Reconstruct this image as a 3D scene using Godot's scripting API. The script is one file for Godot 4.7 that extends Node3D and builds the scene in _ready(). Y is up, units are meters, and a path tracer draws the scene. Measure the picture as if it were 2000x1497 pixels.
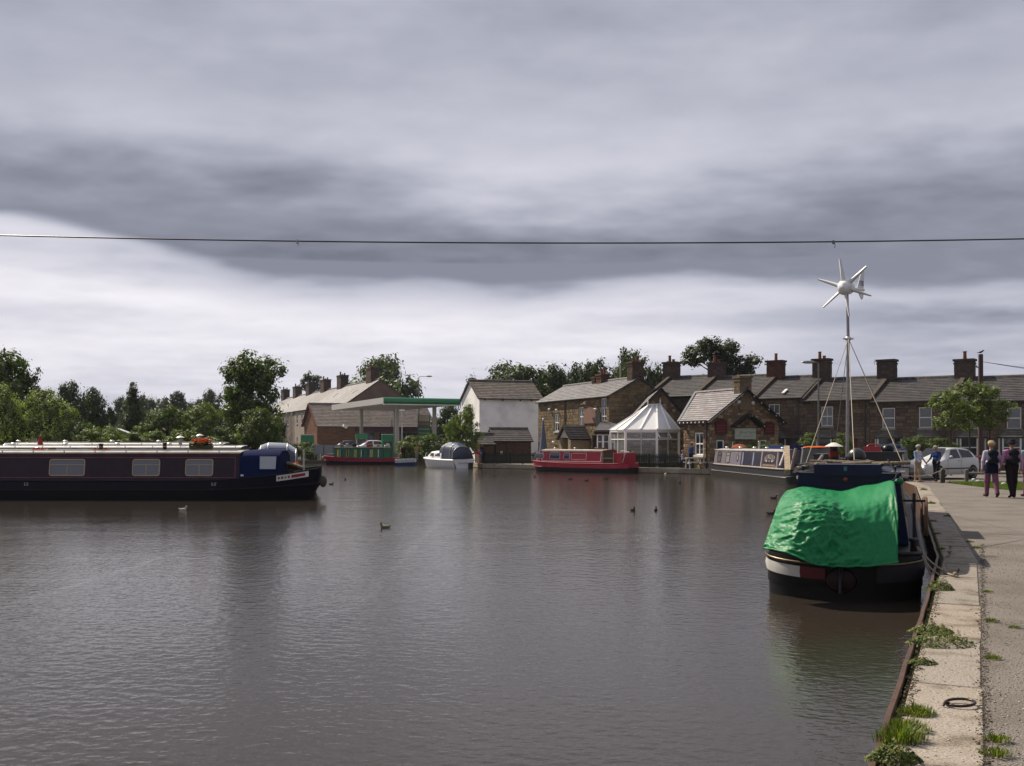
extends Node3D
# A canal basin: moored narrowboats, stone pub and terraces beyond the quay, a towpath along the water.
# Metres, y up, water at y = 0, the eye 1.95 m above it looking along -z. Colours C(r, g, b) are linear reflectances.

const EYE := 1.95
const LENS := 2000.0        # focal length in pixels of the 2000 x 1497 photograph
const HORIZON := 868.0
const LAND := 0.32
const PATH := 0.38
var M := {}
var taken := {}
var rng := RandomNumberGenerator.new()
var cache := {}
var basin: PackedVector2Array = PackedVector2Array()

func C(r, g, b): return Color(r, g, b)
func pt(px, py, d): return Vector3((px - 1000.0) / LENS * d, EYE + (HORIZON - py) / LENS * d, -d)
func rf(a, b): return rng.randf_range(a, b)
func tone(c, k): return Color(c.r * k, c.g * k, c.b * k)
func vary(c, amount):
	var k = 1.0 + rf(-amount, amount)
	return Color(c.r * k * (1.0 + rf(-amount, amount) * 0.25), c.g * k, c.b * k * (1.0 + rf(-amount, amount) * 0.25))

# ---------------------------------------------------------------- shapes
class MB:
	var v := PackedVector3Array()
	var n := PackedVector3Array()
	var c := PackedColorArray()
	var uv := PackedVector2Array()
	var ix := PackedInt32Array()
	var col := Color.WHITE
	var xf := Transform3D.IDENTITY
	func vert(p: Vector3, nn: Vector3, t := Vector2.ZERO) -> int:
		v.append(xf * p); n.append((xf.basis * nn).normalized()); c.append(col); uv.append(t)
		return v.size() - 1
	func tri(a: Vector3, b: Vector3, d: Vector3):
		var nn := (b - a).cross(d - a).normalized()
		var i := vert(a, nn, Vector2(a.x, a.y)); vert(b, nn, Vector2(b.x, b.y)); vert(d, nn, Vector2(d.x, d.y))
		ix.append_array([i, i + 2, i + 1])
	func quad(a: Vector3, b: Vector3, d: Vector3, e: Vector3):   # counter-clockwise seen from outside
		var nn := (d - a).cross(e - b).normalized()
		var w := a.distance_to(b); var h := a.distance_to(e)
		var i := vert(a, nn, Vector2(0, h)); vert(b, nn, Vector2(w, h)); vert(d, nn, Vector2(w, 0)); vert(e, nn, Vector2(0, 0))
		ix.append_array([i, i + 2, i + 1, i, i + 3, i + 2])
	func box(p: Vector3, s: Vector3, b := Basis.IDENTITY):       # p centre, s full size
		var x := b.x * s.x / 2; var y := b.y * s.y / 2; var z := b.z * s.z / 2
		quad(p - x - y + z, p + x - y + z, p + x + y + z, p - x + y + z)
		quad(p + x - y - z, p - x - y - z, p - x + y - z, p + x + y - z)
		quad(p + x - y + z, p + x - y - z, p + x + y - z, p + x + y + z)
		quad(p - x - y - z, p - x - y + z, p - x + y + z, p - x + y - z)
		quad(p - x + y + z, p + x + y + z, p + x + y - z, p - x + y - z)
		quad(p - x - y - z, p + x - y - z, p + x - y + z, p - x - y + z)
	func span(lo: Vector3, hi: Vector3): box((lo + hi) / 2, hi - lo)
	func bar(a: Vector3, b: Vector3, w: float, h: float, up := Vector3.UP):
		var x := (b - a).normalized()
		var z := x.cross(up).normalized()
		if z.length() < 0.1: z = Vector3.RIGHT
		var y := z.cross(x).normalized()
		box((a + b) / 2, Vector3(a.distance_to(b), h, w), Basis(x, y, z))
	func grid(rows: Array, closed := false, flip := false):      # rows of PackedVector3Array, smooth normals
		var h := rows.size(); var w: int = rows[0].size(); var start := v.size()
		for j in h:
			for i in w:
				var l: int = (i - 1 + w) % w if closed else maxi(i - 1, 0)
				var r: int = (i + 1) % w if closed else mini(i + 1, w - 1)
				var du: Vector3 = rows[j][r] - rows[j][l]
				var dv: Vector3 = rows[mini(j + 1, h - 1)][i] - rows[maxi(j - 1, 0)][i]
				if du.length() < 1e-6: du = rows[mini(j + 1, h - 1)][r] - rows[mini(j + 1, h - 1)][l] + rows[maxi(j - 1, 0)][r] - rows[maxi(j - 1, 0)][l]
				var nn := du.cross(dv).normalized()
				if nn.length() < 0.5: nn = Vector3.UP
				vert(rows[j][i], -nn if flip else nn, Vector2(float(i) / w, float(j) / h))
		for j in h - 1:
			for i in (w if closed else w - 1):
				var a := start + j * w + i; var b := start + j * w + (i + 1) % w
				var d := b + w; var e := a + w
				if flip: ix.append_array([a, b, d, a, d, e])
				else: ix.append_array([a, d, b, a, e, d])
	func tube(ps: Array, r, sides := 6, cap := true):            # r a number or one per point
		var rows := []
		var ref := Vector3.UP
		for j in ps.size():
			var t: Vector3 = (ps[mini(j + 1, ps.size() - 1)] - ps[maxi(j - 1, 0)]).normalized()
			if absf(t.dot(ref)) > 0.95: ref = Vector3.RIGHT if absf(t.x) < 0.9 else Vector3.BACK
			var a := t.cross(ref).normalized(); var b := t.cross(a).normalized()
			ref = -b if false else ref
			var row := PackedVector3Array()
			var rr: float = r[j] if r is Array else r
			for i in sides:
				var f := TAU * i / sides
				row.append(ps[j] + a * cos(f) * rr + b * sin(f) * rr)
			rows.append(row)
		grid(rows, true)
		if cap:
			for q in [[0, -1.0], [rows.size() - 1, 1.0]]:
				var row: PackedVector3Array = rows[q[0]]
				for i in range(1, sides - 1):
					if q[1] < 0: tri(row[0], row[i + 1], row[i])
					else: tri(row[0], row[i], row[i + 1])
	func lathe(o: Vector3, prof: Array, segs := 12, axis := Basis.IDENTITY):   # prof of Vector2(radius, height)
		var rows := []
		for p in prof:
			var row := PackedVector3Array()
			for i in segs:
				var f := TAU * i / segs
				row.append(o + axis * Vector3(cos(f) * maxf(p.x, 0.0004), p.y, sin(f) * maxf(p.x, 0.0004)))
			rows.append(row)
		grid(rows, true, true)
	func ball(o: Vector3, r: Vector3, segs := 10):
		var prof := []
		for j in segs / 2 + 1:
			var f := PI * j / (segs / 2) - PI / 2
			prof.append(Vector2(cos(f), sin(f)))
		lathe(o, prof, segs, Basis.from_scale(r))
	func prism(poly: Array, o: Vector3, ex: Vector3, ey: Vector3, ez: Vector3):   # poly of Vector2 counter-clockwise seen from +ez; thickness ez
		var pv := PackedVector2Array(poly)
		if Geometry2D.is_polygon_clockwise(pv): pv.reverse()
		var at := func(p, k): return o + ex * p.x + ey * p.y + ez * k
		var t := Geometry2D.triangulate_polygon(pv)
		for i in range(0, t.size(), 3):
			var a := pv[t[i]]; var b := pv[t[i + 1]]; var d := pv[t[i + 2]]
			if (b - a).cross(d - a) < 0:
				var s := b; b = d; d = s
			tri(at.call(a, 1.0), at.call(b, 1.0), at.call(d, 1.0))
			tri(at.call(a, 0.0), at.call(d, 0.0), at.call(b, 0.0))
		for i in pv.size():
			var a := pv[i]; var b := pv[(i + 1) % pv.size()]
			quad(at.call(a, 0.0), at.call(b, 0.0), at.call(b, 1.0), at.call(a, 1.0))
	func done() -> ArrayMesh:
		var a := []
		a.resize(Mesh.ARRAY_MAX)
		a[Mesh.ARRAY_VERTEX] = v; a[Mesh.ARRAY_NORMAL] = n; a[Mesh.ARRAY_COLOR] = c; a[Mesh.ARRAY_TEX_UV] = uv; a[Mesh.ARRAY_INDEX] = ix
		var m := ArrayMesh.new()
		if v.size() > 0: m.add_surface_from_arrays(Mesh.PRIMITIVE_TRIANGLES, a)
		return m

func mb(col = Color.WHITE, xf = Transform3D.IDENTITY):
	var b = MB.new(); b.col = col; b.xf = xf
	return b

# ---------------------------------------------------------------- objects
func unique(parent, called):
	var key = str(parent.get_instance_id()) + called
	var k = taken.get(key, 0)
	taken[key] = k + 1
	return called if k == 0 else "%s_%03d" % [called, k]

func thing(called, label, category, at = Vector3.ZERO, turn = 0.0, group = ""):
	var o := Node3D.new()
	o.name = unique(self, called)
	add_child(o)
	o.position = at; o.rotation.y = turn
	o.set_meta("label", label); o.set_meta("category", category)
	if group != "": o.set_meta("group", group)
	return o

func part(parent, called, shape, m, kind = ""):
	var o := MeshInstance3D.new()
	o.mesh = shape.done() if shape is MB else shape
	o.material_override = M[m] if m is String else m
	o.name = unique(parent, called)
	parent.add_child(o)
	if kind != "": o.set_meta("kind", kind)
	return o

func holder(parent, called, at = Vector3.ZERO):                 # a part that has pieces of its own
	var o := Node3D.new()
	o.name = unique(parent, called)
	parent.add_child(o)
	o.position = at
	return o

func structure(called, shape, m, parent = self):
	return part(parent, called, shape, m, "structure")

func one(called, label, category, shape, m, at = Vector3.ZERO, turn = 0.0, group = ""):   # a thing that is one mesh
	var o = part(self, called, shape, m)
	o.position = at; o.rotation.y = turn
	o.set_meta("label", label); o.set_meta("category", category)
	if group != "": o.set_meta("group", group)
	return o

func copy(o, at, turn, label = ""):
	var r = o.duplicate()
	var stem = str(o.name).rstrip("0123456789").rstrip("_") if str(o.name).substr(str(o.name).length() - 3).is_valid_int() else str(o.name)
	r.name = unique(self, stem)
	add_child(r)
	r.position = at; r.rotation.y = turn
	if label != "": r.set_meta("label", label)
	return r

# ---------------------------------------------------------------- materials
func noise(freq, octaves, seed_, kind = FastNoiseLite.TYPE_SIMPLEX_SMOOTH) -> FastNoiseLite:
	var f := FastNoiseLite.new()
	f.noise_type = kind; f.frequency = freq; f.fractal_octaves = octaves; f.seed = seed_
	f.fractal_type = FastNoiseLite.FRACTAL_FBM if octaves > 1 else FastNoiseLite.FRACTAL_NONE
	return f

func texture(f, lo, hi, size = 512, mid = -1.0, mid_at = 0.5):
	var t := NoiseTexture2D.new()
	t.width = size; t.height = size; t.seamless = true; t.noise = f; t.normalize = true
	var g := Gradient.new()
	g.set_color(0, lo if lo is Color else Color(lo, lo, lo)); g.set_color(1, hi if hi is Color else Color(hi, hi, hi))
	if mid is Color or mid >= 0.0: g.add_point(mid_at, mid if mid is Color else Color(mid, mid, mid))
	t.color_ramp = g
	return t

func bumps(f, size = 512, strength = 4.0):
	var t := NoiseTexture2D.new()
	t.width = size; t.height = size; t.seamless = true; t.noise = f; t.as_normal_map = true; t.bump_strength = strength
	return t

func stuff_of(called, rough, tex = null, scale = 1.0, nrm = null, nscale = 0.5, metal = 0.0, spec = 0.5):
	var m := StandardMaterial3D.new()
	m.vertex_color_use_as_albedo = true
	m.roughness = rough; m.metallic = metal; m.metallic_specular = spec
	if tex != null or nrm != null:
		m.uv1_triplanar = true; m.uv1_world_triplanar = true; m.uv1_scale = Vector3.ONE * scale
		if tex != null: m.albedo_texture = tex
		if nrm != null:
			m.normal_enabled = true; m.normal_texture = nrm; m.normal_scale = nscale
	M[called] = m
	return m

func make_materials():
	var grain = texture(noise(0.02, 5, 3), 0.74, 1.0, 512)
	var blotch = texture(noise(0.008, 6, 11), 0.8, 1.0, 512, 0.95, 0.5)
	var rub = bumps(noise(0.05, 4, 5), 512, 6.0)
	stuff_of("stone", 0.95, grain, 0.8, rub, 0.7, 0.0, 0.3)
	stuff_of("render_wall", 0.9, blotch, 0.12, rub, 0.2, 0.0, 0.3)
	stuff_of("slate", 0.62, blotch, 0.6, rub, 0.3, 0.0, 0.4)
	stuff_of("matte", 0.85, grain, 1.2, null, 0.0, 0.0, 0.35)
	stuff_of("paint", 0.32, blotch, 0.45, rub, 0.05, 0.0, 0.3)
	stuff_of("steel_hull", 0.5, blotch, 0.7, rub, 0.12, 0.0, 0.3)
	stuff_of("plastic", 0.35)
	stuff_of("metal", 0.36, grain, 2.0, null, 0.0, 0.85)
	stuff_of("cloth", 0.95, grain, 6.0, bumps(noise(0.09, 3, 8), 256, 3.0), 0.3, 0.0, 0.2)
	stuff_of("wood", 0.75, texture(noise(0.03, 5, 21), 0.55, 1.0, 256), 2.0)
	stuff_of("skin", 0.6)
	stuff_of("rope", 0.95, grain, 30.0, bumps(noise(0.12, 2, 9), 256, 6.0), 1.0)
	stuff_of("car_paint", 0.3).clearcoat_enabled = true
	M.car_paint.clearcoat = 0.6; M.car_paint.clearcoat_roughness = 0.05
	stuff_of("tarpaulin", 0.5, texture(noise(0.03, 4, 31), 0.8, 1.0, 256), 3.0, bumps(noise(0.03, 5, 33), 512, 9.0), 0.22, 0.0, 0.35)
	M.tarpaulin.backlight_enabled = true; M.tarpaulin.backlight = Color(0.12, 0.12, 0.12)
	var leaf = stuff_of("leaf", 0.55, null, 1.0, null, 0.0, 0.0, 0.35)
	leaf.backlight_enabled = true; leaf.backlight = Color(0.85, 0.95, 0.45); leaf.cull_mode = BaseMaterial3D.CULL_DISABLED
	var dark = stuff_of("dark_glass", 0.06, null, 1.0, null, 0.0, 0.0, 0.5)
	dark.vertex_color_use_as_albedo = true
	var pane := StandardMaterial3D.new()
	pane.albedo_color = Color(0.75, 0.8, 0.8, 0.22); pane.transparency = BaseMaterial3D.TRANSPARENCY_ALPHA; pane.roughness = 0.03; pane.metallic_specular = 0.5
	M.pane = pane
	var roof := StandardMaterial3D.new()                             # milky twin-wall sheet
	roof.albedo_color = Color(0.88, 0.88, 0.875); roof.roughness = 0.25; roof.backlight_enabled = true; roof.backlight = Color(0.6, 0.6, 0.6)
	M.milky = roof
	# ground: asphalt with grit, worn concrete, grass and earth
	var grit = texture(noise(0.09, 3, 41), 0.5, 1.0, 1024, 0.8, 0.5)
	stuff_of("asphalt", 0.92, grit, 0.55, bumps(noise(0.11, 3, 42), 1024, 7.0), 0.7, 0.0, 0.3)
	M.asphalt.detail_enabled = true; M.asphalt.detail_blend_mode = BaseMaterial3D.BLEND_MODE_MUL
	M.asphalt.detail_albedo = texture(noise(0.006, 6, 43), Color(0.82, 0.81, 0.79), Color(1, 1, 1), 1024, Color(0.95, 0.94, 0.93), 0.5)
	M.asphalt.detail_uv_layer = BaseMaterial3D.DETAIL_UV_2
	M.asphalt.uv2_triplanar = true; M.asphalt.uv2_world_triplanar = true; M.asphalt.uv2_scale = Vector3.ONE * 0.11
	var cracks = texture(noise(0.05, 5, 51), 0.6, 1.0, 1024, 0.9, 0.42)
	stuff_of("concrete", 0.9, cracks, 0.7, bumps(noise(0.07, 4, 52), 1024, 6.0), 0.6, 0.0, 0.3)
	M.concrete.detail_enabled = true; M.concrete.detail_blend_mode = BaseMaterial3D.BLEND_MODE_MUL
	M.concrete.detail_albedo = texture(noise(0.011, 5, 53), Color(0.66, 0.63, 0.58), Color(1, 1, 1), 1024, Color(0.95, 0.94, 0.92), 0.42)
	M.concrete.detail_uv_layer = BaseMaterial3D.DETAIL_UV_2
	M.concrete.uv2_triplanar = true; M.concrete.uv2_world_triplanar = true; M.concrete.uv2_scale = Vector3.ONE * 0.19
	stuff_of("earth", 0.95, texture(noise(0.03, 5, 61), 0.55, 1.0, 512), 0.5, bumps(noise(0.06, 4, 62), 512, 8.0), 0.9, 0.0, 0.2)
	var w := StandardMaterial3D.new()
	w.albedo_color = Color(0.028, 0.0225, 0.017).linear_to_srgb(); w.roughness = 0.09; w.metallic_specular = 0.34
	w.normal_enabled = true; w.normal_texture = bumps(noise(0.028, 4, 77), 1024, 5.0); w.normal_scale = 0.21
	w.uv1_triplanar = true; w.uv1_world_triplanar = true; w.uv1_scale = Vector3(0.24, 0.24, 0.37)
	M.water = w

# ---------------------------------------------------------------- sky: broken grey stratus in long bands
var n_cloud: FastNoiseLite
var n_fine: FastNoiseLite
var n_bank: FastNoiseLite
func ss(a, b, x): return smoothstep(a, b, x)

func sky_at(az, el):                                                 # degrees; az 0 straight ahead
	var p = Vector3(sin(deg_to_rad(az)), 0.0, cos(deg_to_rad(az)))
	var st = 1.0 / (0.10 + sin(deg_to_rad(maxf(el, 0.0))))           # cloud sheets seen from below lie flatter towards the horizon
	var q = p * minf(st, 7.0)
	var a = n_cloud.get_noise_3d(q.x * 42.0, q.z * 42.0, 3.0)
	var b = n_fine.get_noise_3d(q.x * 190.0, q.z * 260.0, 9.0)
	var k = n_bank.get_noise_3d(p.x * 60.0, el * 2.2, p.z * 60.0)
	var s = n_bank.get_noise_3d(p.x * 30.0 + 70.0, el * 7.5 + 1.6 * a, p.z * 30.0)       # long thin layers
	var wob = 0.95 * a + 0.6 * k + 0.9 * s + 0.4 * b
	# the high sheet: mid grey with lighter breaks
	var y = 0.395 + 0.065 * a + 0.055 * b + 0.04 * k + 0.05 * s
	y += 0.13 * ss(20.5, 13.0, el + wob * 1.6) * (0.65 + 0.35 * cos(deg_to_rad((az - 2.0) * 3.2)))
	y -= 0.055 * ss(16.0, 21.0, el + wob) * ss(10.0, 24.0, absf(az - 3.0))
	# a long dark bank
	var top = 12.9 + 1.9 * ss(2.0, -20.0, az) + 1.0 * ss(8.0, 26.0, az) - 0.5 * ss(-12.0, 4.0, az) * ss(22.0, 6.0, az)
	var low = 8.9 - 1.0 * ss(-20.0, -8.0, az) * ss(10.0, -2.0, az) + 2.4 * ss(-14.0, -26.0, az) - 1.3 * ss(7.0, 24.0, az)
	var inside = ss(top + 2.9, top - 2.0, el + wob) * ss(low - 0.6, low + 0.9, el + wob * 0.9)
	y = lerpf(y, 0.195 + 0.03 * a + 0.04 * b + 0.05 * s, inside * 0.95)
	# bright gap under the bank and pale streaks down to the horizon
	var under = ss(low + 0.7, low - 1.3, el + wob * 0.9)
	var glow = 0.575 + 0.06 * a + 0.06 * b + 0.24 * s
	glow -= 0.17 * ss(9.0, 25.0, az + wob * 3.0) * ss(3.0, 5.5, el) * ss(8.4, 6.4, el)
	glow -= 0.10 * ss(2.4, 0.0, el) + 0.11 * ss(4.0, 20.0, az + wob * 2.0)
	glow += 0.12 * ss(-14.0, -26.0, az) * ss(7.5, 10.0, el)
	y = lerpf(y, glow, under)
	y += 0.10 * ss(26.0, 60.0, el)                                    # the sheet thins overhead
	y = clampf(y, 0.12, 0.85)
	# dark cloud is bluer, bright cloud faintly warm
	var t = clampf((y - 0.16) / 0.5, 0.0, 1.0)
	return Color(y * lerpf(0.895, 1.005, t), y * lerpf(0.965, 0.98, t), y * lerpf(1.23, 1.05, t))

func make_sky():
	n_cloud = noise(0.018, 4, 71); n_fine = noise(0.02, 5, 72); n_bank = noise(0.035, 4, 73)
	var w := 4096; var h := 2048
	var cw := 720; var ch := 180
	var coarse := Image.create(cw, ch * 2, false, Image.FORMAT_RGBF)
	for j in ch * 2:
		var el: float = 90.0 - (j + 0.5) / (ch * 2) * 180.0
		for i in cw:
			coarse.set_pixel(i, j, sky_at(wrapf((i + 0.5) / cw * 360.0, -180.0, 180.0), el) if el > -1.0 else Color(0.12, 0.11, 0.09))
	coarse.resize(w, h, Image.INTERPOLATE_CUBIC)
	# the stretch ahead at full resolution
	for j in range(int(h * (90.0 - 30.0) / 180.0), int(h * 90.5 / 180.0)):
		var el: float = 90.0 - (j + 0.5) / h * 180.0
		for i in range(-420, 420):
			coarse.set_pixel((i + w) % w, j, sky_at((i + 0.5) / w * 360.0, el))
	var pano := PanoramaSkyMaterial.new()
	pano.panorama = ImageTexture.create_from_image(coarse)
	var sky := Sky.new()
	sky.sky_material = pano
	return sky

func set_the_stage():
	var cam := Camera3D.new()
	cam.name = "camera"
	cam.position = Vector3(0, EYE, 0)
	var near := 0.1
	cam.set_frustum(1497.0 / LENS * near, Vector2(0, (HORIZON - 748.5) / LENS * near), near, 4000.0)
	cam.keep_aspect = Camera3D.KEEP_HEIGHT
	add_child(cam)
	cam.current = true
	var e := Environment.new()
	e.background_mode = Environment.BG_SKY
	e.sky = make_sky()
	e.tonemap_mode = Environment.TONE_MAPPER_LINEAR
	e.tonemap_exposure = 1.58
	e.background_energy_multiplier = 0.8
	e.sdfgi_enabled = true; e.ssao_enabled = true; e.ssil_enabled = true
	e.fog_enabled = true; e.fog_density = 0.00012; e.fog_light_color = Color(0.80, 0.82, 0.88)
	var we := WorldEnvironment.new()
	we.name = "environment"
	we.environment = e
	add_child(we)
	var sun := DirectionalLight3D.new()
	sun.name = "sun"
	sun.light_energy = 1.5
	sun.light_color = Color(1.0, 0.95, 0.87)
	sun.light_angular_distance = 0.6
	sun.shadow_enabled = true
	add_child(sun)
	sun.look_at_from_position(Vector3.ZERO, Vector3(0.66, -1.0, 0.72))   # from ahead on the left, about 45 degrees up

# ---------------------------------------------------------------- water and ground
func make_water():
	var n1 := noise(1.0, 3, 101)
	var n2 := noise(1.0, 2, 102)
	var calm := noise(0.05, 3, 103)
	var ds := PackedFloat32Array([-30.0, 1.0])
	var d := 3.4
	while d < 130.0:
		ds.append(d)
		d *= 1.0040
	ds.append(150.0)
	var cols := 470
	var w := cols + 2
	var h := ds.size()
	var vs := PackedVector3Array(); vs.resize(w * h)
	var ns := PackedVector3Array(); ns.resize(w * h)
	for j in h:
		var dd: float = ds[j]
		var half := maxf(dd, 3.0) * 0.60 + 1.2
		for i in w:
			var x := -120.0 if i == 0 else (90.0 if i == w - 1 else lerpf(-half, half, float(i - 1) / (cols - 1)))
			var y := 0.0
			if i > 0 and i < w - 1 and dd > 3.0 and dd < 125.0:
				var z := -dd
				var k: float = clampf(0.75 + 1.4 * calm.get_noise_2d(x * 1.0, z * 0.6), 0.3, 1.35)
				if x > 0.24 * dd: k *= 0.75
				var u := x * 0.97 + z * 0.24; var t := -x * 0.24 + z * 0.97
				y = k * (0.0030 * n1.get_noise_2d(u * 2.6, t * 6.2) + 0.0019 * n2.get_noise_2d(u * 6.5 + 50.0, t * 13.0)) + 0.004 * n2.get_noise_2d(x * 0.22, z * 0.4)
			vs[j * w + i] = Vector3(x, y, -dd)
	for j in h:
		for i in w:
			var a: Vector3 = vs[j * w + mini(i + 1, w - 1)] - vs[j * w + maxi(i - 1, 0)]
			var b: Vector3 = vs[mini(j + 1, h - 1) * w + i] - vs[maxi(j - 1, 0) * w + i]
			ns[j * w + i] = a.cross(b).normalized()
	var ix := PackedInt32Array()
	ix.resize((w - 1) * (h - 1) * 6)
	var o := 0
	for j in h - 1:
		for i in w - 1:
			var a := j * w + i
			ix[o] = a; ix[o + 1] = a + w + 1; ix[o + 2] = a + 1; ix[o + 3] = a; ix[o + 4] = a + w; ix[o + 5] = a + w + 1
			o += 6
	var arr := []
	arr.resize(Mesh.ARRAY_MAX)
	arr[Mesh.ARRAY_VERTEX] = vs; arr[Mesh.ARRAY_NORMAL] = ns; arr[Mesh.ARRAY_INDEX] = ix
	var m := ArrayMesh.new()
	m.add_surface_from_arrays(Mesh.PRIMITIVE_TRIANGLES, arr)
	structure("water", m, "water")

# the edge of the basin, clockwise from behind the camera: towpath, then the far quay, then the left bank
const EDGE := [[-5.96, 12.0], [-0.5, 0.0], [1.82, -5.05], [4.10, -10.06], [5.9, -14.1], [8.95, -22.1], [15.1, -38.3], [18.4, -50.0], [18.5, -58.0], [15.0, -64.0],
	[12.0, -66.5], [8.2, -70.0], [1.7, -79.5], [-2.3, -82.5], [-5.0, -92.0], [-8.5, -100.0], [-13.0, -102.0], [-21.0, -104.0], [-22.5, -103.0], [-18.0, -72.0], [-16.0, -60.5], [-46.0, -57.0], [-46.0, 15.0]]

func strip(m, line, a, b, y, sub = 1):                              # a sheet between two offsets to the land side of a polyline of Vector2(x, z)
	var L = offset_line(line, a); var R = offset_line(line, b)
	for i in line.size() - 1:
		m.quad(Vector3(L[i].x, y, L[i].y), Vector3(R[i].x, y, R[i].y), Vector3(R[i + 1].x, y, R[i + 1].y), Vector3(L[i + 1].x, y, L[i + 1].y))

func offset_line(line, k):
	var out = []
	for i in line.size():
		var p: Vector2 = line[maxi(i - 1, 0)]; var q: Vector2 = line[mini(i + 1, line.size() - 1)]
		var t := (q - p).normalized()
		out.append(line[i] + Vector2(-t.y, t.x) * k)
	return out

func make_ground():
	var c := Vector2(-12, -50)
	var b := []
	for e in EDGE: b.append(Vector2(e[0], e[1]))
	var y_of = func(i): return PATH if i < 8 else LAND
	var g = mb(C(0.075, 0.085, 0.035))
	var wall = mb(C(0.10, 0.085, 0.065))
	for i in b.size():
		var k = (i + 1) % b.size()
		var rings := [1.0, 1.5, 3.0, 40.0]
		for r in rings.size() - 1:
			var q0 = c + (b[i] - c) * rings[r]; var q1 = c + (b[k] - c) * rings[r]
			var o0 = c + (b[i] - c) * rings[r + 1]; var o1 = c + (b[k] - c) * rings[r + 1]
			var ya = y_of.call(i) if r == 0 else LAND; var yb = y_of.call(k) if r == 0 else LAND
			g.quad(Vector3(q0.x, ya - 0.03, q0.y), Vector3(o0.x, LAND - 0.03, o0.y), Vector3(o1.x, LAND - 0.03, o1.y), Vector3(q1.x, yb - 0.03, q1.y))
		wall.quad(Vector3(b[i].x, -0.8, b[i].y), Vector3(b[i].x, y_of.call(i) - 0.03, b[i].y), Vector3(b[k].x, y_of.call(k) - 0.03, b[k].y), Vector3(b[k].x, -0.8, b[k].y))
	structure("ground", g, "earth")
	structure("quay_wall", wall, "stone")
	# towpath: concrete coping slabs, then tarmac
	var near := [b[0], b[1], b[2], b[3], b[4], b[5], b[6], b[7], b[8]]
	var t = mb(C(0.285, 0.255, 0.232))
	strip(t, near, 0.46, 5.2, PATH)
	structure("towpath", t, "asphalt")
	var cop = holder(self, "coping")
	cop.set_meta("kind", "structure")
	rng.seed = 7
	for i in range(1, 7):
		var a: Vector2 = near[i]; var q: Vector2 = near[i + 1]
		var n = maxi(1, int(round(a.distance_to(q) / 1.9)))
		for s in n:
			var p0 = a.lerp(q, float(s) / n); var p1 = a.lerp(q, (s + 1.0) / n)
			var f = (p1 - p0).normalized(); var r = Vector2(-f.y, f.x)
			p0 += f * 0.006; p1 -= f * 0.006
			var w = 0.47 + rf(-0.012, 0.012); var y = PATH + 0.012 + rf(-0.004, 0.006)
			var m = mb(vary(C(0.32, 0.285, 0.25), 0.10))
			var A = p0 + r * 0.035; var B = p0 + r * w; var D = p1 + r * w; var E = p1 + r * 0.035
			var up = func(v, h): return Vector3(v.x, h, v.y)
			var ch = 0.018
			var ins = [A + (r + f) * ch, B + (f - r) * ch, D - (r + f) * ch, E + (r - f) * ch]
			m.quad(up.call(ins[0], y), up.call(ins[1], y), up.call(ins[2], y), up.call(ins[3], y))
			var ou = [A, B, D, E]
			for z in 4:
				var z2 = (z + 1) % 4
				m.quad(up.call(ou[z], y - ch), up.call(ou[z2], y - ch), up.call(ins[z2], y), up.call(ins[z], y))
				m.quad(up.call(ou[z], y - 0.35), up.call(ou[z2], y - 0.35), up.call(ou[z2], y - ch), up.call(ou[z], y - ch))
			part(cop, "coping_slab", m, "concrete")
	# rusty piling cap along the water
	var rail = mb(C(0.085, 0.05, 0.032))
	var line = offset_line(near, -0.03)
	for i in range(1, 7):
		var a: Vector2 = line[i]; var q: Vector2 = line[i + 1]
		var n = int(a.distance_to(q) / 0.5) + 1
		for s in n:
			var p0 = a.lerp(q, float(s) / n); var p1 = a.lerp(q, (s + 1.0) / n)
			rail.bar(Vector3(p0.x + 0.004 * sin(s * 2.1), PATH - 0.005, p0.y), Vector3(p1.x + 0.004 * sin(s * 2.1 + 2.1), PATH - 0.005, p1.y), 0.03, 0.045)
			rail.bar(Vector3(p0.x, PATH - 0.28, p0.y), Vector3(p1.x, PATH - 0.28, p1.y), 0.02, 0.5)
	one("piling_cap", "rusty steel piling rail capping the water's edge of the towpath", "edging", rail, "steel_hull")
	M.metal.metallic = 0.7
	# far quay: paved terrace behind a stone kerb
	var far := [b[8], b[9], b[10], b[11], b[12], b[13], b[14]]
	var pv = mb(C(0.34, 0.30, 0.25))
	strip(pv, far, 0.45, 16.0, LAND)
	structure("quay", pv, "concrete")
	var kerb = holder(self, "quay_kerb")
	kerb.set_meta("kind", "structure")
	for i in far.size() - 1:
		var a: Vector2 = far[i]; var q: Vector2 = far[i + 1]
		var n = maxi(1, int(round(a.distance_to(q) / 1.4)))
		for s in n:
			var p0 = a.lerp(q, (s + 0.006) / n); var p1 = a.lerp(q, (s + 0.994) / n)
			var f = (p1 - p0).normalized(); var r = Vector2(-f.y, f.x)
			var m = mb(vary(C(0.42, 0.37, 0.29), 0.12))
			var mid = (p0 + p1) / 2 + r * 0.19
			m.box(Vector3(mid.x, LAND - 0.12, mid.y), Vector3(p0.distance_to(p1), 0.32 + rf(0, 0.015), 0.5), Basis(Vector3(f.x, 0, f.y), Vector3.UP, Vector3(-f.y, 0, f.x)))
			part(kerb, "kerb_stone", m, "concrete")
	# car park at the end of the path and a strip of lawn beside it
	var cp = mb(C(0.30, 0.275, 0.25))
	var q = [Vector3(15.0, 0, -43.0), Vector3(19.4, 0, -41.5), Vector3(36, 0, -41.5), Vector3(44, 0, -56.0), Vector3(30, 0, -60.0), Vector3(19, 0, -60.0)]
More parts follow.
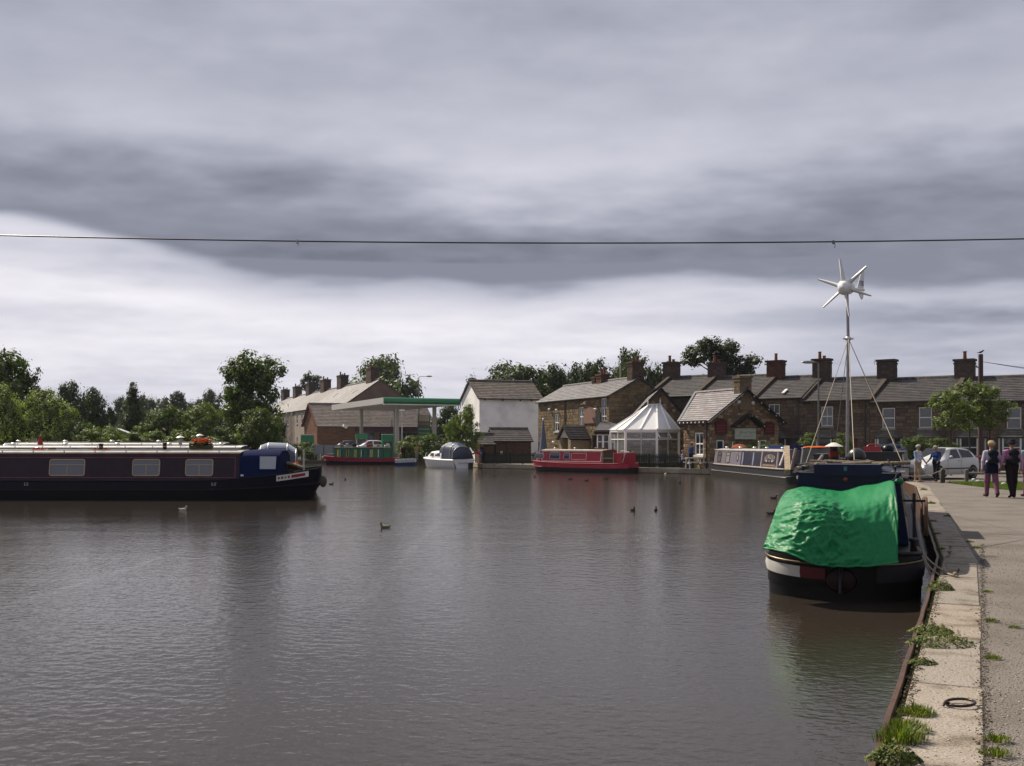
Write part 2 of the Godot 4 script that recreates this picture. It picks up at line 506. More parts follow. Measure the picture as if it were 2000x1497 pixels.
	for p in [[0, 1, 2, 3], [0, 3, 4, 5]]:
		cp.quad(q[p[0]] + Vector3.UP * (PATH + 0.004), q[p[1]] + Vector3.UP * (PATH + 0.004), q[p[2]] + Vector3.UP * (PATH + 0.004), q[p[3]] + Vector3.UP * (PATH + 0.004))
	structure("car_park", cp, "asphalt")
	var lawn = mb(C(0.10, 0.14, 0.035))
	lawn.quad(Vector3(16.9, PATH + 0.010, -35.0), Vector3(30, PATH + 0.010, -30.0), Vector3(34, PATH + 0.010, -41.0), Vector3(17.6, PATH + 0.010, -41.4))
	structure("lawn", lawn, "earth")
	# forecourt of the filling station, a raised slab on the bank
	var fc = mb(C(0.22, 0.21, 0.20))
	var u = Vector3(0.917, 0, -0.4); var nn = Vector3(0.4, 0, 0.917); var o = Vector3(-13.4, 0, -106.2)
	var w0 = o - u * 6.5; var w1 = o + u * 13.0
	fc.quad(w0 + Vector3.UP * 0.95, w1 + Vector3.UP * 0.95, w1 - nn * 60 + Vector3.UP * 0.95, w0 - nn * 60 + Vector3.UP * 0.95)
	fc.quad(w0 - Vector3.UP * 0.2, w1 - Vector3.UP * 0.2, w1 + Vector3.UP * 0.95, w0 + Vector3.UP * 0.95)
	fc.quad(w0 - nn * 60 - Vector3.UP * 0.2, w0 - Vector3.UP * 0.2, w0 + Vector3.UP * 0.95, w0 - nn * 60 + Vector3.UP * 0.95)
	fc.quad(w1 - Vector3.UP * 0.2, w1 - nn * 60 - Vector3.UP * 0.2, w1 - nn * 60 + Vector3.UP * 0.95, w1 + Vector3.UP * 0.95)
	structure("forecourt", fc, "concrete")

# ---------------------------------------------------------------- masonry, slates, windows
func face(o, yaw):                                                  # local frame of a wall: origin bottom corner on the left seen from outside, x along, y up, z out
	return Transform3D(Basis(Vector3.UP, yaw), o)

# a wall w wide and h high with an optional gable (rise, apex at ax), holes [x, y, w, h]; stones of about sw x sh in the colours given
func masonry(parent, xf, w, h, rise, ax, holes, sw, sh, cols, mortar, called = "wall"):
	var back = mb(mortar, xf)
	var top = func(x): return h if rise <= 0.0 else h + rise * clampf(x / ax if x < ax else (w - x) / maxf(w - ax, 0.01), 0.0, 1.0)
	var xs = [0.0, w]
	if rise > 0.0: xs.append(ax)
	for q in holes: xs.append(q[0]); xs.append(q[0] + q[2])
	xs.sort()
	for i in xs.size() - 1:
		var a = xs[i]; var b = xs[i + 1]
		if b - a < 0.001: continue
		var mid = (a + b) / 2
		var hs = []
		for q in holes:
			if q[0] < mid and q[0] + q[2] > mid: hs.append(q)
		hs.sort_custom(func(p, q): return p[1] < q[1])
		var y = 0.0
		for q in hs:
			if q[1] > y + 0.001: back.quad(Vector3(a, y, 0), Vector3(b, y, 0), Vector3(b, q[1], 0), Vector3(a, q[1], 0))
			y = q[1] + q[3]
		back.quad(Vector3(a, y, 0), Vector3(b, y, 0), Vector3(b, top.call(b), 0), Vector3(a, top.call(a), 0))
	for q in holes:
		var d = -0.16
		var x0 = q[0]; var x1 = q[0] + q[2]; var y0 = q[1]; var y1 = q[1] + q[3]
		back.quad(Vector3(x0, y0, 0), Vector3(x0, y0, d), Vector3(x0, y1, d), Vector3(x0, y1, 0))
		back.quad(Vector3(x1, y0, d), Vector3(x1, y0, 0), Vector3(x1, y1, 0), Vector3(x1, y1, d))
		back.quad(Vector3(x0, y1, d), Vector3(x1, y1, d), Vector3(x1, y1, 0), Vector3(x0, y1, 0))
		back.quad(Vector3(x0, y0, 0), Vector3(x1, y0, 0), Vector3(x1, y0, d), Vector3(x0, y0, d))
		back.quad(Vector3(x0, y0, d), Vector3(x1, y0, d), Vector3(x1, y1, d), Vector3(x0, y1, d))
	var wall = part(parent, called, back, "stone" if sw > 0.0 else "render_wall")
	if sw <= 0.0: return wall
	var st = mb(Color.WHITE, xf)
	var y = 0.0
	var htop = h + maxf(rise, 0.0)
	while y < htop - 0.05:
		var ch = minf(sh * rf(0.75, 1.25), htop - y)
		var x = -rf(0.0, sw)
		while x < w:
			var cw = sw * rf(0.6, 1.5)
			var a = maxf(x, 0.0); var b = minf(x + cw, w)
			x += cw
			# keep clear of the holes and of the gable slope
			var spans = [[a, b]]
			for q in holes:
				if q[1] < y + ch - 0.02 and q[1] + q[3] > y + 0.02:
					var nx = []
					for s in spans:
						if q[0] >= s[1] or q[0] + q[2] <= s[0]: nx.append(s)
						else:
							if q[0] > s[0]: nx.append([s[0], q[0]])
							if q[0] + q[2] < s[1]: nx.append([q[0] + q[2], s[1]])
					spans = nx
			for s in spans:
				if s[1] - s[0] < 0.06: continue
				var g = 0.012
				var x0 = s[0] + g; var x1 = s[1] - g; var y0 = y + g
				var ta = minf(y + ch - g, top.call(x0) - g); var tb = minf(y + ch - g, top.call(x1) - g)
				if ta < y0 + 0.02 or tb < y0 + 0.02: continue
				st.col = vary(cols[rng.randi() % cols.size()], 0.16)
				var z = rf(0.012, 0.03); var e = 0.018
				var p = [Vector3(x0, y0, 0), Vector3(x1, y0, 0), Vector3(x1, tb, 0), Vector3(x0, ta, 0)]
				var f = [Vector3(x0 + e, y0 + e, z), Vector3(x1 - e, y0 + e, z), Vector3(x1 - e, tb - e, z), Vector3(x0 + e, ta - e, z)]
				st.quad(f[0], f[1], f[2], f[3])
				for i in 4: st.quad(p[i], p[(i + 1) % 4], f[(i + 1) % 4], f[i])
		y += ch
	part(parent, "stonework" if sh > 0.1 else "brickwork", st, "stone", "stuff")
	return wall

# courses of slates on the plane a (eave left), b (eave right), d (ridge right), e (ridge left), seen from outside
func slates(m, a, b, d, e, cols, course = 0.30, width = 0.36):
	var nn = (b - a).cross(e - a).normalized()
	m.col = tone(cols[0], 0.6)
	m.quad(a - nn * 0.02, b - nn * 0.02, d - nn * 0.02, e - nn * 0.02)
	m.quad(b - nn * 0.10, a - nn * 0.10, e - nn * 0.10, d - nn * 0.10)
	m.quad(a - nn * 0.10, b - nn * 0.10, b - nn * 0.02, a - nn * 0.02)
	m.quad(b - nn * 0.10, d - nn * 0.10, d - nn * 0.02, b - nn * 0.02)
	m.quad(e - nn * 0.10, a - nn * 0.10, a - nn * 0.02, e - nn * 0.02)
	var rows = maxi(1, int(round(a.distance_to(e) / course)))
	for j in rows:
		var t0 = float(j) / rows; var t1 = minf((j + 1.12) / rows, 1.0)
		var la = a.lerp(e, t0); var lb = b.lerp(d, t0); var ua = a.lerp(e, t1); var ub = b.lerp(d, t1)
		var n = maxi(1, int(round(la.distance_to(lb) / width)))
		var off = 0.5 if j % 2 else 0.0
		for i in n + 1:
			var s0 = clampf((i - off) / n, 0.0, 1.0); var s1 = clampf((i + 1 - off) / n, 0.0, 1.0)
			if s1 - s0 < 0.001: continue
			m.col = vary(cols[rng.randi() % cols.size()], 0.2)
			var lift = 0.024 + rf(0.0, 0.008)
			var p = la.lerp(lb, s0 + 0.006 / n) + nn * lift; var q = la.lerp(lb, s1 - 0.006 / n) + nn * lift
			var r = ua.lerp(ub, s1) ; var s = ua.lerp(ub, s0)
			m.quad(p, q, r, s)
			m.quad(p - nn * 0.03, q - nn * 0.03, q, p)

func ridge_tiles(parent, a, b, col, r = 0.12):
	var m = mb()
	var n = maxi(1, int(a.distance_to(b) / 0.45))
	for i in n:
		m.col = vary(col, 0.14)
		var p = a.lerp(b, (i + 0.02) / n); var q = a.lerp(b, (i + 0.98) / n)
		var t = (q - p).normalized(); var s = t.cross(Vector3.UP).normalized()
		for k in 4:
			var f0 = PI * k / 4.0; var f1 = PI * (k + 1) / 4.0
			m.quad(q + (s * cos(f0) + Vector3.UP * (sin(f0) * 0.9 - 0.1)) * r, q + (s * cos(f1) + Vector3.UP * (sin(f1) * 0.9 - 0.1)) * r, p + (s * cos(f1) + Vector3.UP * (sin(f1) * 0.9 - 0.1)) * r, p + (s * cos(f0) + Vector3.UP * (sin(f0) * 0.9 - 0.1)) * r)
	part(parent, "ridge_tiling", m, "slate", "stuff")

# a window filling a hole w x h on a wall face: frame with bars, pane, sill
func window(parent, xf, x, y, w, h, style, frame_col, sill_col = C(0.5, 0.48, 0.44), called = "window", glass = C(0.025, 0.03, 0.035)):
	var t = 0.065
	var key = "%s %.2f %.2f %s" % [style, w, h, frame_col]
	if not cache.has(key):
		var f = mb(frame_col)
		f.span(Vector3(0, 0, -0.09), Vector3(t, h, -0.03)); f.span(Vector3(w - t, 0, -0.09), Vector3(w, h, -0.03))
		f.span(Vector3(t, 0, -0.09), Vector3(w - t, t, -0.032)); f.span(Vector3(t, h - t, -0.09), Vector3(w - t, h, -0.032))
		if style.contains("s"): f.span(Vector3(t, h * 0.5 - 0.035, -0.088), Vector3(w - t, h * 0.5 + 0.035, -0.03))      # sash meeting rail
		if style.contains("v"): f.span(Vector3(w / 2 - 0.02, t, -0.086), Vector3(w / 2 + 0.02, h - t, -0.036))             # upright bar
		if style.contains("t"): f.span(Vector3(t, h * 0.72, -0.088), Vector3(w - t, h * 0.72 + 0.05, -0.034))
		if style.contains("m"):
			for k in [1.0 / 3, 2.0 / 3]: f.span(Vector3(w * k - 0.03, t, -0.086), Vector3(w * k + 0.03, h - t, -0.036))
		cache[key] = f.done()
		var p = mb(Color.WHITE)
		p.quad(Vector3(t, t, -0.075), Vector3(w - t, t, -0.075), Vector3(w - t, h - t, -0.075), Vector3(t, h - t, -0.075))
		cache[key + "p"] = p.done()
	var o = part(parent, called, cache[key], "plastic")
	o.transform = xf * Transform3D(Basis.IDENTITY, Vector3(x, y, 0))
	if not M.has("glass %s" % glass):
		var g = StandardMaterial3D.new()
		g.albedo_color = glass.linear_to_srgb(); g.roughness = 0.05; g.metallic_specular = 0.6
		M["glass %s" % glass] = g
	part(o, "pane", cache[key + "p"], "glass %s" % glass)
	if sill_col != null:
		var s = mb(sill_col)
		s.span(Vector3(-0.08, -0.12, -0.04), Vector3(w + 0.08, 0, 0.08))
		part(o, "sill", s, "stone")
	return o

func chimney(parent, at, w, d, h, col, pots, pot_col = C(0.22, 0.09, 0.05), yaw = 0.0):
	var o = holder(parent, "chimney", at)
	o.rotation.y = yaw
	var m = mb(col)
	m.box(Vector3(0, h / 2 - 0.5, 0), Vector3(w, h + 1.0, d))
	part(o, "stack", m, "stone")
	var s = mb()
	var y = -0.2
	while y < h - 0.1:
		for k in 4:
			var b = Basis(Vector3.UP, k * PI / 2)
			var fw = w if k % 2 == 0 else d; var fd = d if k % 2 == 0 else w
			var x = -fw / 2 - rf(0.0, 0.2)
			while x < fw / 2:
				var cw = rf(0.22, 0.4)
				var x0 = maxf(x, -fw / 2); var x1 = minf(x + cw, fw / 2)
				x += cw
				if x1 - x0 < 0.08: continue
				s.col = vary(col, 0.22)
				s.box(b * Vector3((x0 + x1) / 2, y + 0.1, fd / 2), Vector3(x1 - x0 - 0.02, 0.18, 0.03), b)
		y += 0.2
	part(o, "stonework", s, "stone", "stuff")
	m = mb(tone(col, 0.9))
	m.box(Vector3(0, h + 0.06, 0), Vector3(w + 0.16, 0.14, d + 0.16)); m.box(Vector3(0, h - 0.16, 0), Vector3(w + 0.1, 0.08, d + 0.1))
	part(o, "cap", m, "stone")
	for i in pots:
		var p = mb(vary(pot_col, 0.15))
		var px = (i - (pots - 1) / 2.0) * minf(0.32, (w - 0.2) / maxf(pots, 1))
		var ph = 0.22 + 0.3 * ((i * 7 + int(w * 10)) % 3) / 2.0
		p.lathe(Vector3(px, h + 0.12, 0), [Vector2(0.13, 0), Vector2(0.12, 0.05), Vector2(0.1, ph - 0.08), Vector2(0.125, ph - 0.06), Vector2(0.125, ph), Vector2(0.09, ph), Vector2(0.085, ph - 0.15)], 9)
		part(o, "chimney_pot", p, "matte")
	return o

# a gabled house: front (w wide) faces local +z, ridge along x when along, else along z; holes per side
func house(o, w, d, eave, ridge, along, st, roof_cols, holes = {}, over = 0.18, deeper = 0.0):
	var sides = [["front", Transform3D(Basis.IDENTITY, Vector3(0, 0, 0)), w], ["right", Transform3D(Basis(Vector3.UP, PI / 2), Vector3(w, 0, 0)), d], ["back", Transform3D(Basis(Vector3.UP, PI), Vector3(w, 0, -d)), w], ["left", Transform3D(Basis(Vector3.UP, -PI / 2), Vector3(0, 0, -d)), d]]
	for s in sides:
		var gable = (s[0] in ["left", "right"]) == along
		var plain = s[0] == "back"
		masonry(o, s[1], s[2], eave, ridge - eave if gable else 0.0, s[2] / 2, holes.get(s[0], []), 0.0 if plain else st.w, st.h, st.cols, st.mortar)
	var m = mb()
	var up = 0.04
	if along:
		var k = (ridge - eave) / (d / 2)
		var y0 = eave - over * k + up
		slates(m, Vector3(-over, y0, over), Vector3(w + over, y0, over), Vector3(w + over, ridge + up, -d / 2), Vector3(-over, ridge + up, -d / 2), roof_cols)
		slates(m, Vector3(w + over, y0, -d - over), Vector3(-over, y0, -d - over), Vector3(-over, ridge + up, -d / 2), Vector3(w + over, ridge + up, -d / 2), roof_cols, 0.5, 1.0)
		part(o, "slate_roof", m, "slate", "stuff")
		ridge_tiles(o, Vector3(-over, ridge + up + 0.02, -d / 2), Vector3(w + over, ridge + up + 0.02, -d / 2), roof_cols[0])
	else:
		var k = (ridge - eave) / (w / 2)
		var y0 = eave - over * k + up
		slates(m, Vector3(-over, y0, -d - over), Vector3(-over, y0, over), Vector3(w / 2, ridge + up, over), Vector3(w / 2, ridge + up, -d - over - deeper), roof_cols)
		slates(m, Vector3(w + over, y0, over), Vector3(w + over, y0, -d - over), Vector3(w / 2, ridge + up, -d - over - deeper), Vector3(w / 2, ridge + up, over), roof_cols)
		part(o, "slate_roof", m, "slate", "stuff")
		ridge_tiles(o, Vector3(w / 2, ridge + up + 0.02, over), Vector3(w / 2, ridge + up + 0.02, -d - over - deeper), roof_cols[0])
	return sides

func gutter(parent, a, b, col, r = 0.06):
	var m = mb(col)
	m.tube([a, b], r, 6)
	part(parent, "gutter", m, "plastic")

func pipe(parent, a, b, col, r = 0.045):
	var m = mb(col)
	m.tube([a, b], r, 6)
	part(parent, "drainpipe", m, "plastic")

const SANDSTONE := [Color(0.25, 0.18, 0.097), Color(0.21, 0.157, 0.09), Color(0.275, 0.205, 0.118), Color(0.165, 0.127, 0.082), Color(0.235, 0.158, 0.088)]
const DARKSTONE := [Color(0.16, 0.122, 0.088), Color(0.135, 0.104, 0.078), Color(0.18, 0.136, 0.097), Color(0.115, 0.09, 0.071)]
const RUBBLE := [Color(0.30, 0.215, 0.115), Color(0.37, 0.265, 0.145), Color(0.21, 0.135, 0.085), Color(0.26, 0.16, 0.11), Color(0.42, 0.335, 0.21), Color(0.17, 0.125, 0.09)]
const PALE_SLATE := [Color(0.118, 0.112, 0.118), Color(0.10, 0.095, 0.102), Color(0.135, 0.126, 0.13)]
const DARK_SLATE := [Color(0.046, 0.042, 0.042), Color(0.037, 0.034, 0.036), Color(0.054, 0.048, 0.047)]
const WHITE_PAINT := Color(0.78, 0.77, 0.75)

func corner(px, d, y = LAND): return Vector3((px - 1000.0) / LENS * d, y, -d)

func make_buildings():
	rng.seed = 11
	var yaw = deg_to_rad(22.5)
	var sand = {w = 0.42, h = 0.22, cols = SANDSTONE, mortar = C(0.16, 0.13, 0.09)}
	var dark = {w = 0.45, h = 0.24, cols = DARKSTONE, mortar = C(0.09, 0.07, 0.055)}
	var rub = {w = 0.30, h = 0.19, cols = RUBBLE, mortar = C(0.17, 0.135, 0.09)}
	var none = {w = 0.0, h = 0.2, cols = [], mortar = C(0.90, 0.88, 0.87)}

	# white rendered house
	var o = thing("white_house", "white rendered house with blank front wall and grey slate roof behind brick outbuilding", "house", corner(936.3, 92.0, 0.0), deg_to_rad(20))
	var lh = [[2.2, 4.3, 0.8, 1.35]]
	var sides = house(o, 6.0, 5.5, 6.14, 7.8, true, none, [C(0.115, 0.092, 0.078), C(0.095, 0.077, 0.067), C(0.13, 0.103, 0.085)], {left = lh})
	window(o, sides[3][1], 2.2, 4.3, 0.8, 1.35, "v", C(0.10, 0.07, 0.06), C(0.25, 0.2, 0.18))
	gutter(o, Vector3(-0.2, 6.02, 0.24), Vector3(6.2, 6.02, 0.24), C(0.03, 0.025, 0.025))
	for x in [0.5, 2.2, 3.9, 5.0]:
		var m = mb(C(0.04, 0.03, 0.03)); m.box(Vector3(x, 5.95, 0.1), Vector3(0.08, 0.14, 0.2)); part(o, "gutter_bracket", m, "matte")
	# low brick outbuilding before it
	var brick = {w = 0.23, h = 0.085, cols = [C(0.14, 0.07, 0.045), C(0.12, 0.062, 0.042), C(0.165, 0.085, 0.055)], mortar = C(0.12, 0.095, 0.075)}
	o = thing("brick_outbuilding", "low brown brick outbuilding with dark slate roof and one small door", "outbuilding", corner(968, 86.5), deg_to_rad(14))
	var fh = [[0.25, 0.1, 0.75, 1.6]]
	sides = house(o, 3.1, 3.4, 1.95, 2.95, true, brick, [C(0.05, 0.042, 0.042), C(0.043, 0.037, 0.038), C(0.06, 0.05, 0.048)], {front = fh})
	var dr = mb(C(0.07, 0.04, 0.035)); dr.span(Vector3(0.27, 0.12, -0.12), Vector3(0.98, 1.68, -0.06))
	var door = part(o, "door", dr, "paint")
	var nt = mb(C(0.6, 0.58, 0.52)); nt.span(Vector3(0.42, 0.75, -0.058), Vector3(0.62, 1.05, -0.05)); part(door, "notice", nt, "matte")
	var sk = mb(C(0.22, 0.22, 0.23)); sk.box(Vector3(1.9, 2.42, -0.75), Vector3(0.35, 0.03, 0.5), Basis(Vector3.RIGHT, 0.53)); part(o, "skylight", sk, "plastic")
	# lean-to on its side
	o = thing("brick_shed", "small brick shed with pitched slate roof against the outbuilding", "shed", corner(938, 86.0), deg_to_rad(14))
	house(o, 1.2, 2.2, 1.7, 2.5, true, brick, [C(0.09, 0.08, 0.075), C(0.075, 0.068, 0.065)], {})

	# the pub: long facade on its left side, gable to the front
	var K = corner(1190.3, 76.0, 0.0)
	var B = Basis(Vector3.UP, yaw)
	o = thing("stone_pub", "long sandstone pub with arched sign panel, gabled porch and pale slate roof", "pub", K, yaw)
	var L = 13.0
	# left side holes are measured from the far end (x = 0) to the near corner (x = L)
	var wins = [[3.35, 3.0, 0.85, 1.45], [7.95, 3.35, 0.75, 1.5], [11.7, 2.7, 0.85, 2.7]]
	var low = [[1.0, 0.9, 0.6, 1.3], [6.2, 0.75, 0.5, 1.55]]
	sides = house(o, 5.0, L, 5.6, 6.95, false, sand, PALE_SLATE, {left = wins + low})
	var lf = sides[3][1]
	for q in [wins[0], wins[1]]: window(o, lf, q[0], q[1], q[2], q[3], "sv", WHITE_PAINT)
	window(o, lf, wins[2][0], wins[2][1], wins[2][2], wins[2][3], "svt", WHITE_PAINT)
	for q in low: window(o, lf, q[0], q[1], q[2], q[3], "s", WHITE_PAINT)
	# arched pink sign panel
	var poly = [Vector2(0, 0), Vector2(2.3, 0), Vector2(2.3, 0.62), Vector2(2.05, 0.72)]
	for i in 9: poly.append(Vector2(1.15 + 0.9 * cos(PI * i / 8), 0.74 + 0.5 * sin(PI * i / 8)))
	poly.append(Vector2(0.25, 0.72)); poly.append(Vector2(0, 0.62))
	var sg = mb(C(0.27, 0.15, 0.12), lf); sg.prism(poly, Vector3(8.85, 3.55, 0.03), Vector3.RIGHT, Vector3.UP, Vector3(0, 0, 0.06))
	part(o, "sign_panel", sg, "matte")
	var lamp = mb(C(0.35, 0.32, 0.26), lf)
	lamp.tube([Vector3(9.8, 5.15, 0.0), Vector3(9.8, 5.25, 0.35), Vector3(9.8, 5.1, 0.5)], 0.025, 5); lamp.box(Vector3(9.8, 5.05, 0.52), Vector3(0.9, 0.08, 0.12))
	part(o, "sign_lamp", lamp, "metal")
	for q in [[2.6, 4.85], [4.0, 4.75], [11.0, 4.6], [3.4, 2.1]]:
		var fl = mb(C(0.72, 0.70, 0.66), lf); fl.box(Vector3(q[0], q[1], 0.16), Vector3(0.26, 0.14, 0.12), Basis(Vector3.RIGHT, 0.5)); fl.bar(Vector3(q[0], q[1], 0.0), Vector3(q[0], q[1], 0.1), 0.05, 0.05)
		part(o, "floodlight", fl, "plastic")
	# dark diamond banner hung from the upper window
	var fg = mb(C(0.02, 0.02, 0.028), lf); fg.prism([Vector2(0, -0.85), Vector2(0.42, -0.1), Vector2(0.36, 0.55), Vector2(0, 1.0), Vector2(-0.36, 0.55), Vector2(-0.42, -0.1)], Vector3(12.2, 3.75, 0.5), Vector3.RIGHT, Vector3.UP, Vector3(0, 0, 0.05))
	fg.bar(Vector3(12.2, 4.75, 0.0), Vector3(12.2, 4.75, 0.6), 0.03, 0.03)
	part(o, "hanging_sign", fg, "matte")
	gutter(o, Vector3(-0.22, 5.5, 0.1), Vector3(-0.22, 5.5, -L - 0.1), C(0.03, 0.025, 0.022))
	pipe(o, lf * Vector3(5.45, 0.3, 0.07), lf * Vector3(5.45, 5.5, 0.07), C(0.035, 0.028, 0.024))
	chimney(o, Vector3(2.5, 6.8, -0.55), 0.95, 0.85, 1.25, C(0.115, 0.08, 0.06), 2)
	chimney(o, Vector3(2.5, 6.8, -5.8), 0.75, 0.9, 0.65, C(0.14, 0.075, 0.05), 2)
	chimney(o, Vector3(2.5, 6.8, -6.9), 0.6, 0.6, 0.5, C(0.12, 0.07, 0.05), 1)
	var vp = mb(C(0.5, 0.5, 0.48)); vp.tube([Vector3(2.5, 6.9, -2.9), Vector3(2.5, 8.1, -2.9)], 0.05, 6); part(o, "vent_pipe", vp, "metal")
	# porch
	var pr = holder(o, "porch", lf * Vector3(8.9, 0.0, 0.0))
	var pb = B.inverse() * B
	pr.rotation.y = -PI / 2
	var pm = mb(C(0.27, 0.215, 0.14))
	pm.span(Vector3(-1.0, 0.3, 0.05), Vector3(-0.55, 2.45, 1.7)); pm.span(Vector3(0.55, 0.3, 0.05), Vector3(1.0, 2.45, 1.7)); pm.span(Vector3(-0.55, 0.3, 0.05), Vector3(0.55, 2.45, 0.2))
	part(pr, "porch_wall", pm, "render_wall")
	var pg = mb(C(0.62, 0.58, 0.5)); pg.prism([Vector2(-1.0, 0), Vector2(1.0, 0), Vector2(0, 0.85)], Vector3(0, 2.452, 1.52), Vector3.RIGHT, Vector3.UP, Vector3(0, 0, 0.17)); part(pr, "porch_gable", pg, "render_wall")
	var ps = mb(); slates(ps, Vector3(-1.2, 2.35, 0.0), Vector3(-1.2, 2.35, 1.9), Vector3(0, 3.42, 1.9), Vector3(0, 3.42, 0.0), DARK_SLATE, 0.25, 0.3); slates(ps, Vector3(1.2, 2.35, 1.9), Vector3(1.2, 2.35, 0.0), Vector3(0, 3.42, 0.0), Vector3(0, 3.42, 1.9), DARK_SLATE, 0.25, 0.3)
	part(pr, "slate_roof", ps, "slate", "stuff")
	var pd = mb(C(0.03, 0.025, 0.022)); pd.span(Vector3(-0.5, 0.3, 0.22), Vector3(0.5, 2.3, 0.28)); part(pr, "door", pd, "paint")

	# annexe with its stone gable behind the conservatory; asymmetric slate roof
	o = thing("gabled_annexe", "steep rubble stone gable with dark bargeboards behind the white conservatory", "annexe", Vector3(9.82, 0.0, -67.5), deg_to_rad(-2))
	masonry(o, Transform3D(Basis.IDENTITY, Vector3(-2.55, 0, 0)), 4.75, 3.0, 2.6, 2.55, [], rub.w, rub.h, rub.cols, rub.mortar)
	enlarge(o)
	var m = mb()
	slates(m, Vector3(-2.75, 3.6, -8.6), Vector3(-2.75, 2.93, 0.15), Vector3(0, 5.68, 0.15), Vector3(0.45, 5.68, -8.6), [C(0.12, 0.108, 0.105), C(0.10, 0.09, 0.088), C(0.135, 0.12, 0.115)])
	slates(m, Vector3(1.8, 3.55, 0.15), Vector3(1.8, 3.55, -3.0), Vector3(0, 5.68, -3.0), Vector3(0, 5.68, 0.15), DARK_SLATE)
	part(o, "slate_roof", m, "slate", "stuff")
	m = mb(C(0.022, 0.018, 0.017)); m.bar(Vector3(0, 5.66, 0.2), Vector3(1.85, 3.47, 0.2), 0.06, 0.24, Vector3.BACK); part(o, "bargeboard", m, "paint")
	m = mb(C(0.022, 0.018, 0.017)); m.bar(Vector3(-2.8, 2.85, 0.2), Vector3(0, 5.66, 0.2), 0.06, 0.24, Vector3.BACK); part(o, "bargeboard", m, "paint")
	m = mb(tone(SANDSTONE[3], 1.0)); m.span(Vector3(-2.55, 0, -8.4), Vector3(-2.4, 2.95, -0.05)); part(o, "side_wall", m, "stone")
	# the range between the two gables
	o = thing("slate_range", "dark slate roofed range between the two stone gables", "annexe", Vector3(9.9, 0.0, -69.3), 0.0)
	house(o, 5.6, 6.0, 3.5, 5.75, true, rub, DARK_SLATE, {}, 0.1)
	enlarge(o)
	# second gable: chimney on the apex, dotted bargeboards, signs
	var yb = deg_to_rad(24)
	var u = Vector3(cos(yb), 0, -sin(yb))
	o = thing("inn_gable", "stone gable with apex chimney, dotted black bargeboards and pale green sign board", "annexe", Vector3(14.1, 0, -62.0) - u * 2.55, yb)
	enlarge(o)
	var fhs = [[0.5, 0.75, 0.55, 1.45], [3.65, 0.75, 0.55, 1.45]]
	sides = house(o, 5.1, 2.75, 3.47, 5.25, false, rub, [C(0.17, 0.152, 0.162), C(0.148, 0.133, 0.143), C(0.19, 0.17, 0.176)], {front = fhs, left = [[1.2, 1.3, 0.9, 1.35]]}, 0.25, 2.2)
	for q in fhs: window(o, sides[0][1], q[0], q[1], q[2], q[3], "s", WHITE_PAINT)
	for q in [[1.2, 1.3, 0.9, 1.35]]: window(o, sides[3][1], q[0], q[1], q[2], q[3], "sv", WHITE_PAINT, WHITE_PAINT)
	var k = (5.25 - 3.47) / 2.55
	for s in [-1, 1]:
		m = mb(C(0.016, 0.014, 0.015))
		m.bar(Vector3(2.55, 5.20, 0.3), Vector3(2.55 + s * 2.85, 5.20 - 2.85 * k, 0.3), 0.05, 0.26, Vector3.BACK)
		var bd = part(o, "bargeboard", m, "paint")
		for i in 5:
			var t = 0.45 + i * 0.55
			var bl = mb(C(0.75, 0.74, 0.72)); bl.ball(Vector3(2.55 + s * t, 5.16 - t * k, 0.345), Vector3(0.055, 0.055, 0.03), 8)
			part(bd, "stud", bl, "plastic")
	m = mb(C(0.016, 0.014, 0.015)); m.box(Vector3(-0.27, 3.28, -1.4), Vector3(0.06, 0.22, 2.9))
	var bd2 = part(o, "fascia", m, "paint")
	for i in 7:
		var bl = mb(C(0.75, 0.74, 0.72)); bl.ball(Vector3(-0.31, 3.25, -0.2 - i * 0.42), Vector3(0.03, 0.055, 0.055), 8); part(bd2, "stud", bl, "plastic")
	m = mb(C(0.42, 0.42, 0.42)); m.bar(Vector3(-0.28, 3.36, -2.95), Vector3(2.5, 5.36, -5.15), 0.13, 0.05); part(o, "valley_flashing", m, "metal")
	chimney(o, Vector3(2.55, 5.0, -0.2), 0.85, 0.6, 0.95, C(0.20, 0.15, 0.095), 0)
	# little gabled hood with the sign
	m = mb(); slates(m, Vector3(1.5, 3.05, 0.0), Vector3(1.5, 3.05, 0.5), Vector3(2.6, 3.78, 0.5), Vector3(2.6, 3.78, 0.0), DARK_SLATE, 0.25, 0.25); slates(m, Vector3(3.7, 3.05, 0.5), Vector3(3.7, 3.05, 0.0), Vector3(2.6, 3.78, 0.0), Vector3(2.6, 3.78, 0.5), DARK_SLATE, 0.25, 0.25)
	var hood = part(o, "sign_hood", m, "slate", "stuff")
	for s in [-1, 1]:
		m = mb(C(0.016, 0.014, 0.015)); m.bar(Vector3(2.6, 3.74, 0.53), Vector3(2.6 + s * 1.12, 3.0, 0.53), 0.05, 0.17, Vector3.BACK)
		var hb = part(o, "hood_board", m, "paint")
		for t in [0.08, 0.9]:
			var bl = mb(C(0.75, 0.74, 0.72)); bl.ball(Vector3(2.6 + s * 1.1 * t, 3.72 - 0.74 * t, 0.57), Vector3(0.05, 0.05, 0.03), 8); part(hb, "stud", bl, "plastic")
	m = mb(C(0.56, 0.60, 0.49)); m.span(Vector3(1.72, 2.25, 0.1), Vector3(3.25, 2.9, 0.17))
	var sb = part(o, "sign_board", m, "matte")
	text(sb, "Canal Turn", Vector3(2.62, 2.66, 0.172), 0.20, C(0.16, 0.20, 0.14), Basis.IDENTITY, "Droid Serif")
	text(sb, "restaurant", Vector3(2.66, 2.43, 0.172), 0.15, C(0.20, 0.24, 0.17), Basis.IDENTITY, "Droid Serif")
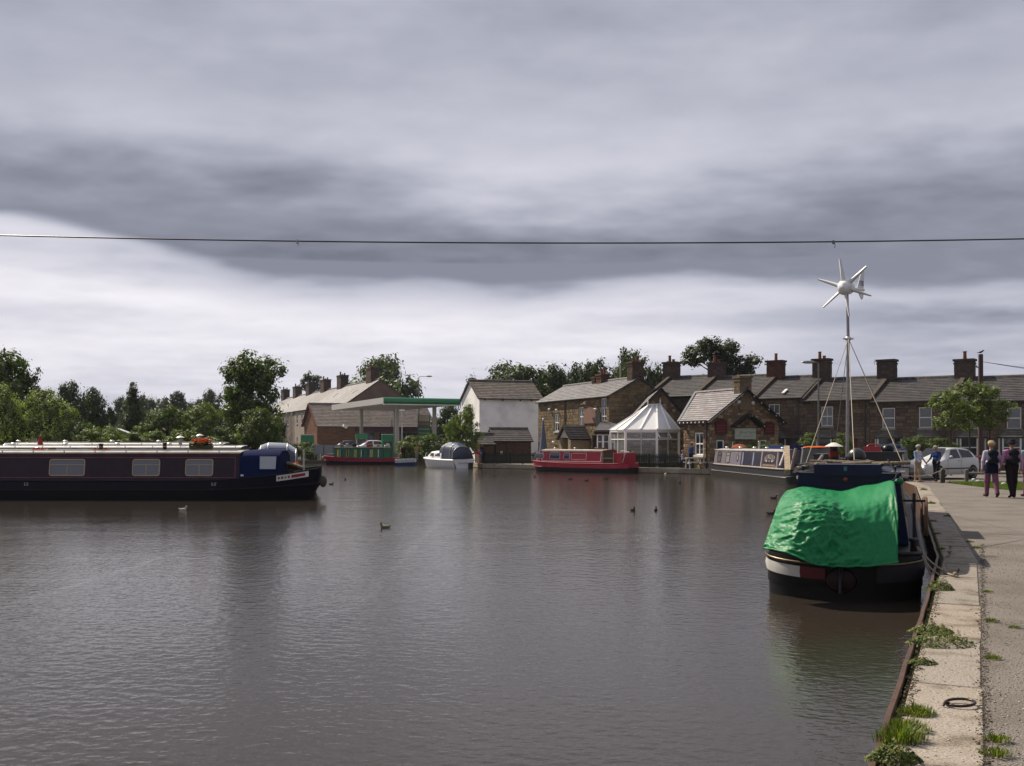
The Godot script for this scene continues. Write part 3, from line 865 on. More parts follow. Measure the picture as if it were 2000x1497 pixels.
	m = mb(C(0.14, 0.17, 0.11)); m.tube([Vector3(1.82, 2.45, 0.174), Vector3(2.0, 2.42, 0.174), Vector3(2.14, 2.62, 0.174), Vector3(2.2, 2.72, 0.174)], 0.014, 5); part(sb, "flourish", m, "matte")
	for q in [[0.35, 2.55, 0.85, 0.75], [3.95, 2.55, 0.75, 0.65]]:
		m = mb(C(0.11, 0.028, 0.026)); m.prism([Vector2(0, 0), Vector2(q[2], 0), Vector2(q[2], q[3]), Vector2(q[2] * 0.7, q[3] + 0.14), Vector2(q[2] * 0.3, q[3] + 0.14), Vector2(0, q[3])], Vector3(q[0], q[1], 0.05), Vector3.RIGHT, Vector3.UP, Vector3(0, 0, 0.06))
		var pl = part(o, "red_plaque", m, "matte")
		for i in 3:
			m = mb(C(0.24, 0.06, 0.05)); m.span(Vector3(q[0] + 0.15, q[1] + 0.15 + i * 0.17, 0.111), Vector3(q[0] + q[2] - 0.15, q[1] + 0.2 + i * 0.17, 0.118)); part(pl, "line_of_print", m, "matte")
	m = mb(C(0.75, 0.74, 0.72)); m.box(Vector3(1.95, 4.5, 0.2), Vector3(0.2, 0.14, 0.14), Basis(Vector3.RIGHT, 0.6)); m.bar(Vector3(1.95, 4.5, 0.0), Vector3(1.95, 4.5, 0.15), 0.05, 0.05); part(o, "floodlight", m, "plastic")
	m = mb(C(0.5, 0.48, 0.46)); m.lathe(Vector3(3.1, 4.45, 0.05), [Vector2(0, 0), Vector2(0.12, 0), Vector2(0.13, 0.06), Vector2(0.09, 0.09), Vector2(0, 0.09)], 12, Basis(Vector3.RIGHT, PI / 2)); part(o, "alarm_box", m, "plastic")
	pipe(o, Vector3(-0.07, 0.3, -0.25), Vector3(-0.07, 3.2, -0.25), C(0.05, 0.03, 0.025))
	make_conservatory()
	make_terraces(dark)
	make_station()

func enlarge(o, k = 1.09):                                          # stands that much further back and is that much larger
	o.scale = Vector3.ONE * k
	o.position = Vector3(o.position.x * k, EYE + (o.position.y - EYE) * k, o.position.z * k)

func text(parent, words, at, size, col, basis = Basis.IDENTITY, font = "Droid Sans", depth = 0.004):
	var t := TextMesh.new()
	var f := SystemFont.new()
	f.font_names = PackedStringArray([font])
	t.font = f; t.text = words; t.font_size = 32; t.pixel_size = size / 32.0; t.depth = depth; t.curve_step = 2.0
	t.horizontal_alignment = HORIZONTAL_ALIGNMENT_CENTER; t.vertical_alignment = VERTICAL_ALIGNMENT_CENTER
	if not M.has("ink %s" % col):
		var m := StandardMaterial3D.new()
		m.albedo_color = col.linear_to_srgb(); m.roughness = 0.6
		M["ink %s" % col] = m
	var o = part(parent, "lettering", t, "ink %s" % col)
	o.transform = Transform3D(basis, at)
	return o

func make_conservatory():
	var P = [Vector3(6.5, 0, -67.4), Vector3(7.25, 0, -65.3), Vector3(9.17, 0, -64.8), Vector3(10.9, 0, -66.9)]
	var base = Vector3(8.9, 0, -66.0)
	var o = thing("conservatory", "white framed conservatory with faceted milky roof on the pub terrace", "conservatory", base)
	enlarge(o)
	for i in P.size(): P[i] -= base
	var eave = 2.88; var foot = LAND
	var R0 = Vector3(8.9, 4.45, -67.0) - base; var R1 = Vector3(9.75, 4.5, -67.3) - base
	var up = Vector3.UP
	var panels = [[P[0], P[0].lerp(P[1], 0.5), R0, R0], [P[0].lerp(P[1], 0.5), P[1], R0, R0], [P[1], P[1].lerp(P[2], 0.5), R0, R0.lerp(R1, 0.4)], [P[1].lerp(P[2], 0.5), P[2], R0.lerp(R1, 0.4), R0.lerp(R1, 0.7)], [P[2], P[2].lerp(P[3], 0.5), R0.lerp(R1, 0.7), R1], [P[2].lerp(P[3], 0.5), P[3], R1, R1]]
	for q in panels:
		var out = ((q[0] + q[1]) / 2).normalized() * 0.12
		var a = q[0] + up * eave + out; var b = q[1] + up * eave + out
		var m = mb(); m.quad(a, b, q[3], q[2]) if q[2].distance_to(q[3]) > 0.01 else m.tri(a, b, q[2])
		part(o, "roof_panel", m, "milky")
	var bars = []
	for q in panels: bars.append([q[0], q[2]])
	bars.append([P[3], R1])
	for q in bars:
		var m = mb(WHITE_PAINT); m.bar(q[0] + up * (eave + 0.02) + q[0].normalized() * 0.12, q[1] + up * 0.03, 0.1, 0.09); part(o, "glazing_bar", m, "plastic")
	var rm = mb(C(0.62, 0.6, 0.57)); rm.bar(R0 + up * 0.06, R1 + up * 0.06, 0.16, 0.14); part(o, "ridge", rm, "plastic")
	for r in [R0, R1]:
		var m = mb(C(0.6, 0.58, 0.55)); m.lathe(r + up * 0.1, [Vector2(0.06, 0), Vector2(0.03, 0.1), Vector2(0.07, 0.18), Vector2(0.03, 0.26), Vector2(0, 0.4)], 8); part(o, "finial", m, "plastic")
	for i in 3:
		var a = P[i]; var b = P[i + 1]
		var f = (b - a).normalized(); var nrm = Vector3(f.z, 0, -f.x) * -1.0
		var m = mb(WHITE_PAINT)
		m.bar(a + up * (eave - 0.05), b + up * (eave - 0.05), 0.12, 0.16); part(o, "eaves_beam", m, "plastic")
		m = mb(C(0.16, 0.12, 0.08)); m.bar(a + up * (foot + 0.2), b + up * (foot + 0.2), 0.16, 0.5); part(o, "dwarf_wall", m, "stone")
		for k in [0.0, 1.0]:
			var w = holder(o, "window_bay")
			var p = a.lerp(b, k * 0.5); var q = a.lerp(b, k * 0.5 + 0.5)
			m = mb(WHITE_PAINT)
			var y0 = foot + 0.45; var yt = eave - 0.62; var y1 = eave - 0.14
			m.bar(p + up * y0, p + up * y1, 0.07, 0.07, f); m.bar(q + up * y0, q + up * y1, 0.07, 0.07, f)
			m.bar(p + up * (y0 + 0.03), q + up * (y0 + 0.03), 0.07, 0.06); m.bar(p + up * yt, q + up * yt, 0.07, 0.07); m.bar(p + up * (y1 - 0.02), q + up * (y1 - 0.02), 0.07, 0.05)
			part(w, "frame", m, "plastic")
			m = mb(); m.quad(p + up * y0, q + up * y0, q + up * yt, p + up * yt); part(w, "pane", m, "pane")
			if (i == 2 and k == 0.0):                              # a top light pushed open
				var h0 = p + up * (y1 - 0.02); var h1 = q + up * (y1 - 0.02)
				var sw = nrm.normalized() * 0.0
				var outv = Vector3(-f.z, 0, f.x); if outv.dot((a + b) / 2) < 0: outv = -outv
				m = mb(WHITE_PAINT); m.bar(h0, h1, 0.06, 0.05); m.bar(h0 + outv * 0.25 - up * 0.38, h1 + outv * 0.25 - up * 0.38, 0.06, 0.05); m.bar(h0, h0 + outv * 0.25 - up * 0.38, 0.05, 0.05); m.bar(h1, h1 + outv * 0.25 - up * 0.38, 0.05, 0.05)
				part(w, "open_toplight", m, "plastic")
				m = mb(); m.quad(h0 + outv * 0.25 - up * 0.38, h1 + outv * 0.25 - up * 0.38, h1, h0); part(w, "toplight_pane", m, "pane")
			else:
				m = mb(); m.quad(p + up * yt, q + up * yt, q + up * y1, p + up * y1); part(w, "pane", m, "pane")
	for i in 4:
		var m = mb(WHITE_PAINT); m.bar(P[i] + up * foot, P[i] + up * (eave - 0.1), 0.14, 0.14, Vector3.RIGHT); part(o, "corner_post", m, "plastic")
	var fl = mb(C(0.10, 0.07, 0.05)); fl.prism([Vector2(P[0].x, P[0].z), Vector2(P[1].x, P[1].z), Vector2(P[2].x, P[2].z), Vector2(P[3].x, P[3].z)], up * (LAND + 0.01), Vector3.RIGHT, Vector3.BACK, up * -0.02); part(o, "tiled_floor", fl, "matte")
	# glazed bay on its side under a lean-to of slates
	o = thing("glazed_bay", "narrow white window bay under a slate lean-to beside the conservatory", "bay", Vector3(5.65, 0, -67.9), deg_to_rad(4))
	enlarge(o)
	var m = mb(); slates(m, Vector3(-0.2, 2.86, 0.2), Vector3(1.3, 2.86, 0.2), Vector3(1.9, 3.75, -2.6), Vector3(0.75, 3.62, -2.6), PALE_SLATE); part(o, "slate_roof", m, "slate", "stuff")
	m = mb(C(0.02, 0.017, 0.016)); m.span(Vector3(-0.2, 2.6, -0.2), Vector3(1.25, 2.84, 0.1)); part(o, "fascia", m, "paint")
	m = mb(C(0.06, 0.045, 0.035)); m.span(Vector3(0, 0.3, -2.4), Vector3(1.15, 2.55, -2.2)); part(o, "back_wall", m, "stone")
	for i in 3: window(o, Transform3D(Basis.IDENTITY, Vector3(0, 0.75, 0)), i * 0.4, 0, 0.4, 1.85, "t", WHITE_PAINT, null)
	m = mb(C(0.16, 0.12, 0.08)); m.span(Vector3(0, 0.2, -0.15), Vector3(1.2, 0.74, -0.02)); part(o, "dwarf_wall", m, "stone")

func make_terraces(dark):
	# row on the right: party walls at these photograph columns, along one line
	var cols = [1312.0, 1400.0, 1516.0, 1606.0, 1733.0, 1885.0, 2060.0]
	var ss_ = []
	for c in cols:
		var r = (c - 1000.0) / LENS
		ss_.append((29.2 - 66.0 * r) / (0.793 + 0.609 * r))
	var yaw = atan2(-0.609, 0.793)
	var u = Vector3(0.793, 0, 0.609); var n = Vector3(-0.609, 0, 0.793)
	var labels = ["stone terrace house behind the gabled annexe, its chimney above the conservatory", "stone terrace house whose roof shows behind the inn gable chimney", "brown stone terrace house next to the inn gable, white skylight in its roof", "brown stone terrace house behind the street lamp and turbine mast", "brown stone terrace house with hedge in front, behind the parked car", "brown stone terrace house behind the young trees and telegraph pole"]
	for i in 6:
		var s0 = ss_[i]; var s1 = ss_[i + 1]
		var w = s0 - s1
		var drop = [0.9, 0.75, 0.55, 0.3, 0.12, 0.0][i]
		var line0 = Vector3(29.2, 0, -66.0) - u * s0
		var o = thing("terrace_house", labels[i], "house", line0 + n * 3.5, yaw, "houses of the terrace by the canal")
		var eave = 4.6 + drop; var ridge = 6.15 + drop
		var hs = []
		var uppers = [[w * 0.28, eave - 1.75, 0.8, 1.3]] if w < 4.6 else [[w * 0.16, eave - 1.75, 0.8, 1.3], [w * 0.62, eave - 1.75, 0.8, 1.3]]
		var dx = w * 0.62
		hs = uppers + [[dx, 0.3, 0.9, 2.0]]
		# front wall and ends only where they can be seen
		masonry(o, Transform3D.IDENTITY, w, eave, 0.0, 0.0, hs, dark.w, dark.h, dark.cols, dark.mortar)
		masonry(o, Transform3D(Basis(Vector3.UP, -PI / 2), Vector3(0, 0, -7)), 7.0, eave, ridge - eave, 3.5, [], 0.0, 0.2, [], C(0.11, 0.085, 0.065))
		masonry(o, Transform3D(Basis(Vector3.UP, PI / 2), Vector3(w, 0, 0)), 7.0, eave, ridge - eave, 3.5, [], 0.0, 0.2, [], C(0.11, 0.085, 0.065))
		masonry(o, Transform3D(Basis(Vector3.UP, PI), Vector3(w, 0, -7)), w, eave, 0.0, 0.0, [], 0.0, 0.2, [], C(0.11, 0.085, 0.065))
		for q in uppers: window(o, Transform3D.IDENTITY, q[0], q[1], q[2], q[3], "sv" if i == 2 or i == 3 else "s", C(0.5, 0.5, 0.48), C(0.3, 0.27, 0.22), "window", C(0.05, 0.055, 0.06))
		var m = mb()
		slates(m, Vector3(0.0, eave - 0.04, 0.22), Vector3(w - 0.02, eave - 0.04, 0.22), Vector3(w - 0.02, ridge + 0.05, -3.5), Vector3(0.0, ridge + 0.05, -3.5), DARK_SLATE, 0.30, 0.4)
		slates(m, Vector3(w - 0.02, eave - 0.04, -7.2), Vector3(0, eave - 0.04, -7.2), Vector3(0, ridge + 0.05, -3.5), Vector3(w - 0.02, ridge + 0.05, -3.5), DARK_SLATE, 0.6, 1.2)
		part(o, "slate_roof", m, "slate", "stuff")
		ridge_tiles(o, Vector3(0, ridge + 0.07, -3.5), Vector3(w, ridge + 0.07, -3.5), C(0.10, 0.08, 0.07))
		# party wall coping and chimney at the house's start
		m = mb(C(0.095, 0.075, 0.06)); m.bar(Vector3(0.0, eave + 0.05, 0.25), Vector3(0.0, ridge + 0.2, -3.5), 0.28, 0.16); part(o, "party_wall_coping", m, "stone")
		chimney(o, Vector3(0.0, ridge - 0.2, -3.5), 1.12, 0.75, [1.3, 1.25, 1.35, 1.55, 1.45, 1.35][i], [C(0.105, 0.075, 0.06), C(0.115, 0.08, 0.07), C(0.125, 0.06, 0.045), C(0.10, 0.075, 0.06), C(0.095, 0.07, 0.06), C(0.11, 0.085, 0.068)][i], [2, 2, 1, 2, 0, 1][i])
		gutter(o, Vector3(0, eave - 0.08, 0.28), Vector3(w, eave - 0.08, 0.28), C(0.025, 0.022, 0.02))
		pipe(o, Vector3(w - 0.3, 0.3, 0.07), Vector3(w - 0.3, eave - 0.1, 0.07), C(0.03, 0.026, 0.024))
		# doors and bays
		m = mb([C(0.10, 0.03, 0.03), C(0.03, 0.05, 0.09), C(0.06, 0.06, 0.06)][i % 3]); m.span(Vector3(dx + 0.05, 0.3, -0.14), Vector3(dx + 0.85, 2.25, -0.07)); part(o, "door", m, "paint")
		if i >= 2:
			for q in uppers:
				var bay = holder(o, "bay_window", Vector3(q[0] + 0.4, 0, 0))
				m = mb(C(0.13, 0.10, 0.075)); m.prism([Vector2(-0.85, 0), Vector2(0.85, 0), Vector2(0.5, 0.6), Vector2(-0.5, 0.6)], Vector3(0, 0.2, 0.01), Vector3.RIGHT, Vector3.BACK, Vector3(0, 0.85, 0)); part(bay, "bay_base", m, "stone")
				m = mb(C(0.03, 0.034, 0.038)); m.prism([Vector2(-0.8, 0), Vector2(0.8, 0), Vector2(0.47, 0.55), Vector2(-0.47, 0.55)], Vector3(0, 1.06, 0.01), Vector3.RIGHT, Vector3.BACK, Vector3(0, 1.3, 0)); part(bay, "pane", m, "dark_glass")
				m = mb(C(0.5, 0.5, 0.48))
				for p in [Vector3(-0.8, 0, 0.03), Vector3(-0.48, 0, 0.57), Vector3(0.48, 0, 0.57), Vector3(0.8, 0, 0.03)]: m.bar(p + Vector3(0, 1.06, 0), p + Vector3(0, 2.36, 0), 0.09, 0.09, Vector3.RIGHT)
				m.bar(Vector3(-0.48, 1.75, 0.58), Vector3(0.48, 1.75, 0.58), 0.06, 0.06)
				part(bay, "frame", m, "plastic")
				m = mb(); var y = 2.38
				var A = [Vector3(-1.0, y, -0.02), Vector3(-0.58, y, 0.72), Vector3(0.58, y, 0.72), Vector3(1.0, y, -0.02)]
				slates(m, A[1], A[2], Vector3(0.35, y + 0.5, 0.02), Vector3(-0.35, y + 0.5, 0.02), [C(0.13, 0.115, 0.10), C(0.11, 0.10, 0.09)], 0.25, 0.3)
				slates(m, A[0], A[1], Vector3(-0.35, y + 0.5, 0.02), Vector3(-0.45, y + 0.5, 0.0), [C(0.13, 0.115, 0.10), C(0.11, 0.10, 0.09)], 0.25, 0.3)
				slates(m, A[2], A[3], Vector3(0.45, y + 0.5, 0.0), Vector3(0.35, y + 0.5, 0.02), [C(0.13, 0.115, 0.10), C(0.11, 0.10, 0.09)], 0.25, 0.3)
				part(bay, "bay_roof", m, "slate", "stuff")
		if i == 2:
			m = mb(C(0.62, 0.61, 0.6)); m.box(Vector3(w * 0.55, eave + 0.45, -0.6), Vector3(0.2, 0.05, 0.75), Basis(Vector3.RIGHT, atan2(ridge - eave, 3.6))); part(o, "skylight", m, "plastic")
		if i == 2 or i == 4:
			var an = mb(C(0.3, 0.3, 0.3)); an.bar(Vector3(-0.3, ridge + 1.2, -3.5), Vector3(-0.9, ridge + 1.25, -3.5), 0.02, 0.02); an.bar(Vector3(-0.85, ridge + 1.05, -3.5), Vector3(-0.85, ridge + 1.45, -3.5), 0.02, 0.02, Vector3.RIGHT); an.bar(Vector3(-0.65, ridge + 1.08, -3.5), Vector3(-0.65, ridge + 1.4, -3.5), 0.02, 0.02, Vector3.RIGHT); part(o, "aerial", an, "metal")
	# row on the left beyond the filling station: gable towards us, fronts on the far side
	yaw = deg_to_rad(23.5)
	u = Vector3(cos(yaw), 0, -sin(yaw)); n = Vector3(sin(yaw), 0, cos(yaw))
	var apex = Vector3(-16.45, 0, -128.0)
	var brownish = {w = 0.6, h = 0.3, cols = [C(0.15, 0.10, 0.075), C(0.13, 0.09, 0.07)], mortar = C(0.12, 0.085, 0.065)}
	var lab = ["end house of the slate roofed row, its gable above the canopy", "slate roofed row house with a skylight, second from the gable end", "slate roofed row house in the middle of the row behind the filling station", "slate roofed row house, fourth chimney from the gable end", "slate roofed row house, fifth from the gable end", "farthest slate roofed row house beside the tall tree"]
	for i in 6:
		var w = 10.4
		var p = apex + n * (-w * i) - u * 4.35
		var o = thing("row_house", lab[i], "house", p, yaw, "houses of the row behind the filling station")
		enlarge(o, 1.15)
		var wn = [[1.2, 5.0, 1.0, 1.5], [4.6, 5.0, 1.0, 1.5], [1.2, 1.6, 0.9, 1.4], [5.9, 1.6, 1.0, 1.4]]
		if i == 0: masonry(o, Transform3D.IDENTITY, 8.7, 7.0, 3.05, 4.35, [], 0.0, 0.3, [], C(0.17, 0.12, 0.095))
		masonry(o, Transform3D(Basis(Vector3.UP, -PI / 2), Vector3(0, 0, -w)), w, 7.0, 0.0, 0.0, wn, 0.0, 0.3, [], [C(0.20, 0.15, 0.12), C(0.17, 0.10, 0.08), C(0.32, 0.27, 0.23)][i % 3])
		for q in wn: window(o, Transform3D(Basis(Vector3.UP, -PI / 2), Vector3(0, 0, -w)), q[0], q[1], q[2], q[3], "s", WHITE_PAINT)
		masonry(o, Transform3D(Basis(Vector3.UP, PI / 2), Vector3(8.7, 0, 0)), w, 7.0, 0.0, 0.0, [], 0.0, 0.3, [], C(0.15, 0.11, 0.09))
		if i == 5: masonry(o, Transform3D(Basis(Vector3.UP, PI), Vector3(8.7, 0, -w)), 8.7, 7.0, 3.05, 4.35, [], 0.0, 0.3, [], C(0.15, 0.11, 0.09))
		var m = mb()
		var rc = [[C(0.15, 0.14, 0.145), C(0.135, 0.125, 0.13)], [C(0.185, 0.175, 0.185), C(0.16, 0.152, 0.16)], [C(0.115, 0.105, 0.11), C(0.10, 0.092, 0.098)]][i % 3]
		slates(m, Vector3(-0.2, 6.9, -w), Vector3(-0.2, 6.9, 0.1 if i == 0 else 0.0), Vector3(4.35, 10.1, 0.1 if i == 0 else 0.0), Vector3(4.35, 10.1, -w), rc, 0.32, 0.5)
		slates(m, Vector3(8.9, 6.9, 0.1 if i == 0 else 0.0), Vector3(8.9, 6.9, -w), Vector3(4.35, 10.1, -w), Vector3(4.35, 10.1, 0.1 if i == 0 else 0.0), rc, 0.6, 1.2)
		part(o, "slate_roof", m, "slate", "stuff")
		ridge_tiles(o, Vector3(4.35, 10.12, 0), Vector3(4.35, 10.12, -w), C(0.16, 0.14, 0.135), 0.16)
		chimney(o, Vector3(4.35, 9.8, -w + 1.6 if i > 0 else -3.6), 1.1, 2.3, 1.8, [C(0.115, 0.075, 0.06), C(0.09, 0.065, 0.058)][i % 2], 3, C(0.2, 0.12, 0.09), PI / 2 * 0)
		if i < 2:
			m = mb(C(0.05, 0.05, 0.055)); m.box(Vector3(2.4, 8.72, -w * 0.45), Vector3(0.9, 0.05, 0.6), Basis(Vector3.BACK, atan2(3.2, 4.55))); part(o, "skylight", m, "dark_glass")

func make_station():
	var yaw = deg_to_rad(23.5)
	var u = Vector3(cos(yaw), 0, -sin(yaw)); var n = Vector3(sin(yaw), 0, cos(yaw))
	# shop
	var brick = {w = 0.4, h = 0.095, cols = [C(0.26, 0.135, 0.075), C(0.22, 0.115, 0.065), C(0.29, 0.16, 0.09)], mortar = C(0.2, 0.14, 0.1)}
	var o = thing("filling_station_shop", "brown brick filling station shop with slate gabled roof beyond the canopy", "shop", corner(619.5, 116.0, 0.95), yaw)
	enlarge(o, 1.15)
	var hf = [[4.6, 0.1, 2.2, 2.3], [7.2, 0.1, 2.2, 2.3], [9.8, 0.1, 2.2, 2.3]]
	var sides = house(o, 14.0, 7.0, 3.25, 5.7, true, brick, [C(0.135, 0.105, 0.09), C(0.115, 0.09, 0.08), C(0.15, 0.12, 0.10)], {front = hf})
	for q in hf: window(o, sides[0][1], q[0], q[1], q[2], q[3], "mt", C(0.13, 0.12, 0.115), null)
	var m = mb(C(0.06, 0.02, 0.035)); m.span(Vector3(4.4, 2.5, 0.04), Vector3(12.3, 3.0, 0.14)); part(o, "shop_fascia", m, "plastic")
	for s in [0.0, 1.0]:
		m = mb(C(0.13, 0.035, 0.03)); m.bar(Vector3(-0.22, 3.1 if s == 0 else 3.1, 0.25 if s == 0 else -7.25), Vector3(-0.22, 5.72, -3.5), 0.26, 0.06); part(o, "bargeboard", m, "paint")
	gutter(o, Vector3(-0.1, 3.08, 0.26), Vector3(14.1, 3.08, 0.26), C(0.7, 0.68, 0.65), 0.05)
	m = mb(C(0.7, 0.7, 0.68)); m.box(Vector3(3.1, 3.0, 0.4), Vector3(0.5, 0.3, 0.3), Basis(Vector3.BACK, -0.5)); part(o, "floodlight", m, "plastic")
	m = mb(C(0.5, 0.5, 0.48)); m.box(Vector3(8.6, 3.5, 0.3), Vector3(0.25, 0.8, 0.2)); part(o, "flue", m, "metal")
	# canopy on posts: green bullnose to the front, pale fascia on the side
	var A = Vector3(-11.9, 0, -95.0)
	o = thing("station_canopy", "flat filling station canopy with green rounded front fascia on posts", "canopy", A, yaw)
	enlarge(o, 1.12)
	m = mb(C(0.40, 0.385, 0.35)); m.span(Vector3(0.0, 5.72, -20.4), Vector3(0.14, 6.3, -0.2)); part(o, "side_fascia", m, "plastic")
	m = mb(C(0.40, 0.385, 0.35)); m.span(Vector3(7.5, 5.72, -20.4), Vector3(7.64, 6.3, -0.2)); part(o, "side_fascia", m, "plastic")
	m = mb(C(0.40, 0.39, 0.37)); m.span(Vector3(0.14, 5.72, -20.4), Vector3(7.5, 6.2, -0.2)); part(o, "deck", m, "plastic")
	m = mb(C(0.012, 0.16, 0.062))
	var rows = []
	for x in [0.0, 7.64]:
		var row = PackedVector3Array()
		for i in 9: row.append(Vector3(x, 6.02 + 0.29 * sin(-PI / 2 + PI * i / 8), -0.2 + 0.24 * cos(-PI / 2 + PI * i / 8)))
		rows.append(row)
	m.grid(rows, false, true)
	for x in [0.0, 7.64]:
		for i in 8:
			var p0 = Vector3(x, 6.02 + 0.29 * sin(-PI / 2 + PI * i / 8), -0.2 + 0.24 * cos(-PI / 2 + PI * i / 8)); var p1 = Vector3(x, 6.02 + 0.29 * sin(-PI / 2 + PI * (i + 1) / 8), -0.2 + 0.24 * cos(-PI / 2 + PI * (i + 1) / 8))
			if x > 1: m.tri(Vector3(x, 6.02, -0.2), p1, p0)
			else: m.tri(Vector3(x, 6.02, -0.2), p0, p1)
	part(o, "front_fascia", m, "plastic")
	m = mb(C(0.55, 0.53, 0.49)); m.span(Vector3(0.0, 5.62, -0.28), Vector3(7.64, 5.715, 0.02)); part(o, "fascia_trim", m, "plastic")
	for p in [Vector3(2.2, 0, -3.0), Vector3(6.0, 0, -3.0), Vector3(2.2, 0, -16.0), Vector3(6.0, 0, -16.0)]:
		m = mb(C(0.36, 0.34, 0.30)); m.span(p + Vector3(-0.16, 0.955, -0.16), p + Vector3(0.16, 5.715, 0.16)); part(o, "post", m, "plastic")
	# pumps
	var green = C(0.015, 0.15, 0.06)
	var spots = [[757, 98.5, "green fuel pump cabinet beside the canopy post", 1.1], [706, 102.0, "green fuel pump with open display bay under the canopy", 1.15], [600, 104.0, "green cabinet standing by the shop gable", 1.3]]
	for q in spots:
		o = thing("fuel_pump", q[2], "fuel pump", corner(q[0], q[1], 0.95), yaw * 0.5, "green pump cabinets of the filling station")
		enlarge(o, 1.1)
		m = mb(green)
		if q[0] == 706:
			m.box(Vector3(0, 0.45, 0), Vector3(q[3], 0.9, 0.6)); part(o, "cabinet", m, "plastic")
			m = mb(green); m.box(Vector3(0, 1.78, 0), Vector3(q[3], 0.5, 0.7)); part(o, "header", m, "plastic")
			for s in [-1, 1]:
				m = mb(C(0.3, 0.3, 0.28)); m.box(Vector3(s * 0.48, 1.2, 0), Vector3(0.1, 0.62, 0.5)); part(o, "upright", m, "plastic")
			m = mb(C(0.04, 0.04, 0.04)); m.box(Vector3(0, 1.2, 0), Vector3(0.8, 0.6, 0.3)); part(o, "display", m, "dark_glass")
		else:
			m.box(Vector3(0, 0.95, 0), Vector3(q[3], 1.9, 0.7)); part(o, "cabinet", m, "plastic")
			m = mb(C(0.4, 0.42, 0.4)); m.box(Vector3(0, 1.94, 0), Vector3(q[3] + 0.04, 0.08, 0.74)); part(o, "top", m, "plastic")
			m = mb(C(0.03, 0.05, 0.04)); m.box(Vector3(0, 1.0, 0.352), Vector3(q[3] * 0.7, 0.5, 0.01)); part(o, "panel", m, "dark_glass")
	# price sign
	o = thing("price_sign", "tall green fuel price sign with yellow and white bands behind the canopy", "sign", corner(828, 106.0, 0.95), deg_to_rad(10))
	enlarge(o, 1.12)
	m = mb(C(0.012, 0.12, 0.055)); m.span(Vector3(-0.65, 0.9, -0.12), Vector3(0.65, 4.0, 0.12)); part(o, "sign_box", m, "plastic")
	for q in [[3.35, 4.0, C(0.50, 0.47, 0.38)], [2.95, 3.3, C(0.32, 0.10, 0.12)], [2.5, 2.62, C(0.35, 0.42, 0.38)], [2.1, 2.2, C(0.25, 0.42, 0.28)], [1.65, 1.9, C(0.34, 0.42, 0.10)], [0.95, 1.4, C(0.5, 0.47, 0.42)]]:
		m = mb(q[2]); m.span(Vector3(-0.55, q[0] + 0.02, 0.121), Vector3(0.55, q[1] - 0.02, 0.14)); part(o, "price_band", m, "plastic")
	for s in [-0.5, 0.5]:
		m = mb(C(0.03, 0.10, 0.05)); m.span(Vector3(s - 0.06, 0, -0.06), Vector3(s + 0.06, 0.9, 0.06)); part(o, "post", m, "plastic")

# ---------------------------------------------------------------- boats
const LBLACK := Color(0.007, 0.007, 0.008)

# a narrowboat along local x: stern at 0, bow at L, waterline y = 0, starboard +z
class Boat:
	var L := 15.0
	var b := 1.03            # half beam
	var gun := 0.62          # gunwale height
	var rise := 0.35         # extra height at the stem
	var c0 := 1.6            # cabin from
	var c1 := 11.0           # cabin to
	var top := 1.56          # roof edge height
	var bow := 3.4           # length of the bow taper
	var stern := 0.75
	var blunt := 0.55
	func half(x: float) -> float:
		var k := 1.0
		if x > L - bow: k = sqrt(maxf(0.0, 1.0 - pow((x - (L - bow)) / bow, 2.4)))
		if x < stern: k = minf(k, blunt + (1.0 - blunt) * sqrt(maxf(0.0, 1.0 - pow((stern - x) / stern, 2.0))))
		return b * k
	func sheer(x: float) -> float:
		var t := clampf((x - (L - 4.5)) / 4.5, 0.0, 1.0)
		return gun + rise * t * t + 0.05 * pow(clampf((2.0 - x) / 2.0, 0.0, 1.0), 2.0)
	func side(s: float, x: float, t: float) -> Vector3:          # cabin side: t 0 at the gunwale, 1 at the roof edge
		return Vector3(x, lerpf(gun, top, t), s * lerpf(b - 0.13, b - 0.26, t))
	func frame(s: float, x: float, y: float, out := 0.0) -> Transform3D:   # a place on the cabin side, x along to the right seen from outside
		var t := (y - gun) / (top - gun)
		var up := (side(s, x, 1.0) - side(s, x, 0.0)).normalized()
		var ex := Vector3(s, 0, 0)
		var ez := ex.cross(up).normalized()
		return Transform3D(Basis(ex, up, ez), side(s, x, t) + ez * out)

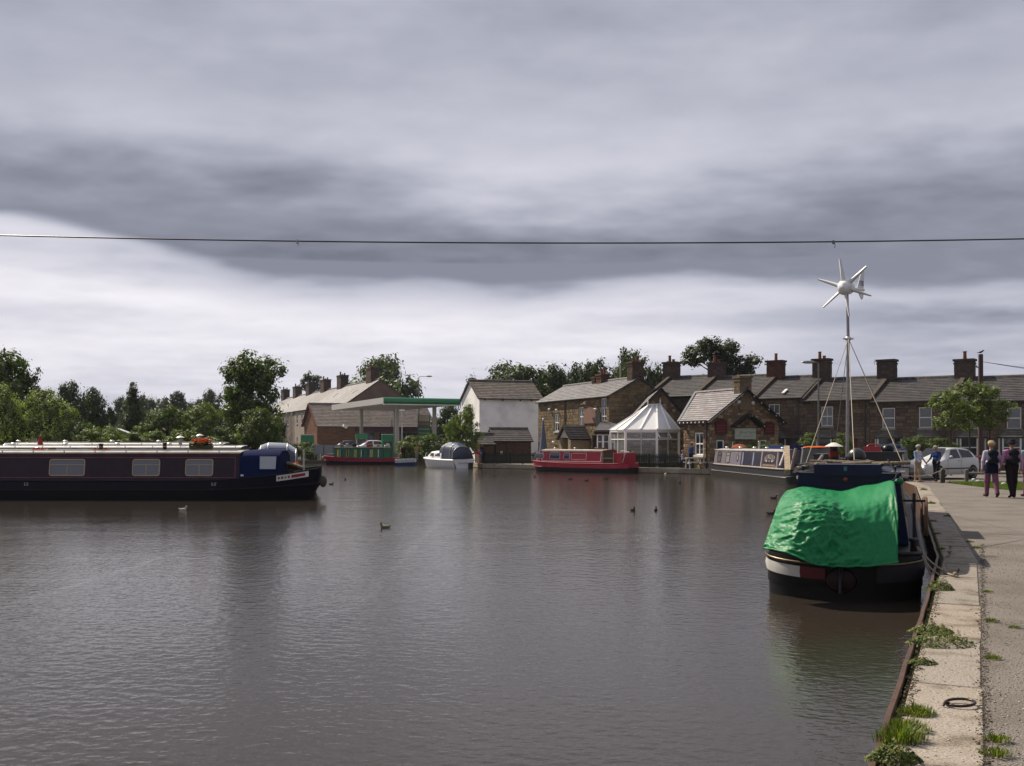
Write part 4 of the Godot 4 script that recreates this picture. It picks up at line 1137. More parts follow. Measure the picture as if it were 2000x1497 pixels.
func boat_body(o, q, hull_col, band_col, cabin_col, roof_col, under = LBLACK, roof_mat = "paint"):
	var xs = []
	for i in 49: xs.append(q.L * (1.0 - pow(1.0 - i / 48.0, 1.4)))
	for i in 6: xs.append(q.stern * i / 6.0)
	xs.sort()
	var hull = mb(under)
	var band = mb(band_col)
	for s in [1.0, -1.0]:
		var rows = []; var rows2 = []
		for x in xs:
			var h = q.half(x); var g = q.sheer(x)
			var flare = 1.0 - 0.25 * clampf((x - (q.L - q.bow)) / q.bow, 0.0, 1.0)
			var xo = x - 0.35 * clampf((x - (q.L - 1.5)) / 1.5, 0.0, 1.0)
			rows.append(PackedVector3Array([Vector3(xo, -0.35, s * h * 0.9 * flare), Vector3(lerpf(xo, x, 0.4), 0.0, s * h * 0.97 * flare), Vector3(lerpf(xo, x, 0.75), g * 0.55, s * h * lerpf(flare, 1.0, 0.6))]))
			rows2.append(PackedVector3Array([Vector3(lerpf(xo, x, 0.75), g * 0.55, s * h * lerpf(flare, 1.0, 0.6)), Vector3(x, g - 0.04, s * h), Vector3(x, g, s * (h - 0.0))]))
		hull.grid(rows, false, s < 0)
		band.grid(rows2, false, s < 0)
	# transom
	var h0 = q.half(0.0); var g0 = q.sheer(0.0)
	hull.quad(Vector3(0, -0.35, -h0 * 0.9), Vector3(0, -0.35, h0 * 0.9), Vector3(0, g0 * 0.55, h0), Vector3(0, g0 * 0.55, -h0))
	band.quad(Vector3(0, g0 * 0.55, -h0), Vector3(0, g0 * 0.55, h0), Vector3(0, g0, h0), Vector3(0, g0, -h0))
	part(o, "hull", hull, "steel_hull")
	part(o, "hull_side", band, "steel_hull")
	var deck = mb(tone(hull_col, 1.0))
	for i in xs.size() - 1:
		var a = xs[i]; var c = xs[i + 1]
		if c - a < 0.0001: continue
		deck.quad(Vector3(a, q.sheer(a) - 0.02, q.half(a)), Vector3(c, q.sheer(c) - 0.02, q.half(c)), Vector3(c, q.sheer(c) - 0.02, -q.half(c)), Vector3(a, q.sheer(a) - 0.02, -q.half(a)))
	part(o, "deck", deck, "steel_hull")
	for s in [1.0, -1.0]:
		for lv in [1.0, 0.52]:
			var m = mb(hull_col)
			var ps = []
			for i in range(0, xs.size(), 2): ps.append(Vector3(xs[i], q.sheer(xs[i]) * lv - 0.01, s * (q.half(xs[i]) * (1.0 if lv > 0.9 else lerpf(0.985, 1.0, 0.5)) + 0.012)))
			m.tube(ps, 0.028, 6)
			part(o, "rubbing_strake", m, "steel_hull")
	# cabin
	var m = mb(cabin_col)
	for s in [1.0, -1.0]:
		var a = q.side(s, q.c0, 0); var b = q.side(s, q.c1, 0); var c = q.side(s, q.c1, 1); var d = q.side(s, q.c0, 1)
		if s > 0: m.quad(a, b, c, d)
		else: m.quad(b, a, d, c)
	for x in [q.c0, q.c1]:
		var a = q.side(-1, x, 0); var b = q.side(1, x, 0); var c = q.side(1, x, 1); var d = q.side(-1, x, 1)
		var ap = Vector3(x, q.top + 0.075, 0)
		if x == q.c0: m.quad(a, b, c, d); m.tri(d, c, ap)
		else: m.quad(b, a, d, c); m.tri(c, d, ap)
	part(o, "cabin", m, "paint")
	m = mb(roof_col)
	var rr = []
	for x in [q.c0 - 0.03, q.c1 + 0.03]:
		var row = PackedVector3Array()
		for i in 9:
			var f = lerpf(-1.0, 1.0, i / 8.0)
			row.append(Vector3(x, q.top + 0.012 + 0.075 * (1.0 - f * f), f * (q.b - 0.24)))
		rr.append(row)
	m.grid(rr)
	for s in [1.0, -1.0]: m.bar(Vector3(q.c0 - 0.03, q.top, s * (q.b - 0.243)), Vector3(q.c1 + 0.03, q.top, s * (q.b - 0.243)), 0.03, 0.05)
	part(o, "roof", m, roof_mat)

func boat_rail(o, q, col):
	for s in [1.0, -1.0]:
		var m = mb(col)
		m.tube([Vector3(q.c0 + 0.1, q.top + 0.09, s * (q.b - 0.31)), Vector3(q.c1 - 0.1, q.top + 0.09, s * (q.b - 0.31))], 0.018, 6)
		var x = q.c0 + 0.2
		while x < q.c1: m.bar(Vector3(x, q.top, s * (q.b - 0.31)), Vector3(x, q.top + 0.09, s * (q.b - 0.31)), 0.03, 0.03, Vector3.RIGHT); x += 1.1
		part(o, "handrail", m, "paint")

# a framed window on the cabin side; style: "h" hopper bar, "v" divider, "o" porthole
func boat_window(o, q, s, x, y, w, h, frame_col, style = "hv", glass = C(0.05, 0.06, 0.07)):
	var f = mb(frame_col)
	var t = 0.035
	var rad = minf(0.09, h * 0.2)
	var outer = []; var inner = []
	if style == "o":
		for i in 18: outer.append(Vector2(w / 2 * cos(TAU * i / 18), w / 2 * sin(TAU * i / 18))); inner.append(Vector2((w / 2 - t) * cos(TAU * i / 18), (w / 2 - t) * sin(TAU * i / 18)))
	else:
		for c in [[1, 1, 0], [-1, 1, 1], [-1, -1, 2], [1, -1, 3]]:
			for i in 4:
				var a = PI / 2 * (c[2] + i / 3.0)
				outer.append(Vector2(c[0] * (w / 2 - rad) + cos(a) * rad, c[1] * (h / 2 - rad) + sin(a) * rad))
				inner.append(Vector2(c[0] * (w / 2 - rad) + cos(a) * (rad - t), c[1] * (h / 2 - rad) + sin(a) * (rad - t)))
	for i in outer.size():
		var k = (i + 1) % outer.size()
		var A = outer[i]; var B = outer[k]; var D = inner[k]; var E = inner[i]
		f.quad(Vector3(A.x, A.y, 0.022), Vector3(B.x, B.y, 0.022), Vector3(D.x, D.y, 0.026), Vector3(E.x, E.y, 0.026))
		f.quad(Vector3(A.x, A.y, 0), Vector3(B.x, B.y, 0), Vector3(B.x, B.y, 0.022), Vector3(A.x, A.y, 0.022))
	if style.contains("h"): f.span(Vector3(-w / 2 + t, h * 0.14, 0.012), Vector3(w / 2 - t, h * 0.14 + 0.022, 0.024))
	if style.contains("v"): f.span(Vector3(-0.012, -h / 2 + t, 0.012), Vector3(0.012, h * 0.14, 0.023))
	var p = part(o, "window", f, "metal" if style != "x" else "plastic")
	p.transform = q.frame(s, x, y, 0.002)
	var g = mb(glass)
	for i in range(1, inner.size() - 1): g.tri(Vector3(inner[0].x, inner[0].y, 0.010), Vector3(inner[i].x, inner[i].y, 0.010), Vector3(inner[i + 1].x, inner[i + 1].y, 0.010))
	part(p, "pane", g, "dark_glass")
	return p

func coachline(o, q, s, x0, y0, x1, y1, col, t = 0.022):            # a painted panel border
	var m = mb(col)
	var F = func(x, y): return q.frame(s, x, y, 0.004).origin
	m.bar(F.call(x0, y0), F.call(x1, y0), 0.006, t); m.bar(F.call(x0, y1), F.call(x1, y1), 0.006, t)
	m.bar(F.call(x0, y0), F.call(x0, y1), 0.006, t, Vector3.RIGHT); m.bar(F.call(x1, y0), F.call(x1, y1), 0.006, t, Vector3.RIGHT)
	part(o, "coachline", m, "paint")

func on_side(o, q, s, x, y, poly, col, called, out = 0.004, m = "paint"):
	var b = mb(col)
	b.prism(poly, Vector3.ZERO, Vector3.RIGHT, Vector3.UP, Vector3(0, 0, 0.006))
	var p = part(o, called, b, m)
	p.transform = q.frame(s, x, y, out)
	return p

func rect(w, h): return [Vector2(-w / 2, -h / 2), Vector2(w / 2, -h / 2), Vector2(w / 2, h / 2), Vector2(-w / 2, h / 2)]

func roof_vent(o, q, x, z = 0.0, col = C(0.75, 0.74, 0.7)):
	var m = mb(col)
	m.lathe(Vector3(x, q.top + 0.08 - 0.075 * pow(z / (q.b - 0.24), 2.0), z), [Vector2(0.05, 0), Vector2(0.05, 0.06), Vector2(0.11, 0.07), Vector2(0.10, 0.11), Vector2(0.05, 0.135), Vector2(0, 0.14)], 12)
	part(o, "roof_vent", m, "metal")

func roof_chimney(o, q, x, z, h, col = C(0.015, 0.015, 0.016), hat = null):
	var c = holder(o, "chimney", Vector3(x, q.top + 0.05, z))
	var m = mb(col)
	m.lathe(Vector3.ZERO, [Vector2(0.09, 0), Vector2(0.09, 0.05), Vector2(0.07, 0.07), Vector2(0.07, h), Vector2(0.08, h), Vector2(0.08, h + 0.03), Vector2(0.055, h + 0.03), Vector2(0.05, h - 0.1)], 12)
	part(c, "flue", m, "metal")
	m = mb(C(0.4, 0.28, 0.1)); m.lathe(Vector3(0, h * 0.6, 0), [Vector2(0.073, 0), Vector2(0.076, 0.01), Vector2(0.073, 0.03)], 12); part(c, "brass_ring", m, "metal")
	if hat != null:
		m = mb(hat); m.lathe(Vector3(0, h + 0.07, 0), [Vector2(0.0, 0.075), Vector2(0.06, 0.06), Vector2(0.17, 0.0), Vector2(0.165, -0.01), Vector2(0, 0.03)], 14); part(c, "hat", m, "plastic")
		m = mb(C(0.1, 0.1, 0.1)); m.lathe(Vector3(0, h, 0), [Vector2(0.05, 0), Vector2(0.05, 0.09)], 8); part(c, "collar", m, "metal")

func make_boats():
	rng.seed = 23
	plum_boat()
	white_roof_boats()
	green_boat()
	cruisers()
	red_boat()
	grey_boat()
	turbine_boat()
	boats_by_car_park()

func plum_boat():
	var q = Boat.new()
	q.L = 17.5; q.c0 = 1.8; q.c1 = 14.85; q.gun = 0.68; q.top = 1.64; q.rise = 0.42; q.bow = 4.0
	var o = thing("narrowboat", "long dark plum narrowboat with brass framed windows and navy canvas bow cover", "narrowboat", Vector3(-6.88 - q.L, 0, -37.0), deg_to_rad(-1.2))
	var plum = C(0.028, 0.013, 0.026)
	boat_body(o, q, C(0.010, 0.010, 0.013), C(0.007, 0.007, 0.012), plum, C(0.40, 0.37, 0.32))
	boat_rail(o, q, C(0.45, 0.42, 0.37))
	var m = mb(C(0.06, 0.018, 0.028))
	m.bar(q.side(1, q.c0, 0.93) + Vector3(0, 0, 0.006), q.side(1, q.c1, 0.93) + Vector3(0, 0, 0.006), 0.008, 0.10); part(o, "cant_rail_band", m, "paint")
	coachline(o, q, 1.0, 2.2, 0.78, q.c1 - 0.15, 1.48, C(0.20, 0.075, 0.085))
	for w in [[135.0, 1.27], [290.0, 0.98], [394.0, 0.98]]:
		var wx = (w[0] - 1000.0) / LENS * 36.1 - (-6.88 - q.L)
		boat_window(o, q, 1.0, wx, 1.13, w[1], 0.60, C(0.42, 0.33, 0.20), "hv", C(0.15, 0.155, 0.17))
	# small name lettering on the hull side
	for w in [["L2", 57.0, 0.60], ["S.F", 424.0, 0.60]]:
		var wx = (w[1] - 1000.0) / LENS * 36.0 - (-6.88 - q.L)
		text(o, w[0], Vector3(wx, 0.55, q.b + 0.012), 0.13, C(0.5, 0.47, 0.42), Basis.IDENTITY, "Droid Serif")
	# canvas cover over the well deck, stretched on a hoop, with a clear window
	m = mb(C(0.010, 0.018, 0.07))
	var rows = []
	for f in [[q.c1 + 0.01, 1.0, 0.0], [q.c1 + 0.7, 1.02, 0.05], [q.c1 + 1.3, 1.0, 0.045], [q.c1 + 1.40, 0.97, 0.0]]:
		var row = PackedVector3Array()
		var hw = minf(q.half(f[0]) - 0.02, q.b - 0.1)
		for s in 13:
			var t = s / 12.0
			var p
			if t < 0.35: p = Vector3(f[0], lerpf(q.sheer(f[0]) + 0.0, q.top - 0.05, t / 0.35), lerpf(hw, q.b - 0.27, t / 0.35))
			elif t > 0.65: p = Vector3(f[0], lerpf(q.sheer(f[0]) + 0.0, q.top - 0.05, (1 - t) / 0.35), -lerpf(hw, q.b - 0.27, (1 - t) / 0.35))
			else:
				var k = (t - 0.5) / 0.15
				p = Vector3(f[0], q.top + 0.03 + f[2] + 0.06 * (1 - k * k), -k * (q.b - 0.30))
			row.append(p)
		rows.append(row)
	m.grid(rows, false, true)
	var front = rows[3]
	for i in range(1, 12): m.tri(front[0], front[i], front[i + 1])
	var cv = part(o, "canvas_cover", m, "cloth")
	m = mb(C(0.30, 0.33, 0.36)); var x0 = q.c1 + 0.72; var x1 = q.c1 + 1.28
	m.quad(Vector3(x0, 1.08, 0.86), Vector3(x1, 1.08, 0.86), Vector3(x1 + 0.02, 1.52, 0.83), Vector3(x0, 1.52, 0.83)); part(cv, "clear_panel", m, "dark_glass")
	m = mb(C(0.6, 0.6, 0.58)); m.box(Vector3(q.c1 + 0.12, 0.86, q.b - 0.10), Vector3(0.1, 0.06, 0.02)); part(o, "label_plate", m, "plastic")
	# painted flash along the bow and the raised stem
	var fl = holder(o, "bow_flash")
	var path = func(x, y, k): return Vector3(x, q.sheer(x) - y, q.half(x) + k)
	for c in [[C(0.62, 0.6, 0.57), 0.04, 0.24, 16.15, 17.2, 0.012], [C(0.28, 0.02, 0.035), 0.09, 0.19, 16.65, 17.1, 0.02]]:
		m = mb(c[0])
		rows = []
		for i in 13:
			var x = lerpf(c[3], c[4], i / 12.0)
			rows.append(PackedVector3Array([path.call(x, c[2], c[5] + 0.01), path.call(x, c[1], c[5])]))
		m.grid(rows); part(fl, "painted_panel", m, "paint")
	for i in 4:
		m = mb([C(0.30, 0.03, 0.04), C(0.06, 0.08, 0.14), C(0.4, 0.24, 0.05), C(0.28, 0.03, 0.04)][i])
		var x = 16.2 + i * 0.11
		m.quad(path.call(x, 0.18, 0.03), path.call(x + 0.07, 0.18, 0.03), path.call(x + 0.07, 0.10, 0.03), path.call(x, 0.10, 0.03)); part(fl, "painted_diamond", m, "paint")
	m = mb(C(0.03, 0.03, 0.035)); m.tube([Vector3(q.L - 0.25, 0.1, 0), Vector3(q.L, 0.55, 0), Vector3(q.L + 0.03, q.sheer(q.L) + 0.05, 0)], 0.05, 8); part(o, "stem_post", m, "steel_hull")
	m = mb(C(0.10, 0.085, 0.06)); m.ball(Vector3(q.L + 0.12, 0.62, 0), Vector3(0.14, 0.22, 0.16), 10); part(o, "bow_fender", m, "rope")
	m = mb(C(0.6, 0.58, 0.55)); m.tube([Vector3(q.L - 0.55, q.sheer(q.L - 0.5), 0.1), Vector3(q.L - 0.55, 1.78, 0.1)], 0.035, 8); part(o, "mast", m, "metal")
	m = mb(C(0.28, 0.25, 0.2)); m.bar(Vector3(q.c1 + 1.5, 1.3, 0.1), Vector3(q.L - 0.6, 1.12, 0.05), 0.25, 0.06); part(o, "gang_plank", m, "wood")
	for x in [7.3, 5.1]: roof_vent(o, q, x)
	roof_chimney(o, q, (206.0 - 1000) / LENS * 37 + 6.88 + q.L, 0.2, 0.25)
	roof_chimney(o, q, (330.0 - 1000) / LENS * 37 + 6.88 + q.L, 0.2, 0.28)
	# loose things on its roof
	var dx = func(px): return (px - 1000.0) / LENS * 37.0
	var bt = thing("flower_trough", "brown trough of red geraniums on the plum narrowboat's roof", "planter", Vector3(dx.call(396), q.top + 0.06, -36.8))
	m = mb(C(0.075, 0.05, 0.03)); m.prism([Vector2(-0.36, 0), Vector2(0.36, 0), Vector2(0.42, 0.2), Vector2(-0.42, 0.2)], Vector3(0, 0, -0.12), Vector3.RIGHT, Vector3.UP, Vector3(0, 0, 0.24)); part(bt, "trough", m, "wood")
	leaf_cloud(bt, "foliage", Vector3(0, 0.25, 0), Vector3(0.44, 0.10, 0.18), 260, 0.06, C(0.04, 0.075, 0.02), C(0.07, 0.11, 0.03))
	leaf_cloud(bt, "blossoms", Vector3(0, 0.36, 0), Vector3(0.42, 0.11, 0.17), 170, 0.06, C(0.42, 0.03, 0.015), C(0.5, 0.09, 0.03))
	var bp = thing("flower_pot", "terracotta pot of orange flowers in the plum narrowboat's well deck", "planter", Vector3(-6.88 - q.L + 16.55, 0.70, -36.75))
	m = mb(C(0.2, 0.09, 0.05)); m.lathe(Vector3.ZERO, [Vector2(0.12, 0), Vector2(0.17, 0.28), Vector2(0.19, 0.28), Vector2(0.19, 0.33), Vector2(0.15, 0.33), Vector2(0, 0.3)], 12); part(bp, "pot", m, "matte")
	leaf_cloud(bp, "foliage", Vector3(0, 0.42, 0), Vector3(0.24, 0.12, 0.24), 160, 0.06, C(0.05, 0.06, 0.02), C(0.09, 0.10, 0.03))
	leaf_cloud(bp, "blossoms", Vector3(0, 0.5, 0), Vector3(0.24, 0.12, 0.24), 120, 0.055, C(0.5, 0.10, 0.02), C(0.42, 0.05, 0.02))
	var bags = [[82, "red canvas bundle lying on the plum narrowboat's roof by the figure-like post", C(0.32, 0.03, 0.03), 0.5], [203, "long red cover folded on the roof between two flues", C(0.22, 0.025, 0.02), 0.62], [108, "dark folded sheet on the roof beside the red bundle", C(0.06, 0.04, 0.04), 0.3]]
	for b in bags:
		var w = b[3]
		m = mb(b[2])
		var prof = []
		for i in 9:
			var a = PI * i / 8.0
			prof.append(Vector3(-w / 2 + w * i / 8.0, 0.055 + 0.02 * sin(i * 2.3), 0.03 * cos(i * 1.7)))
		m.tube(prof, [0.03, 0.06, 0.065, 0.055, 0.07, 0.06, 0.065, 0.05, 0.02], 9)
		one("roof_bundle", b[1], "bundle", m, "cloth", Vector3(dx.call(b[0]), q.top + 0.06, -36.75), 0.0, "bundles on the plum narrowboat's roof")

func white_roof_boats():
	var specs = [[40.6, 596.0, "navy narrowboat with white roof moored behind the plum one", C(0.012, 0.02, 0.06), 1.80, 15.0], [45.2, 548.0, "third narrowboat of the raft, cream roof just showing over the white one", C(0.02, 0.05, 0.06), 1.92, 14.0]]
	for k in 2:
		var s = specs[k]
		var q = Boat.new()
		q.L = s[5]; q.c0 = 1.6; q.c1 = s[5] - 3.1; q.top = s[4]; q.gun = 0.72; q.rise = 0.35
		var bx = (s[1] - 1000.0) / LENS * s[0] + 0.45
		var o = thing("narrowboat", s[2], "narrowboat", Vector3(bx - q.L, 0, -s[0] - 1.0), 0.0)
		boat_body(o, q, LBLACK, C(0.012, 0.013, 0.02), s[3], C(0.70, 0.69, 0.66))
		boat_rail(o, q, C(0.68, 0.67, 0.64))
		for i in 4: boat_window(o, q, 1.0, q.c1 - 1.2 - i * 2.3, 1.2, 0.8, 0.5, C(0.5, 0.5, 0.48))
		var m = mb(C(0.008, 0.009, 0.012)); m.span(Vector3(q.c1 + 0.02, q.gun, -0.72), Vector3(q.c1 + 1.15, q.top - 0.12, 0.72)); part(o, "cratch_cover", m, "cloth")
		m = mb(C(0.45, 0.45, 0.44)); m.tube([Vector3(q.c1 + 0.5, q.top - 0.1, 0.74), Vector3(q.c1 + 0.5, 1.1, 0.76), Vector3(q.c1 + 0.7, 1.05, 0.76)], 0.02, 6); part(o, "grab_rail", m, "metal")
		roof_chimney(o, q, q.c1 - (2.6 if k == 0 else 1.2), 0.1, 0.3, C(0.3, 0.29, 0.28), C(0.62, 0.6, 0.55))
		for i in 5: roof_vent(o, q, q.c1 - 0.9 - i * 2.1, 0.25, C(0.7, 0.69, 0.65))
		for i in 3:
			m = mb(C(0.12, 0.10, 0.08) if i % 2 else C(0.5, 0.48, 0.44)); m.bar(Vector3(2.2 + i * 3.1, q.top + 0.12, -0.2), Vector3(4.6 + i * 3.1, q.top + 0.12, -0.1), 0.12, 0.05); part(o, "roof_plank", m, "wood")
	# a small figure of red cloth by the flues: a folded parasol on the roof
	var p = thing("red_parasol", "short folded red parasol standing on the white roof behind the bundles", "parasol", Vector3((76.0 - 1000) / LENS * 41.5, 1.84, -41.6))
	var m = mb(C(0.3, 0.04, 0.03)); m.lathe(Vector3.ZERO, [Vector2(0.07, 0), Vector2(0.11, 0.12), Vector2(0.07, 0.28), Vector2(0.03, 0.42), Vector2(0.0, 0.45)], 9); part(p, "canopy", m, "cloth")
	m = mb(C(0.5, 0.4, 0.25)); m.tube([Vector3(0, 0.44, 0), Vector3(0.03, 0.52, 0)], 0.015, 5); part(p, "finial", m, "wood")

func green_boat():
	var q = Boat.new()
	q.L = 7.2; q.c0 = 0.7; q.c1 = 6.0; q.gun = 0.62; q.top = 1.62; q.rise = 0.25; q.bow = 2.2
	# bow to the left, seen on its port side
	var p = corner(776.0, 96.0, 0.0)
	var o = thing("narrowboat", "green narrowboat with red hull band and upright coloured stripes below the filling station", "narrowboat", p + Vector3(0, 0, -1.0), PI + deg_to_rad(-4))
	boat_body(o, q, C(0.26, 0.02, 0.04), C(0.28, 0.022, 0.045), C(0.03, 0.125, 0.055), C(0.06, 0.10, 0.08))
	boat_rail(o, q, C(0.22, 0.03, 0.04))
	var stripes = [[1.5, C(0.02, 0.07, 0.10), 0.14], [2.05, C(0.5, 0.48, 0.5), 0.09], [2.75, C(0.55, 0.36, 0.03), 0.13], [2.95, C(0.45, 0.42, 0.40), 0.07], [3.2, C(0.02, 0.05, 0.12), 0.14], [3.75, C(0.02, 0.04, 0.10), 0.14], [3.95, C(0.5, 0.48, 0.5), 0.08], [4.55, C(0.5, 0.33, 0.03), 0.12], [4.72, C(0.3, 0.27, 0.22), 0.07], [5.35, C(0.35, 0.2, 0.05), 0.07], [5.48, C(0.16, 0.03, 0.03), 0.08], [5.6, C(0.4, 0.25, 0.06), 0.06], [6.1, C(0.02, 0.06, 0.10), 0.16], [6.3, C(0.4, 0.4, 0.42), 0.06], [6.55, C(0.6, 0.42, 0.04), 0.14]]
	for s in stripes: on_side(o, q, -1.0, s[0] * 0.86, 1.08, rect(s[2], 0.72), s[1], "painted_stripe")
	var m = mb(C(0.16, 0.02, 0.03)); m.bar(q.side(-1, q.c0, 0.96) + Vector3(0, 0, -0.008), q.side(-1, q.c0 + 1.9, 0.96) + Vector3(0, 0, -0.008), 0.01, 0.09); part(o, "cant_rail_band", m, "paint")
	m = mb(C(0.45, 0.3, 0.15)); m.tube([Vector3(q.L - 0.35, 0.8, 0.2), Vector3(q.L - 0.3, 1.25, 0.2), Vector3(q.L - 0.5, 1.75, 0.2)], 0.03, 6); part(o, "boat_hook", m, "wood")
	m = mb(C(0.35, 0.3, 0.22)); m.ball(Vector3(q.L + 0.05, 0.62, 0), Vector3(0.16, 0.2, 0.2), 10); part(o, "bow_fender", m, "rope")
	for i in 4: roof_vent(o, q, 1.3 + i * 1.3, 0.2, C(0.5, 0.49, 0.46))
	# clutter along its roof
	var bits = [[1.2, C(0.5, 0.5, 0.5), Vector3(0.35, 0.3, 0.3), "white water can on the green boat's roof"], [3.2, C(0.30, 0.06, 0.06), Vector3(0.8, 0.28, 0.4), "red crate of logs on the green boat's roof"], [4.9, C(0.03, 0.03, 0.05), Vector3(0.5, 0.35, 0.4), "black sack on the green boat's roof"], [5.7, C(0.42, 0.4, 0.38), Vector3(0.35, 0.35, 0.3), "pale grey box on the green boat's roof"], [6.3, C(0.16, 0.12, 0.10), Vector3(0.45, 0.25, 0.4), "brown log basket on the green boat's roof"], [2.3, C(0.5, 0.22, 0.2), Vector3(0.3, 0.24, 0.3), "pink tub on the green boat's roof"]]
	for b in bits:
		m = mb(b[1])
		var s = b[2]
		m.lathe(Vector3.ZERO, [Vector2(0.0, 0), Vector2(0.46, 0), Vector2(0.5, 0.1), Vector2(0.5, 0.75), Vector2(0.42, 0.95), Vector2(0.2, 1.0), Vector2(0, 0.97)], 10, Basis.from_scale(s))
		var at = o.transform * Vector3(b[0] * 0.86, q.top + 0.07, 0.15 if b[0] < 3 else -0.1)
		one("roof_clutter", b[3], "clutter", m, "cloth", at, 0.3 * b[0], "things on the green boat's roof")
	# blue and white dinghy at its stern
	o = thing("dinghy", "small blue and white dinghy moored at the green boat's stern", "dinghy", corner(772.0, 92.5, 0.0) + Vector3(0, 0, 0), deg_to_rad(3))
	for c in [[C(0.02, 0.04, 0.12), -0.2, 0.26, "hull"], [C(0.42, 0.44, 0.46), 0.26, 0.58, "topsides"]]:
		m = mb(c[0])
		var rows = []
		for i in 15:
			var t = i / 14.0
			var x = 1.9 * t
			var w = 0.62 * sqrt(1.0 - pow(t, 3.0)) * (0.9 + 0.1 * (1 - t))
			rows.append(PackedVector3Array([Vector3(x, c[1] + 0.08 * t, -w * (0.85 if c[1] < 0 else 1.0)), Vector3(x, c[2] + 0.08 * t, -w), Vector3(x, c[2] + 0.08 * t, -w + 0.05), Vector3(x, c[2] + 0.02, 0), Vector3(x, c[2] + 0.08 * t, w - 0.05), Vector3(x, c[2] + 0.08 * t, w), Vector3(x, c[1] + 0.08 * t, w * (0.85 if c[1] < 0 else 1.0))]))
		m.grid(rows, false, true)
		m.quad(rows[0][0], rows[0][6], rows[0][5], rows[0][1])
		part(o, c[3], m, "paint")

